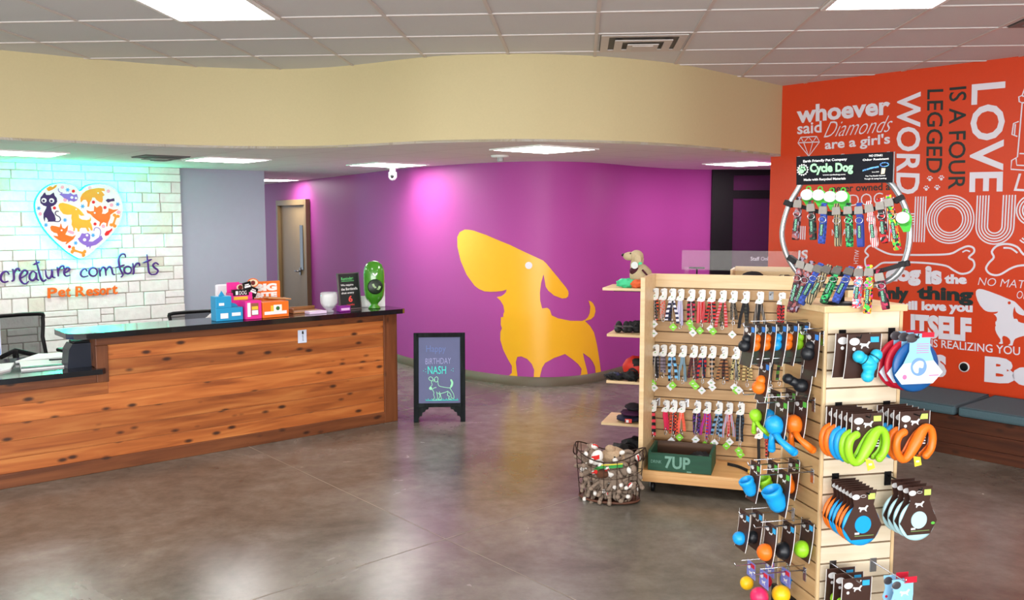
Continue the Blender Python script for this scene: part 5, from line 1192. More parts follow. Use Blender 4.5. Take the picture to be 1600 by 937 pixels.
row3 = [(1020, [ms((240, 70, 90), BLK, 0, 28)], [], 0.2, 'coral and black banded'), (1040, [ms((226, 30, 84), (226, 30, 84), 0)], [], 0.16, 'hot pink'), (1052, [ms(ORG_, BLK, 1), ms(RED, BLK, 2)], [(W_, -2, 4)], 0.19, 'orange red patterned'), (1065, [ms((246, 92, 70), (246, 110, 80), 0)], [(L_t, -2, 2)], 0.17, 'plain coral'), (1089, [ms((96, 40, 150), BLK, 2), ms(NAVY, (130, 40, 60), 0)], [(W_, -1, 2), (W_, -4, 11)], 0.18, 'purple and navy'), (1105, [ms((226, 36, 60), (96, 50, 170), 3, 30), ms((100, 50, 170), RED, 0)], [(L_t, -2, 6)], 0.2, 'red and violet'), (1123, [ms((110, 160, 200), BLK, 0, 35), ms(BLK, (110, 150, 190), 1)], [(W_, -5, 4), (L_t, -10, 10)], 0.19, 'steel blue banded'), (1139, [ms((130, 196, 226), (220, 110, 110), 3, 30), ms((230, 90, 80), RED, 0)], [(W_, 3, 1), (L_t, -2, 8)], 0.19, 'light blue and red'), (1157, [ms((36, 60, 80), BLK, 0, 50), ms((30, 44, 60), BLK, 0)], [(L_t, -1, 10), (L_t, 2, 16)], 0.21, 'dark teal')]
ORDN = ['first', 'second', 'third', 'fourth', 'fifth', 'sixth', 'seventh', 'eighth', 'ninth', 'tenth', 'eleventh', 'twelfth']
for rname, row, v in (('top', row1, 451), ('middle', row2, 539), ('bottom', row3, 626)):
    for i, (u, st, tg, ln, nm) in enumerate(row):
        off = 0.075 if i % 2 == 0 else 0.055
        vv = v + (u - 1020) * 0.035
        x, z = GW.sz(u, vv, off); peg(gon, x, z - 0.012, 0.13)
        leash(u, vv, off, st, tg, ln * 0.92, '%s leash on the %s row, %s from the wooden end panel' % (nm, rname, ORDN[i]), n=1 + len(st))
x, z = GW.sz(1205, 458, 0.01); peg(gon, x, z, 0.16, M_STEEL)
for j, (u, v) in enumerate(((1028, 624), (1073, 626))): x, z = GW.sz(u, v, 0.01); peg(gon, x, z, 0.08)
# leashes hanging lower beside the tower
for u, v, st, ln, lb in ((1205, 540, [ms((170, 110, 66), (120, 80, 50), 0, 30), ms(BLK, BLK, 0)], 0.2, 'brown ribbed leash beside the orange double-ball toy'), (1218, 545, [ms((70, 120, 40), BLK, 0, 25)], 0.16, 'green and black leash behind the ball toys'), (1200, 660, [ms(BLK, (210, 70, 60), 1), ms(BLK, BLK, 0)], 0.2, 'black leash with red dots behind the blue rubber toy'), (1186, 668, [ms(BLK, BLK, 0)], 0.2, 'black leash hanging behind the lime rubber toy')):
    x, z = GW.sz(u, v, 0.06); peg(gon, x, z - 0.012, 0.11)
    leash(u, v, 0.06, st, [(W_, 0, 4)] if u == 1205 else [], ln, lb, n=len(st))
# old green soda crate on the deck
cx0, _ = GW.sz(1013, 712, 0.385); cx1, _ = GW.sz(1112, 730, 0.385)
t = thing('soda_crate', 'old dark green wooden soda crate on the fixture deck', 'crate', gw(cx0, -0.4, 0.149), GANG)
L_ = cx1 - cx0; M_GCR = mat_wood('worn_green_paint', [(14, 62, 44), (20, 78, 54), (34, 92, 68)], False, rough=0.6); M_CRIN = mat_wood('crate_inside', [(62, 40, 26), (84, 56, 36), (104, 72, 48)], False)
hc = 0.13; dc = 0.3
k = MB(); k.box(0, L_, 0, 0.016, 0, hc - 0.012, 0, 0.003); k.build('front_board', M_GCR, t)
k = MB(); k.box(0, L_, dc - 0.016, dc, 0, hc, 0, 0.003); k.build('back_board', M_CRIN, t)
for x in (0, L_ - 0.018): k = MB(); k.box(x, x + 0.018, 0.016, dc - 0.016, 0, hc, 0, 0.003); k.build('end_board', M_GCR, t)
k = MB(); k.box(0.018, L_ - 0.018, 0.016, dc - 0.016, 0.0, 0.012); k.build('bottom_board', M_CRIN, t)
M_FADE = mat('faded_white_paint', (120, 164, 146), 0.7, var=0.3, scale=60)
k = MB(); k.text('7UP', (L_ * 0.27, -0.002, 0.02), (L_ * 0.4, 0, 0), (0, 0, 0.082), 0, 0.03); k.text('DRINK', (L_ * 0.05, -0.002, 0.05), (L_ * 0.17, 0, 0), (0, 0, 0.02)); k.box(L_ * 0.62, L_ * 0.69, -0.003, -0.001, 0.004, 0.011); k.build('lettering', M_FADE, t)
xx, _ = GW.sz(1096, 705, 0.2)
t = thing('dark_bundle', 'black coiled bundle lying inside the green crate', 'bundle', gw(xx, -0.24, 0.162), GANG)
k = MB(); k.blob((0, 0, 0.04), 0.07, 0.05, 0.05, 8, 0.4, 3, flat=-0.04); k.build('bundle', M_BLKF, t); k = MB(); k.tube(smooth_poly([(-0.06, -0.05, 0.05), (0, -0.06, 0.08), (0.06, -0.04, 0.05)], 4, False), 0.006, 6); k.build('cord', M_STEEL, t)
xx, _ = GW.sz(1160, 727, 0.2)
t = thing('fallen_collar', 'black collar with brass buckle lying on the fixture deck', 'collar', gw(xx, -0.2, 0.149), GANG)
k = MB(); k.ribbon(smooth_poly([(-0.1, 0.06, 0.012), (-0.03, 0.02, 0.012), (0.03, -0.05, 0.012), (0.08, -0.12, 0.012)], 4, False), (0.0, 0.15, 1), 0.02, 0.004); k.build('strap', M_BLKF, t); k = MB(); k.box(0.04, 0.06, -0.1, -0.07, 0.004, 0.026, 0, 0.002); k.build('buckle', mat('brass', (190, 160, 80), 0.3, 1.0), t)

# ================================================================== WIRE BASKET OF PLUSH TOYS
BK = Vector((0.622, 5.60, 0)); BRZ = -0.36
M_WIRE = mat('rusty_wire', (58, 40, 30), 0.5, 0.6, var=0.3, scale=50)
bk = thing('wire_basket', 'oval rusty wire basket full of plush toys on the floor', 'basket', BK, BRZ)
def el(a, rx, ry, z): return (rx * math.cos(a), ry * math.sin(a), z)
N_ = 32
rim = [el(2 * PI * i / N_, 0.225, 0.15, 0.275 + 0.075 * math.cos(2 * PI * i / N_) ** 2) for i in range(N_)]
base = [el(2 * PI * i / N_, 0.195, 0.125, 0.01) for i in range(N_)]
k = MB(); k.tube(rim, 0.0042, 6, closed=True); k.build('rim', M_WIRE, bk)
k = MB(); k.tube([(x, y, z + 0.004) for x, y, z in base], 0.007, 6, closed=True); k.slab([(x, y) for x, y, z in base], 0.006, 0.012); k.build('base', mat('rusty_plate', (96, 58, 40), 0.6), bk)
k = MB()
for i in range(0, N_, 2): k.tube([base[i], tuple((Vector(base[i]) * 0.5 + Vector(rim[i]) * 0.5) * 1.0), rim[i]], 0.0022, 5)
for f in (0.3, 0.58, 0.82):
    k.tube([tuple(Vector(base[i]) * (1 - f) + Vector(rim[i]) * f) for i in range(N_)], 0.0022, 5, closed=True)
k.build('wires', M_WIRE, bk)
for s in (1, -1):
    k = MB(); k.tube(smooth_poly([(s * 0.222, -0.04, 0.345), (s * 0.226, -0.045, 0.30), (s * 0.222, -0.02, 0.275), (s * 0.22, 0.02, 0.275), (s * 0.226, 0.045, 0.30), (s * 0.222, 0.04, 0.345)], 4, False), 0.004, 6); k.build('handle', M_WIRE, bk)
M_SOCK = mat('grey_brown_plush', (140, 122, 106), 0.95, var=0.3, scale=120, bump=0.4); M_CRM = mat('cream_plush', (232, 228, 222), 0.95, var=0.08, scale=100, bump=0.3); M_RDP = mat('red_plush', (206, 36, 30), 0.9); M_BRNP = mat('brown_plush', (92, 56, 36), 0.95, bump=0.3)
def plush(name, label, loc, rot, mb=M_SOCK, s=1.0, group=None, lips=True, lips_paw=True, feet=True):
    t = thing(name, label, 'plush toy', loc, 0, group); t.rotation_euler = rot; t.scale = (s, s, s)
    k = MB(); k.blob((0, 0, 0.0), 0.05, 0.042, 0.062, 3, 0.1); k.blob((0, -0.004, 0.092), 0.046, 0.044, 0.044, 5, 0.06); k.build('body', mb, t)
    k = MB(); k.blob((0, -0.036, 0.08), 0.034, 0.03, 0.024, 6, 0.05)
    o = k.build('muzzle', M_CRM, t)
    if lips: k = MB(); k.ribbon([(-0.03, -0.052, 0.078), (-0.012, -0.067, 0.076), (0.012, -0.067, 0.076), (0.03, -0.052, 0.078)], (0, 0, 1), 0.014, 0.003); k.build('lips', M_RDP, o)
    k = MB()
    for sx in (-1, 1): k.ball((sx * 0.016, -0.04, 0.106), 0.0055, n=8)
    k.build('eyes', M_BLACK, t)
    for sx in (-1, 1):
        k = MB(); k.ball((sx * 0.047, 0.0, 0.1), 0.014, 0.008, 0.016, n=10); k.build('ear', mb, t)
        k = MB(); k.tube(smooth_poly([(sx * 0.04, 0, 0.045), (sx * 0.075, -0.012, 0.01), (sx * 0.085, -0.03, -0.04)], 3, False), [0.017] * 7, 8); a = k.build('arm', mb, t)
        k = MB(); k.blob((sx * 0.086, -0.034, -0.052), 0.02, 0.02, 0.026, 4, 0.05); k.build('paw', M_CRM if lips_paw else mb, a)
        k = MB(); k.tube(smooth_poly([(sx * 0.026, 0, -0.045), (sx * 0.04, -0.035, -0.085), (sx * 0.045, -0.06, -0.12)], 3, False), [0.019] * 7, 8); a = k.build('leg', mb, t)
        k = MB(); k.blob((sx * 0.046, -0.068, -0.134), 0.022, 0.028, 0.024, 7, 0.05); k.build('foot', M_CRM if feet else mb, a)
    return t
def bw(x, y, z): return Matrix.Translation(BK) @ Matrix.Rotation(BRZ, 4, 'Z') @ Vector((x, y, z))
r_ = random.Random(11)
GL = 'grey-brown sock monkey plush with cream paws deep in the wire basket'
proto = None; proto2 = None
spots = [(-0.12, -0.02, 0.07), (-0.06, -0.055, 0.066), (0.0, -0.062, 0.07), (0.06, -0.055, 0.066), (0.12, -0.02, 0.07), (-0.09, 0.045, 0.075), (0.0, 0.05, 0.075), (0.09, 0.045, 0.075),
         (-0.135, -0.02, 0.145), (-0.07, -0.068, 0.14), (-0.01, -0.075, 0.145), (0.05, -0.07, 0.14), (0.115, -0.045, 0.145), (0.145, 0.02, 0.15), (-0.1, 0.055, 0.15), (0.0, 0.06, 0.15),
         (-0.145, 0.0, 0.215), (-0.08, -0.065, 0.2), (0.045, -0.08, 0.2), (0.11, -0.06, 0.21), (0.08, 0.05, 0.215), (-0.05, 0.06, 0.215)]
for i, (x, y, z) in enumerate(spots):
    rot = (r_.uniform(-0.8, 0.5), r_.uniform(-2.2, 2.2), BRZ + r_.uniform(-0.5, 0.5))
    if proto is None: proto = plush('sock_monkey', GL, bw(x, y, z), rot, s=0.6, group='sock monkeys deep in the basket', lips_paw=False)
    elif proto2 is None: proto2 = plush('sock_monkey', GL.replace('with cream paws', 'with brown paws'), bw(x, y, z), rot, s=0.66, group='brown-pawed sock monkeys deep in the basket', lips=False, lips_paw=False, feet=False)
    else:
        q = dup(proto if i % 3 == 0 else proto2, bw(x, y, z)); q.rotation_euler = rot
plush('sock_monkey', 'sock monkey with wide cream muzzle and red lips on top of the basket pile', bw(-0.11, -0.02, 0.275), (-0.9, 0.5, 0.25), s=0.72)
plush('sock_monkey', 'sock monkey lying on its side at the basket rim beside the green crate', bw(0.12, 0.02, 0.27), (0.4, 1.3, 0.5), s=0.7)
t = thing('plush_bear', 'large round beige fleece toy on top of the basket pile', 'plush toy', bw(0.025, 0.02, 0.265), BRZ)
M_BEIGE = mat('beige_fleece', (176, 150, 120), 0.95, var=0.3, scale=90, bump=0.5)
k = MB(); k.blob((0, 0, 0), 0.088, 0.07, 0.066, 12, 0.15); k.blob((-0.02, -0.02, 0.06), 0.034, 0.03, 0.026, 4, 0.1); k.build('body', M_BEIGE, t)
k = MB(); k.ball((0.05, -0.05, 0.03), 0.006, n=8); k.ball((0.02, -0.066, 0.022), 0.006, n=8); k.build('eyes', M_BLACK, t)
for s in (-1, 1): k = MB(); k.blob((s * 0.075, -0.03, -0.035), 0.026, 0.026, 0.022, 3, 0.1); k.build('paw', M_BEIGE, t)
t = thing('plush_ball', 'white egg-shaped toy with a broad red stripe on the basket pile', 'plush toy', bw(-0.06, -0.085, 0.285), BRZ)
t.rotation_euler = (0, 0.45, BRZ)
k = MB(); k.ball((0, 0, 0), 0.038, 0.034, 0.052); k.build('body', M_CRM, t)
k = MB(); k.ribbon([(-0.026, -0.024, 0.0), (-0.012, -0.0335, 0.004), (0.006, -0.035, 0.008), (0.024, -0.026, 0.012)], (0, 0, 1), 0.026, 0.004, T=Matrix.Rotation(-0.5, 4, 'Y')); k.build('stripe', M_RDP, t)
t = thing('green_scarf', 'green and yellow strip of cloth across the basket pile', 'scarf', bw(0.03, -0.105, 0.235), BRZ)
k = MB(); k.ribbon(smooth_poly([(-0.1, 0.0, -0.03), (-0.05, -0.012, 0.002), (0.02, -0.01, 0.012), (0.08, 0.01, 0.018)], 4, False), (0, 0.6, 1), 0.026, 0.004); k.build('cloth', mat('green_felt', (52, 150, 70), 0.8), t)
k = MB(); k.ribbon(smooth_poly([(-0.05, -0.016, 0.014), (0.02, -0.014, 0.024), (0.08, 0.006, 0.03)], 4, False), (0, 0.6, 1), 0.007, 0.003); k.build('edge', mat('yellow_felt', (226, 206, 70), 0.8), t)
t = thing('plush_toy', 'small brown plush peeping out beneath the green cloth in the basket', 'plush toy', bw(-0.02, -0.1, 0.19), BRZ)
k = MB(); k.blob((0, 0, 0), 0.045, 0.03, 0.03, 9, 0.2); k.build('body', M_BRNP, t); k = MB(); k.ball((-0.036, -0.02, 0.012), 0.014, n=10); k.build('nose', M_RDP, t)

# ================================================================== TOY TOWER
ZT = 1.43
ta = at_z(1290.5, 478, ZT); TA = (ta.x, ta.y)
fd = norm2(0.977, 0.214); fb = (-fd[1], fd[0]); TANG = math.atan2(fd[1], fd[0])
FW = Wall(TA, fd, (fd[1], -fd[0]))
LW = Wall(TA, fb, (-fd[0], -fd[1]))
TWD = FW.sz(1410, 500)[0]; TDP = 0.33
def fw_(x, o, z): return Vector((TA[0] + fd[0] * x - fb[0] * o, TA[1] + fd[1] * x - fb[1] * o, z))   # o = out of the front face
def lw_(s, o, z): return Vector((TA[0] + fb[0] * s - fd[0] * o, TA[1] + fb[1] * s - fd[1] * o, z))   # o = out of the side face
tow = thing('toy_tower', 'square maple slatwall tower hung with rubber dog toys', 'display tower', (TA[0], TA[1], 0), TANG)
k = MB(); k.box(-0.012, TWD + 0.016, -0.012, TDP + 0.012, ZT - 0.028, ZT, 0, 0.003); k.build('top_slab', M_MAPLE, tow)
zg = ZT - 0.028
M_MAPLE_P = mat_wood('daylit_maple_front', [(222, 204, 172), (230, 214, 186), (236, 222, 198)], knots=False, rough=0.4, island=0.04, grain=1.4)  # paler copy of the maple, bright daylight put into the front's colour
def slats(name, m, gen):
    k = MB(); gen(k, 0, zg)
    z = zg - 0.0
    first = True
    while z > 0.12:
        h_ = 0.088 if first else 0.069
        k2 = max(0.1, z - h_); gen(k, 1, (k2, z)); z -= h_ + 0.007; first = False
    return k.build(name, [m, M_MAPLE_DK], tow)
def gf(k, w, a):
    if w == 0: k.box(0.012, TWD - 0.012, 0.012, 0.02, 0.1, a, 1)
    else: k.box(0.014, TWD - 0.014, 0.0, 0.014, a[0], a[1], 0, 0.0015)
def gl(k, w, a):
    if w == 0: k.box(0.012, 0.02, 0.02, TDP - 0.014, 0.1, a, 1)
    else: k.box(0.0, 0.014, 0.014, TDP - 0.014, a[0], a[1], 0, 0.0015)
def gr_(k, w, a):
    if w == 0: k.box(TWD - 0.02, TWD - 0.012, 0.02, TDP - 0.014, 0.1, a, 1)
    else: k.box(TWD - 0.014, TWD, 0.014, TDP - 0.014, a[0], a[1], 0, 0.0015)
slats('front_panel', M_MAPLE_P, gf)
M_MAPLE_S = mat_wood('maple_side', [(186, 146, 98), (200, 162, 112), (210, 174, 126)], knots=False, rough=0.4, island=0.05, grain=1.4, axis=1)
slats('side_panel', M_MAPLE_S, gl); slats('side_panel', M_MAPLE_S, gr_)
k = MB(); k.box(0.014, TWD - 0.014, TDP - 0.014, TDP, 0.1, zg); k.build('back_panel', M_MAPLE, tow)
M_MAPLE_V = mat_wood('maple_post', [(216, 184, 136), (226, 196, 150), (232, 206, 164)], knots=False, rough=0.4, island=0.05, axis=2)
for x in (-0.002, TWD - 0.012):
    for y in (-0.002, TDP - 0.012): k = MB(); k.box(x, x + 0.014, y, y + 0.014, 0.1, zg, 0, 0.002); k.build('corner_post', M_MAPLE_V, tow)
k = MB(); k.box(-0.02, TWD + 0.02, -0.02, TDP + 0.02, 0, 0.1, 0, 0.004); k.build('plinth', M_BLACK, tow)
def peg_front(u, v, L):
    x, z = FW.sz(u, v)
    k = MB(); k.box(x - 0.016, x + 0.016, -0.004, 0.0, z - 0.055, z + 0.006, 0, 0.001); k.tube([(x, -0.004, z - 0.012), (x, -L, z - 0.012), (x, -L - 0.006, z + 0.002)], 0.0028, 6); k.build('peg_hook', M_BLACK if v < 860 else M_CHROME, tow)
    return x, z - 0.012
def peg_side(s, z, L):
    k = MB(); k.box(-0.004, 0.0, s - 0.012, s + 0.012, z - 0.05, z + 0.012, 0, 0.001); k.tube([(-0.004, s, z), (-L, s, z), (-L - 0.006, s, z + 0.014)], 0.003, 6)
    k.tube([(-0.004, s, z + 0.022), (-L * 0.9, s, z + 0.022)], 0.002, 6); k.build('peg_hook', M_CHROME, tow)
M_BROWN = mat('dark_brown_card', (64, 40, 32), 0.45, var=0.04); M_EDGEW = mat('white_card_edge', (230, 228, 226), 0.5); M_PRINT = mat('white_card_print', (226, 226, 226), 0.5)
M_SKY = mat('sky_blue_patch', (54, 176, 236), 0.4); M_LGRN = mat('lime_patch', (96, 196, 74), 0.4); M_YGRN = mat('yellow_green_patch', (196, 222, 110), 0.4); M_BLUEP = mat('blue_patch', (60, 140, 230), 0.4)
RUB = dict(orange=mat('orange_rubber', (244, 118, 26), 0.35, spec=0.45), blue=mat('blue_rubber', (24, 160, 232), 0.35, spec=0.45), lime=mat('lime_rubber', (152, 216, 40), 0.35, spec=0.45), black=mat('black_rubber', (20, 24, 30), 0.4), red=mat('crimson_rubber', (196, 22, 50), 0.4), yellow=mat('yellow_rubber', (250, 196, 20), 0.35), pink=mat('hot_pink_rubber', (226, 40, 96), 0.35), pale=mat('pale_aqua_rubber', (190, 232, 240), 0.3), navy=mat('deep_blue_rubber', (20, 86, 150), 0.35), sea=mat('sea_blue_rubber', (26, 122, 190), 0.35), cyan=mat('cyan_rubber', (40, 188, 224), 0.35))
CARD = [M_BROWN, M_EDGEW, M_PRINT]
def silhouette(k, x, z, s, y, m=2):      # little white running dog printed on a card
    k.prism([(x - s, z + 0.1 * s), (x - 0.85 * s, z + 0.45 * s), (x - 0.5 * s, z + 0.35 * s), (x + 0.3 * s, z + 0.3 * s), (x + 0.7 * s, z + 0.7 * s), (x + s, z + 0.55 * s), (x + 0.7 * s, z + 0.25 * s), (x + 0.55 * s, z - 0.1 * s), (x + 0.75 * s, z - 0.5 * s), (x + 0.4 * s, z - 0.35 * s), (x + 0.2 * s, z - 0.1 * s), (x - 0.35 * s, z - 0.15 * s), (x - 0.6 * s, z - 0.55 * s), (x - 0.75 * s, z - 0.4 * s), (x - 0.65 * s, z), (x - 0.8 * s, z + 0.1 * s)], y - 0.0012, y, m)
def card(t, w, h, patch, curve=0.0, logo=True, big=True):
    """hanging card facing local -y, its hole at the origin; white cut edges"""
    k = MB(); n = 8; pts = [(0, curve * (i / n) ** 2, 0.012 - (h) * i / n) for i in range(n + 1)]
    k.ribbon(pts, (1, 0, 0), w, 0.0016, 0)
    for s in (-1, 1): k.ribbon([(s * w / 2, y, z) for _, y, z in pts], (1, 0, 0), 0.0022, 0.0024, 1)
    if logo:
        k.prism(circle(-w * 0.29, -0.018, w * 0.15, 14, w * 0.1), -0.0022, -0.001, 2); k.prism(circle(-w * 0.3, -0.048, w * 0.05, 8), -0.0022, -0.001, 2)
    if big: silhouette(k, w * 0.02, -0.035, w * 0.16, -0.0012)
    for i in range(4): k.box(w * 0.2, w * 0.38, -0.0022, -0.001, -h * 0.5 - i * 0.011, -h * 0.5 - i * 0.011 + 0.005, 2)
    c = k.build('card', CARD, t)
    k = MB(); k.box(w * 0.18, w * 0.42, -0.003, -0.0012, -0.022, -0.0); k.build('colour_patch', patch, c)
    return c
def hang_front(name, label, cat, x, o, z, group, tilt=0.0): return thing(name, label, cat, fw_(x, o, z), TANG + tilt, group)
def hang_side(name, label, cat, s, o, z, group, tilt=0.0): return thing(name, label, cat, lw_(s, o, z), TANG - PI / 2 + tilt, group)

# ---- row A of the front: three-lobed toys and flying rings
xL, zL = peg_front(1316, 517, 0.13); xR, zR = peg_front(1393, 514, 0.17)
for i, (o, lb) in enumerate(((0.07, 'brown toy card at the back of the top front peg'), (0.105, 'bright blue three-lobed rubber toy on the front brown card of the tower'))):
    t = hang_front('lobed_toy', lb, 'dog toy', xL + 0.03 * i + 0.004, o, zL, 'lobed toys on the top front peg')
    card(t, 0.155, 0.185, M_SKY, 0.02)
    if i == 1:
        k = MB(); c0 = (0.012, -0.022, -0.105)
        k.tube(smooth_poly([(-0.034, -0.02, -0.077), (0.0, -0.024, -0.097), (0.012, -0.024, -0.11), (0.008, -0.022, -0.155)], 3, False), [0.022, 0.021, 0.023, 0.026, 0.027, 0.027, 0.026, 0.023, 0.022, 0.021][:10], 14)
        k.ball((0.012, -0.024, -0.112), 0.032, 0.026, 0.034); k.ball((-0.036, -0.022, -0.076), 0.0255); k.ball((0.043, -0.022, -0.072), 0.024); k.ball((0.006, -0.022, -0.158), 0.0255)
        k.tube([(0.02, -0.024, -0.1), (0.043, -0.022, -0.072)], 0.022, 12); toy = k.build('toy', RUB['cyan'], t)
        for a in ((-0.018, -0.024, -0.088), (0.034, -0.023, -0.083)):
            k = MB(); q = Vector((0.02, 0, -0.014)) if a[0] < 0 else Vector((0.016, 0, 0.014)); q = Vector((q.z, 0, -q.x)).normalized() if False else q
            d_ = Vector((-0.036, 0, -0.076)) - Vector((0.012, 0, -0.11)) if a[0] < 0 else Vector((0.043, 0, -0.072)) - Vector((0.012, 0, -0.112)); d_.normalize(); pz = Vector((-d_.z, 0, d_.x))
            k.tube([Vector(a) + pz * 0.0245 * math.cos(j * PI / 8) + Vector((0, -0.025, 0)) * math.sin(j * PI / 8) for j in range(16)], 0.0016, 5, closed=True); k.build('tie_band', M_BLACK, toy)
M_LBLUE = mat('light_blue_card', (150, 206, 240), 0.45, var=0.05); M_REDC = mat('red_card', (214, 30, 56), 0.45); M_DGREY = mat('grey_logo', (74, 70, 74), 0.35)
def flying_ring(i, o, m, lb, dx):
    t = hang_front('flying_disc', lb, 'dog toy', xR + dx, o, zR, 'carded flying discs on the top front peg')
    k = MB(); k.lathe([(0.045, -0.005), (0.06, -0.014), (0.1, -0.012), (0.108, 0.0), (0.1, 0.008), (0.05, 0.004), (0.045, -0.005)], 40, T=Matrix.Translation((0, 0.001, -0.125)) @ Matrix.Rotation(PI / 2, 4, 'X'), cap=False); k.build('disc', m, t)
    P1 = smooth_poly([(-0.04, 0.012), (0.052, 0.012)], 1) if False else None
    pts = [(-0.045, 0.012), (0.055, 0.012), (0.05, -0.02), (0.052, -0.055), (0.07, -0.1), (0.115, -0.15), (0.07, -0.195), (-0.075, -0.195), (-0.108, -0.155), (-0.07, -0.11), (-0.045, -0.06)]
    k = MB(); k.prism(pts, -0.018, -0.0165); k.prism([(x * 0.99, z) for x, z in pts if z < -0.09], -0.019, -0.018, 1)
    for j in range(5): k.box(-0.012, 0.045, -0.0192, -0.018, -0.032 - j * 0.009, -0.0295 - j * 0.009, 2)
    k.prism(circle(-0.063, -0.165, 0.01, 14), -0.0202, -0.019, 2); k.box(0.05, 0.095, -0.0202, -0.019, -0.164, -0.16, 2)
    c = k.build('card', [M_LBLUE, mat('white_blue_card', (226, 236, 246), 0.45, var=0.04), mat('rose_print', (206, 120, 170), 0.5)], t)
    k = MB(); k.prism(circle(0.0, -0.125, 0.037, 28), -0.0205, -0.019, 0); k.prism(smooth_poly([(-0.028, -0.12), (-0.005, -0.1), (0.02, -0.105), (0.018, -0.13), (0.0, -0.128), (-0.002, -0.15), (-0.02, -0.145)], 3), -0.022, -0.0205, 1); k.build('hub', [m if m is not RUB['navy'] else mat('hub_blue', (120, 160, 214), 0.4), mat('hub_print', (206, 224, 244), 0.4)], c)
    k = MB(); k.box(0.01, 0.066, -0.0205, -0.018, -0.004, 0.016); k.build('red_band', M_REDC, c)
    k = MB(); k.ball((-0.036, -0.018, -0.006), 0.028, 0.004, 0.019); k.ball((-0.008, -0.018, -0.003), 0.008, 0.004, 0.006); k.build('logo_badge', M_DGREY, c)
flying_ring(0, 0.055, RUB['red'], 'crimson flying disc at the back of the light blue cards', 0.006)
flying_ring(1, 0.095, RUB['red'], 'second crimson flying disc on a light blue card behind the deep blue one', 0.014)
flying_ring(2, 0.135, RUB['navy'], 'deep blue flying disc on a light blue card at the front of the peg', 0.022)
# ---- row B: S-shaped rubber tugs
def tug(label, x, o, z, m, dx, front, group, tagged):
    t = hang_front('tug_toy', label, 'dog toy', x + dx, o, z, group)
    card(t, 0.14, 0.185, M_LGRN if not front else M_YGRN, 0.01)
    k = MB(); P = [(-0.052, 0.046), (-0.074, 0.034), (-0.085, 0.006), (-0.08, -0.03), (-0.055, -0.056), (-0.026, -0.042), (0.004, 0.002), (0.032, 0.044), (0.056, 0.06), (0.078, 0.048), (0.087, 0.014), (0.08, -0.022), (0.058, -0.046)]
    pp = smooth_poly([(a * 1.05, -0.015, b * 1.1 - 0.118) for a, b in P], 3, False); nn = len(pp); mid = nn / 2
    R0_ = 0.0155 if front else 0.0145
    pp = [(a * 0.92 - 0.012, b - (0.006 if front else 0), c) for a, b, c in pp]
    rr = [R0_ + 0.009 * math.exp(-((i - mid) / 3.6) ** 2) for i in range(nn)]
    k.tube(pp, rr, 12); k.ball(pp[0], R0_ * 1.05, n=12); k.ball(pp[-1], R0_ * 1.05, n=12); toy = k.build('tug', m, t)
    for q in ((-0.034, -0.165), (0.012, -0.082)):
        k = MB(); k.tube([(q[0] + R0_ * 0.8 * math.cos(a), -0.02 - R0_ * 1.1 * math.sin(a), q[1] - R0_ * 0.8 * math.cos(a)) for a in [j * PI / 6 for j in range(12)]], 0.0012, 5, closed=True); k.build('tie_band', M_BLACK, toy)
    if tagged:
        k = MB(); k.prism([(-0.03, -0.162), (0.002, -0.168), (0.008, -0.2), (-0.022, -0.206)] if tagged == 2 else [(-0.034, -0.16), (0.0, -0.17), (0.012, -0.2), (-0.02, -0.21)], -0.044, -0.042); k.box(-0.018, -0.004, -0.0452, -0.044, -0.188, -0.18, 1); k.build('guarantee_tag', [mat('yellow_tag', (240, 220, 60), 0.5), M_PRINT], t)
xL, zL = peg_front(1310, 630, 0.22); xR, zR = peg_front(1385, 628, 0.22)
seq = [('orange', 'orange'), ('orange', 'orange'), ('blue', 'blue'), ('blue', 'blue'), ('lime', 'lime'), ('lime', 'lime')]
pos_w = ['at the back', 'second from the back', 'third from the back', 'fourth from the back', 'second from the front', 'at the front']
for i, (c, nm) in enumerate(seq): tug('%s S-shaped rubber tug %s of the tower-edge peg' % (nm, pos_w[i]), xL, 0.045 + 0.03 * i, zL, RUB[c], -0.012 + 0.004 * i, i == 5, 'S-shaped tugs on the peg by the tower edge', 1 if i == 5 else 0)
pw2 = ['at the back', 'second from the back', 'in the middle', 'second from the front', 'at the front']
for i, c in enumerate(('lime', 'blue', 'blue', 'orange', 'orange')): tug('%s S-shaped rubber tug %s of the bench-side peg' % (c, pw2[i]), xR, 0.045 + 0.034 * i, zR, RUB[c], 0.002 * i - 0.004, i == 4, 'S-shaped tugs on the peg by the bench', 2 if i == 4 else 0)
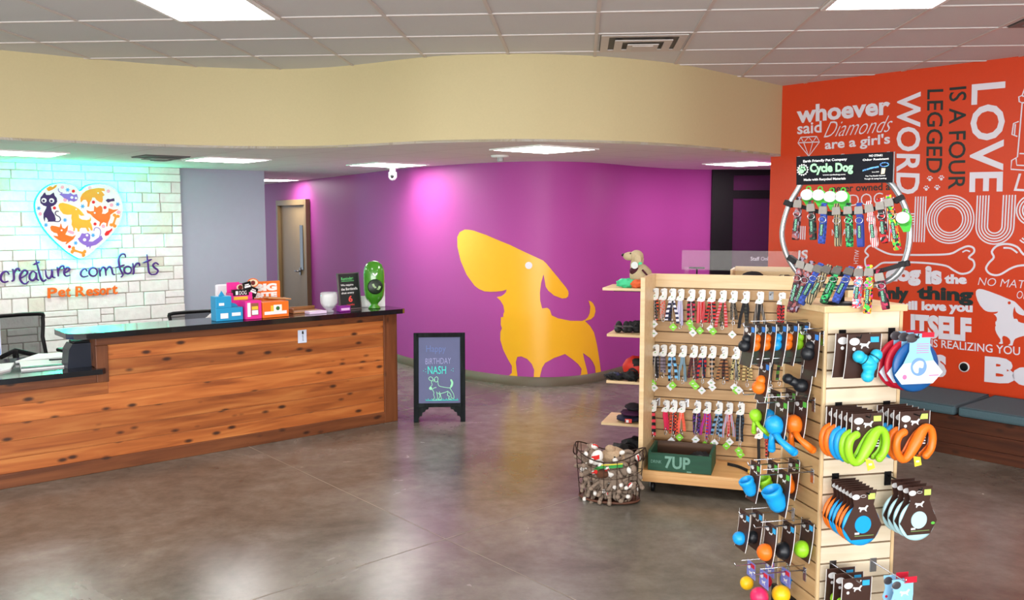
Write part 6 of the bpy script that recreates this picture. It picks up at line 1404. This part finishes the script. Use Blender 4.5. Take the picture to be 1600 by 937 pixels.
# ---- row C: flying discs on hexagon cards
def disc(label, x, o, z, m, dx, group, leaf):
    t = hang_front('flying_disc', label, 'dog toy', x + dx, o, z, group)
    k = MB(); k.lathe([(0.001, 0.004), (0.06, 0.003), (0.078, 0.0), (0.084, -0.006), (0.082, -0.013), (0.07, -0.015), (0.038, -0.0155), (0.001, -0.0155)], 40, T=Matrix.Translation((0, 0.0, -0.135)) @ Matrix.Rotation(-PI / 2, 4, 'X')); k.build('disc', m, t)
    pts = [(-0.056, 0.012), (0.058, 0.012), (0.05, -0.03), (0.046, -0.048), (0.062, -0.085), (0.086, -0.135), (0.055, -0.19), (-0.05, -0.19), (-0.086, -0.14), (-0.06, -0.085), (-0.042, -0.05), (-0.048, -0.02)]
    k = MB(); k.prism(pts, -0.019, -0.0175)
    k.prism(circle(-0.035, -0.014, 0.017, 14, 0.011), -0.0202, -0.019, 1); silhouette(k, 0.0, -0.065, 0.022, -0.019, 1)
    k.box(-0.035, -0.015, -0.0202, -0.019, -0.168, -0.16, 1); k.box(-0.035, 0.05, -0.0202, -0.019, -0.176, -0.173, 2)
    k.tube([(0.012 * math.cos(a) - 0.002, -0.0195, -0.012 + 0.005 * math.sin(a)) for a in [j * PI / 6 for j in range(12)]], 0.001, 4, m=1, closed=True)
    c = k.build('card', [M_BROWN, M_PRINT, mat('olive_print', (120, 150, 90), 0.5)], t)
    k = MB(); k.prism(circle(0.0, -0.128, 0.036, 28), -0.0215, -0.019); k.build('hub', m, t)
    k = MB(); k.box(0.02, 0.05, -0.0205, -0.019, -0.026, -0.002); k.build('colour_patch', M_YGRN if leaf else M_LGRN, c)
    if leaf == 2: k = MB(); k.prism(circle(0.066, -0.145, 0.009, 10, 0.006), -0.0205, -0.019); k.build('leaf_print', M_LGRN, c)
xL, zL = peg_front(1305, 741, 0.24); xR, zR = peg_front(1387, 738, 0.22)
dl = ['at the back', 'second from the back', 'third from the back', 'fourth from the back', 'third from the front', 'second from the front', 'at the front']
for i, c in enumerate(('orange', 'orange', 'blue', 'blue', 'orange', 'orange', 'blue')): disc('%s flying disc on brown card, %s of the low tower-edge peg' % (c, dl[i]), xL, 0.042 + 0.027 * i, zL, RUB[c], -0.002 * i, 'flying discs on the peg by the tower edge', 1 if i == 6 else 0)
for i, lb in enumerate(('at the back', 'second from the back', 'second from the front', 'at the front')): disc('pale aqua flying disc on a brown card %s of the low peg' % lb, xR, 0.075 + 0.037 * i, zR, RUB['pale'], 0.006, 'pale flying discs', 2 if i == 3 else 0)
# ---- row D: cards low on the tower
xL, zL = peg_front(1301, 877, 0.2); xR, zR = peg_front(1364, 873, 0.22)
for i, lb in enumerate(('at the back of the lowest front peg with a lime ball', 'in the middle of the lowest front peg', 'at the front of the lowest peg with a white dog print')):
    t = hang_front('carded_ball', 'brown toy card %s' % lb, 'dog toy', xL + 0.008 + 0.002 * i, 0.05 + 0.055 * i, zL - 0.008, 'carded toys on the lowest front peg')
    card(t, 0.135, 0.2, M_SKY, 0.015); 
    k = MB(); k.ball((0.0 if i else -0.03, -0.028, -0.145 if i else -0.11), 0.026 if i else 0.03); k.build('ball', RUB[('lime', 'orange', 'blue')[i]], t)
for i, lb in enumerate(('behind the front one on the lowest peg', 'at the front of the lowest bench-side peg')):
    t = hang_front('carded_toy', 'light blue red-cornered toy card %s' % lb, 'dog toy', xR + 0.012 + 0.004 * i, 0.13 + 0.05 * i, zR - 0.012, 'light blue cards on the lowest peg')
    k = MB(); pts = [(-0.05, 0.006), (0.05, 0.006), (0.052, -0.06), (0.048, -0.105), (0.0, -0.11), (-0.045, -0.1), (-0.052, -0.085), (-0.04, -0.05)]; k.prism(pts, -0.001, 0.001); silhouette(k, 0.012, -0.055, 0.024, -0.001, 1); k.prism(circle(-0.034, -0.085, 0.006, 10), -0.0022, -0.001, 2)
    c = k.build('card', [M_LBLUE, M_PRINT, M_REDC], t)
    k = MB(); k.box(0.008, 0.066, -0.0025, -0.0012, -0.012, 0.014); k.build('red_band', M_REDC, c); k = MB(); k.ball((-0.028, -0.001, -0.018), 0.021, 0.004, 0.017); k.build('logo_badge', M_DGREY, c)
    k = MB(); k.ball((-0.01, -0.018, -0.135), 0.03, 0.02, 0.034); k.build('toy', RUB[('red', 'navy')[i]], t)

# ---- the side of the tower: rows of pegs, cards seen nearly edge-on
def side_oz(s, u, v):
    B = lw_(s, 0, 0); W2 = Wall((B.x, B.y), (-fd[0], -fd[1]), (-fb[0], -fb[1])); return W2.sz(u, v)
def ball_toy(t, c, r=0.026, two=True, drop=0.082):
    k = MB(); k.ball((0, -0.024, -drop), r, n=18)
    if two: k.ball((-0.004, -0.012, -drop + 0.028), r * 0.78, n=14); k.tube([(0, -0.024, -drop), (-0.004, -0.012, -drop + 0.028)], r * 0.6, 10)
    return k.build('toy', RUB[c], t)
zpeg = {}
s1 = LW.sz(1263, 512)[0]
o, z = side_oz(s1, 1200, 509); peg_side(s1, z, 0.3)
tl = ['nearest the tower', 'second from the tower', 'third from the tower', 'fourth from the tower', 'fifth from the tower', 'at the outer end']
for i, (u, c) in enumerate(((1255, 'lime'), (1238, 'orange'), (1221, 'blue'), (1204, 'orange'), (1188, 'orange'), (1172, 'black'))):
    o, z2 = side_oz(s1, u, 509)
    t = hang_side('ball_toy', '%s rubber ball toy on the top side peg, %s' % (c, tl[i]), 'dog toy', s1, o, z, 'ball toys on the top side peg')
    card(t, 0.1, 0.18, M_BLUEP, -0.02); ball_toy(t, c)
s2_ = LW.sz(1286, 524)[0]; o, z = side_oz(s2_, 1280, 521); peg_side(s2_, z, 0.1)
t = hang_side('ball_toy', 'black rubber toy on its own short top peg at the tower corner', 'dog toy', s2_, 0.045, z, 'ball toys on the top side peg'); card(t, 0.1, 0.185, M_BLUEP, -0.015); ball_toy(t, 'black', 0.03)
s3 = LW.sz(1266, 566)[0]; o, z = side_oz(s3, 1225, 567); peg_side(s3, z, 0.28)
o, _ = side_oz(s3, 1195, 567)
t = hang_side('ball_toy', 'orange double-ball toy hanging alone at the outer end of the second side peg', 'dog toy', s3, o, z, 'toys on the second side peg'); card(t, 0.09, 0.17, M_BLUEP, -0.02); ball_toy(t, 'orange', 0.03, True, 0.1)
o, _ = side_oz(s3, 1262, 567)
t = hang_side('tug_bone', 'black two-lobed rubber toy on the second side peg near the tower', 'dog toy', s3, o, z, 'toys on the second side peg'); card(t, 0.09, 0.17, M_BLUEP, -0.02)
k = MB(); k.ball((0, -0.03, -0.1), 0.034, 0.032, 0.03); k.ball((-0.01, -0.085, -0.07), 0.026, 0.024, 0.022); k.tube([(0, -0.03, -0.1), (-0.01, -0.085, -0.07)], 0.02, 12); k.build('toy', RUB['black'], t)
def gourd(t, c, s=1.0, drop=0.1):
    k = MB(); b = Vector((0, -0.03, -drop))
    def Q(x, y, z): return b + Vector((x, y, z)) * s
    k.lathe([(0.001, 0.042), (0.018, 0.039), (0.031, 0.024), (0.034, 0.004), (0.029, -0.016), (0.018, -0.03), (0.001, -0.036)], 20, T=Matrix.Translation(b) @ Matrix.Rotation(0.35, 4, 'X') @ Matrix.Diagonal((s, s, s, 1)))
    k.tube([Q(0.012, -0.004, -0.02), Q(0.04, 0.0, -0.042), Q(0.062, 0.018, -0.062), Q(0.068, 0.04, -0.08)], [0.015 * s, 0.011 * s, 0.014 * s, 0.016 * s], 12); k.ball(Q(0.068, 0.04, -0.08), 0.016 * s, n=12)
    k.tube([Q(0, -0.004, -0.02), Q(-0.006, -0.008, -0.05), Q(-0.008, -0.006, -0.085)], [0.014 * s, 0.011 * s, 0.015 * s], 12); k.ball(Q(-0.008, -0.006, -0.085), 0.015 * s, n=12)
    toy = k.build('toy', RUB[c], t)
    k = MB(); k.tube([Q(0.02 * math.cos(a), -0.012 - 0.008 * math.sin(a), -0.03 + 0.012 * math.sin(a)) for a in [j * PI / 6 for j in range(12)]], 0.0014 * s, 5, closed=True); k.build('tie_band', M_BLACK, toy)
s4 = LW.sz(1247, 616)[0]; o, z = side_oz(s4, 1210, 614); peg_side(s4, z, 0.26)
o, _ = side_oz(s4, 1192, 614); t = hang_side('throw_toy', 'small lime rubber throw toy at the outer end of the third side peg', 'dog toy', s4, o, z, 'two-legged throw toys'); card(t, 0.09, 0.16, M_LGRN, -0.02); gourd(t, 'lime', 0.8, 0.1)
o, _ = side_oz(s4, 1212, 614); t = hang_side('throw_toy', 'blue throw toy partly hidden behind the larger blue one', 'dog toy', s4, o, z, 'two-legged throw toys'); card(t, 0.09, 0.16, M_LGRN, -0.02); gourd(t, 'blue', 0.95, 0.11)
o, _ = side_oz(s4, 1236, 614); t = hang_side('throw_toy', 'orange throw toy partly hidden behind the larger orange one', 'dog toy', s4, o, z, 'two-legged throw toys'); card(t, 0.09, 0.16, M_LGRN, -0.02); gourd(t, 'orange', 0.9, 0.12)
s5 = LW.sz(1272, 630)[0]; o, z = side_oz(s5, 1230, 627); peg_side(s5, z, 0.26)
o, _ = side_oz(s5, 1222, 627); t = hang_side('throw_toy', 'large bright blue two-legged throw toy on the third side peg', 'dog toy', s5, o, z, 'two-legged throw toys'); card(t, 0.1, 0.19, M_LGRN, -0.02); gourd(t, 'blue', 1.15, 0.105)
o, _ = side_oz(s5, 1252, 627); t = hang_side('throw_toy', 'large orange two-legged throw toy on the third side peg near the tower', 'dog toy', s5, o, z, 'two-legged throw toys'); card(t, 0.1, 0.19, M_LGRN, -0.02); gourd(t, 'orange', 1.1, 0.105)
def cup(t, c, s=1.0, drop=0.1):
    k = MB(); TT = Matrix.Translation((0, -0.03 * s, -drop)) @ Matrix.Rotation(0.5, 4, 'X') @ Matrix.Diagonal((s, s, s, 1))
    k.lathe([(0.001, -0.04), (0.024, -0.038), (0.03, -0.025), (0.031, 0.0), (0.03, 0.016), (0.034, 0.022), (0.034, 0.036), (0.03, 0.039), (0.026, 0.036), (0.025, 0.0), (0.022, -0.02), (0.001, -0.026)], 26, T=TT, cap=False); return k.build('toy', RUB[c], t)
s6 = LW.sz(1248, 726)[0]; o, z = side_oz(s6, 1210, 724); peg_side(s6, z, 0.24)
for u, c, lb in ((1181, 'blue', 'blue rubber cup toy at the outer end of the fourth side peg'), (1208, 'lime', 'lime green rubber cup toy between the two blue cups'), (1241, 'orange', 'orange rubber cup toy near the tower on the fourth side peg')):
    o, _ = side_oz(s6, u, 724); t = hang_side('cup_toy', lb, 'dog toy', s6, o, z, 'rubber cup toys'); card(t, 0.09, 0.17, M_LGRN, -0.02); cup(t, c, 0.98, 0.095)
s7 = LW.sz(1270, 742)[0]; o, z = side_oz(s7, 1230, 739); peg_side(s7, z, 0.26)
o, _ = side_oz(s7, 1226, 739); t = hang_side('cup_toy', 'largest blue rubber cup toy hanging in front of the lime one', 'dog toy', s7, o, z, 'rubber cup toys'); card(t, 0.1, 0.19, M_LGRN, -0.02); cup(t, 'blue', 1.3, 0.108)
s8 = LW.sz(1240, 802)[0]; o, z = side_oz(s8, 1200, 800); peg_side(s8, z, 0.26)
for u, c, lb in ((1164, 'blue', 'bright blue rubber ball at the outer end of the fifth side peg'), (1184, 'black', 'black rubber ball beside the bright blue ball on the fifth side peg')):
    o, _ = side_oz(s8, u, 800); t = hang_side('carded_ball', lb, 'dog toy', s8, o, z, 'carded balls on the fifth side row'); card(t, 0.1, 0.17, M_SKY, -0.02); ball_toy(t, c, 0.03, False, 0.108)
s9 = LW.sz(1266, 822)[0]; o, z = side_oz(s9, 1230, 820); peg_side(s9, z, 0.26)
for u, c, lb in ((1205, 'orange', 'orange rubber ball on the fifth side row under the big blue cup'), (1233, 'black', 'shiny black rubber ball between the orange and lime balls'), (1262, 'lime', 'lime rubber ball nearest the tower on the fifth side row')):
    o, _ = side_oz(s9, u, 820); t = hang_side('carded_ball', lb, 'dog toy', s9, o, z, 'carded balls on the fifth side row'); card(t, 0.1, 0.17, M_SKY, -0.02); ball_toy(t, c, 0.037, False, 0.112)
M_BAG = mat('violet_blue_header', (120, 130, 206), 0.4, var=0.15, scale=80)
def bag_ball(s, o, z, c, lb, r, drop):
    t = hang_side('bagged_ball', lb, 'dog toy', s, o, z, 'bright balls on the lowest side pegs')
    k = MB(); k.prism([(-0.035, 0.012), (0.035, 0.012), (0.04, -0.06), (-0.04, -0.06)], -0.001, 0.001); c0 = k.build('header', M_BAG, t)
    k = MB(); k.box(0.0, 0.032, -0.0022, -0.001, -0.012, 0.006); k.build('red_band', M_REDC, c0); k = MB(); k.prism(circle(-0.018, -0.014, 0.012, 12), -0.0022, -0.001); silhouette(k, 0.0, -0.04, 0.016, -0.001, 0); k.build('print', M_PRINT, c0)
    k = MB(); k.ball((0, -0.02, -drop), r, n=20); k.build('ball', RUB[c], t)
s10 = LW.sz(1232, 884)[0]; o, z = side_oz(s10, 1200, 879); peg_side(s10, z, 0.26)
for u, c, lb in ((1174, 'yellow', 'yellow ball at the outer end of the lowest back peg'), (1203, 'red', 'crimson ball between the yellow and blue balls low on the tower'), (1236, 'sea', 'blue ball nearest the tower on the lowest back peg')):
    o, _ = side_oz(s10, u, 879); bag_ball(s10, o, z, c, lb, 0.03, 0.085)
s11 = LW.sz(1258, 896)[0]; o, z = side_oz(s11, 1225, 893); peg_side(s11, z, 0.24)
for u, c, lb in ((1194, 'pink', 'large hot pink ball at the bottom edge of the picture'), (1228, 'yellow', 'large yellow ball at the bottom edge beside the hot pink one')):
    o, _ = side_oz(s11, u, 893); bag_ball(s11, o, z, c, lb, 0.04, 0.1)

# ================================================================== COLLAR DISPLAY ON TOP OF THE TOWER
hd = norm2(0.80, -0.60); HC = (1.405, 3.79); HW = Wall(HC, hd, (hd[1], -hd[0])); HANG = math.atan2(hd[1], hd[0])
cd = thing('collar_display', 'bicycle-rim collar display ring standing on the toy tower with black sign', 'collar display', (HC[0], HC[1], ZT), HANG)
def hp_(u, v, off=0.0):
    a, z = HW.sz(u, v, off); return (a, -off, z - ZT)
M_ALU = mat('brushed_aluminium', (190, 194, 198), 0.3, 0.85, var=0.05)
RIMP = [(1310, 268), (1262, 277), (1246, 297), (1231, 325), (1222, 362), (1227, 392), (1242, 420), (1264, 440), (1310, 449), (1362, 446), (1396, 434), (1414, 408), (1422, 368), (1417, 330), (1400, 296), (1382, 278), (1350, 268)]
rp = smooth_poly([hp_(u, v) for u, v in RIMP], 4)
k = MB(); k.tube(rp, 0.0115, 10, closed=True); k.build('rim', M_ALU, cd)
cxm = sum(p[0] for p in rp) / len(rp); czm = sum(p[2] for p in rp) / len(rp)
k = MB(); k.tube([((p[0] - cxm) * 0.965 + cxm, -0.009, (p[2] - czm) * 0.965 + czm) for p in rp], 0.003, 6, closed=True); k.build('rim_groove', M_STEEL, cd)
zb_ = min(p[2] for p in rp)
k = MB(); k.tube([(cxm, 0, 0.006), (cxm, 0, zb_ + 0.004)], 0.012, 10); k.build('stem', M_BLACK, cd)
k = MB(); k.lathe([(0.08, 0.0), (0.08, 0.006), (0.02, 0.012)], 24, T=Matrix.Translation((cxm, 0, 0))); k.build('foot', M_BLACK, cd)
def strap_path(pxs, off): return smooth_poly([hp_(u, v, off) for u, v in pxs], 4, False)
k = MB(); k.ribbon(strap_path([(1231, 317), (1250, 322), (1285, 332), (1320, 334), (1360, 328), (1392, 316), (1408, 310)], 0.012), (0, 0, 1), 0.018, 0.004); k.build('upper_strap', M_BLKF, cd)
k = MB(); k.ribbon(strap_path([(1235, 404), (1255, 414), (1290, 424), (1330, 429), (1370, 424), (1400, 416), (1414, 412)], 0.02), (0, 0, 1), 0.02, 0.004); k.build('lower_strap', M_BLKF, cd)
for (u, v, a) in ((1233, 318, 0.4), (1405, 311, -0.5), (1238, 405, 0.6), (1413, 412, -0.2)):
    p = Vector(hp_(u, v)); k = MB(); k.box(-0.02, 0.02, -0.018, 0.016, -0.012, 0.012, 0, 0.004, T=Matrix.Translation(p) @ Matrix.Rotation(a, 4, 'Y')); k.build('rim_wrap', M_BLKF, cd)
# black sign board across the top
q00, q10, q01 = hp_(1245, 289, 0.02), hp_(1396, 285, 0.02), hp_(1245, 245, 0.02); q11 = hp_(1396, 237, 0.02)
sb = MB(); n_ = [(q00[0], q00[2]), (q10[0], q10[2]), (q11[0], q11[2]), (q01[0], q01[2])]
sb.prism(n_, -0.026, -0.02); board = sb.build('sign_board', mat('black_sign', (10, 12, 22), 0.5, spec=0.15), cd)
def bp(x, y):   # board position from pixels of a 10x view of the sign (x from 0..1600, y 0..600)
    u, v = 1240 + x / 10.0, 235 + y / 10.0; a, z = HW.sz(u, v, 0.026); return Vector((a, -0.027, z - ZT))
def btext(st, bl, br, tl, m, bold): k = MB(); o = bp(*bl); k.text(st, o, bp(*br) - o, bp(*tl) - o, 0, bold); k.build('sign_lettering', m, board)
M_MINT = mat('mint_lettering', (168, 236, 180), 0.5)
btext('Earth Friendly Pet Company', (150, 200), (835, 165), (150, 150), M_PAPER, 0.03)
btext('Cycle Dog', (255, 385), (930, 370), (255, 205), M_MINT, 0.045)
btext('www.cycledog.com', (455, 398), (810, 388), (455, 372), M_PAPER, 0.03)
btext('Made with Recycled Materials', (160, 487), (815, 465), (160, 440), M_PAPER, 0.03)
btext('NO STINK!', (1180, 100), (1390, 92), (1180, 66), M_PAPER, 0.03)
btext('Odor Resistant', (1080, 165), (1490, 142), (1080, 132), M_PAPER, 0.03)
btext('Pop Top Bottle Opener', (1125, 415), (1437, 405), (1125, 390), M_PAPER, 0.03)
btext('Tough & Long Lasting', (1105, 462), (1452, 450), (1105, 434), M_PAPER, 0.03)
btext('Since 2009', (1225, 345), (1335, 340), (1225, 330), M_PAPER, 0.03)
k = MB(); gc = bp(143, 303); R1 = (bp(225, 303) - gc).length
for i in range(14):
    a = i * 2 * PI / 14; k.prism(circle(gc.x + R1 * math.cos(a), gc.z + R1 * 1.02 * math.sin(a), R1 * 0.13, 6), -0.0275, -0.0265)
k.tube([(gc.x + R1 * 0.88 * math.cos(i * PI / 14), -0.027, gc.z + R1 * 0.9 * math.sin(i * PI / 14)) for i in range(28)], R1 * 0.06, 5, closed=True); k.build('gear_emblem', M_PAPER, board)
k = MB()
for x, y, rx, ry in ((125, 325, 40, 34), (98, 285, 14, 20), (130, 262, 15, 21), (165, 265, 15, 20), (180, 300, 14, 18)):
    c = bp(x, y); k.prism(circle(c.x, c.z, rx * R1 / 82, 14, ry * R1 / 82), -0.029, -0.0268)
k.build('paw_emblem', M_MINT, board)
k = MB(); a, b = bp(1080, 315), bp(1330, 255); k.ribbon([a, (a + b) / 2 + Vector((0, 0, 0.002)), b], (0.1, 0, 1), 0.007, 0.001); c = bp(1420, 220)
k.tube([(c.x + 0.016 * math.cos(t * PI / 8), -0.0275, c.z + 0.008 * math.sin(t * PI / 8)) for t in range(16)], 0.0025, 6, closed=True); k.build('collar_picture', mat_strap((60, 80, 190), (110, 190, 220), 2, 120), board)
k = MB(); c = bp(1400, 325); k.prism([(c.x - 0.008, c.z - 0.012), (c.x + 0.006, c.z - 0.01), (c.x + 0.009, c.z + 0.012), (c.x - 0.006, c.z + 0.013)], -0.0285, -0.027); k.build('tag_picture', mat('cream_card', (240, 224, 190), 0.5), board)
k = MB(); a, b = q10, q11; k.box(a[0] - 0.001, a[0] + 0.003, -0.027, -0.019, a[2], b[2]); k.build('sign_edge', M_STEEL, board)
# collars
M_BUCK = mat('pewter_buckle', (138, 134, 128), 0.35, 0.6, var=0.1, scale=60)
M_CLAB = mat('green_black_label', (24, 44, 40), 0.5); M_CLTX = mat('pale_green_thread', (150, 226, 190), 0.6)
M_GRNH = mat('bright_green_tag', (62, 190, 50), 0.5); M_OVAL = mat('white_oval_tag', (206, 208, 206), 0.5, var=0.02)
def collar(label, top, bot, o0, o1, m, group, oval=None, wd=0.024, gap=0.016):
    p0, p1 = Vector(hp_(*top, o0)), Vector(hp_(*bot, o1))
    W0 = cd.location; org = Matrix.Translation(W0) @ Matrix.Rotation(HANG, 4, 'Z') @ p0
    t = thing('dog_collar', label, 'collar', org, HANG, group)
    d = p1 - p0; L = d.length; dn = d.normalized(); side = dn.cross(Vector((0, 1, 0))).normalized(); out = side.cross(dn).normalized()
    if out.y > 0: out = -out
    pts = [out * 0.004 + dn * (-0.004), out * 0.006 + dn * (L * 0.3), out * 0.008 + dn * (L * 0.75), out * 0.005 + dn * (L * 0.97), dn * L * 1.0 - out * gap * 0.4, dn * (L * 0.96) - out * gap, dn * (L * 0.6) - out * gap * 1.15, dn * (L * 0.15) - out * gap * 0.8]
    k = MB(); k.ribbon(smooth_poly(pts, 3, False), side, wd, 0.003); k.build('webbing', m, t)
    Mx = Matrix((( side.x, -out.x, -dn.x, 0), (side.y, -out.y, -dn.y, 0), (side.z, -out.z, -dn.z, 0), (0, 0, 0, 1)))
    k = MB(); k.prism([(-wd * 0.62, 0.012), (wd * 0.62, 0.012), (wd * 0.72, -0.006), (wd * 0.72, -0.02), (-wd * 0.72, -0.02), (-wd * 0.72, -0.006)], -0.016, -0.006, T=Mx); k.build('buckle', M_BUCK, t)
    k = MB(); k.ribbon([out * 0.008 - dn * 0.012 , -dn * 0.026 + out * 0.002, -dn * 0.022 - out * 0.01], side, wd * 0.9, 0.003); k.build('keeper', m, t)
    dr = dn * (L * 0.3) + out * 0.011
    k = MB(); k.tube([dr + side * (wd * 0.62 * math.cos(a)) + dn * (0.012 * math.sin(a)) for a in [j * PI / 7 for j in range(14)]], 0.0018, 6, closed=True); k.build('d_ring', M_CHROME, t)
    l0 = L * 0.43; l1 = L * 0.78
    k = MB(); c = Mx @ Matrix.Translation((0, -0.0095, 0)); k.box(-wd * 0.3, wd * 0.3, -0.002, 0.001, -l1, -l0, 0, T=c); lab = k.build('woven_label', M_CLAB, t)
    k = MB(); k.text('CYCLE DOG', (wd * 0.16, -0.003, -l1 + 0.003), (0, 0, (l1 - l0) - 0.006), (-wd * 0.34, 0, 0), 0, 0.04, T=c); k.build('label_lettering', M_CLTX, lab)
    if oval:
        q = Vector(hp_(oval[0], oval[1], o0 + 0.0)) - p0; yy = 0.004 + 0.002 * (oval[0] % 3)
        k = MB(); k.prism(circle(q.x, q.z, 0.0265, 24, 0.0235), yy - 0.002, yy); tg = k.build('hang_tag', M_OVAL, t)
        k = MB(); k.prism(circle(q.x + 0.006, q.z - 0.006, 0.03, 20, 0.029), yy + 0.001, yy + 0.002); k.prism([(q.x - 0.02, q.z - 0.015), (q.x + 0.035, q.z - 0.015), (q.x + 0.03, q.z - 0.055), (q.x + 0.005, q.z - 0.058)], yy + 0.001, yy + 0.002)
        k.tube([(q.x + 0.007 + 0.009 * math.cos(a), yy + 0.0015, q.z + 0.026 + 0.009 * math.sin(a)) for a in [j * PI / 6 for j in range(12)]], 0.003, 6, closed=True); k.build('tag_backing', M_GRNH, tg)
M_CANDY = mat_candy('sweets_print', [(230, 40, 50), (250, 220, 60), (226, 70, 190), (60, 190, 70), (240, 130, 40), (24, 24, 24)])
M_SWPK = mat_candy('pink_sweets_print', [(230, 60, 90), (240, 240, 230), (90, 170, 220), (240, 110, 130), (236, 150, 160), (200, 40, 60)], 120)
M_RDFL = mat_candy('red_white_black_print', [(214, 30, 40), (236, 232, 230), (20, 20, 22), (190, 26, 36), (20, 20, 24)], 80)
M_CMGR = mat_candy('red_green_check', [(40, 60, 50), (150, 40, 40), (24, 28, 28), (60, 90, 80), (20, 20, 22)], 90)
M_GRLP = mat_candy('green_leopard', [(30, 150, 84), (16, 40, 30), (60, 190, 110), (20, 60, 44)], 130)
M_MSQ = mat_candy('maroon_squares', [(110, 40, 50), (150, 140, 160), (70, 30, 36), (40, 26, 30), (160, 90, 90)], 90)
M_BLSO = mat('royal_blue_webbing', (48, 66, 150), 0.7); M_TANW = mat_strap((176, 158, 120), (60, 56, 48), 3, 30); M_BLUW = mat_strap((54, 84, 180), (40, 60, 130), 1); M_STR = mat_strap((206, 30, 50), (240, 238, 236), 3, 40); M_PNKB = mat_candy('pink_black_print', [(200, 50, 90), (20, 16, 20), (160, 40, 70), (30, 20, 26)], 60)
up = [((1248, 317), (1242, 374), M_MSQ, 'brown and grey squares', (1260, 304)), ((1268, 323), (1270, 374), M_CMGR, 'dark red and green check', (1278, 304.5)), ((1287.5, 327), (1283, 380), M_BLUW, 'mid blue', (1296, 307)), ((1308, 328), (1309, 384), M_TANW, 'tan striped', (1314, 306.5)), ((1326, 327), (1327, 385), M_GRLP, 'green swirl', None), ((1343, 327), (1344.5, 385), M_BLSO, 'plain royal blue', None), ((1359, 324), (1367, 385), M_STR, 'red and white striped', None), ((1376, 320), (1382, 379), M_RDFL, 'red white and black', None), ((1390, 315), (1402, 390), M_CANDY, 'multicoloured sweets print', (1410, 340))]
for a, b, m, nm, ov in up: collar('%s dog collar on the upper strap of the ring' % nm, a, b, 0.028, 0.034, m, 'collars on the upper strap', ov)
lo_c = [((1252, 412), (1234, 487), M_MSQ, 'maroon and grey squares', 0.03, 0.05), ((1266, 417), (1240, 486), M_MSQ, 'maroon squares with silver ring', 0.034, 0.06), ((1279, 420), (1251, 474), M_BLUW, 'bright blue slim', 0.036, 0.10), ((1292, 422), (1262, 472), M_TANW, 'cream and black', 0.036, 0.13), ((1308, 424), (1286, 471), M_GRLP, 'green leopard print', 0.036, 0.13), ((1327, 425), (1305, 470), M_BLUW, 'royal blue woven', 0.036, 0.12), ((1343, 425), (1337, 480), M_SWPK, 'pink and white sweets print', 0.036, 0.075), ((1359, 424), (1354, 489), M_CANDY, 'bold multicoloured sweets print', 0.036, 0.06), ((1375, 431), (1384, 483), M_PNKB, 'pink and black', 0.036, 0.04)]
for a, b, m, nm, o0, o1 in lo_c: collar('%s dog collar on the lower strap of the ring' % nm, a, b, o0, o1, m, 'collars on the lower strap', None, 0.026)
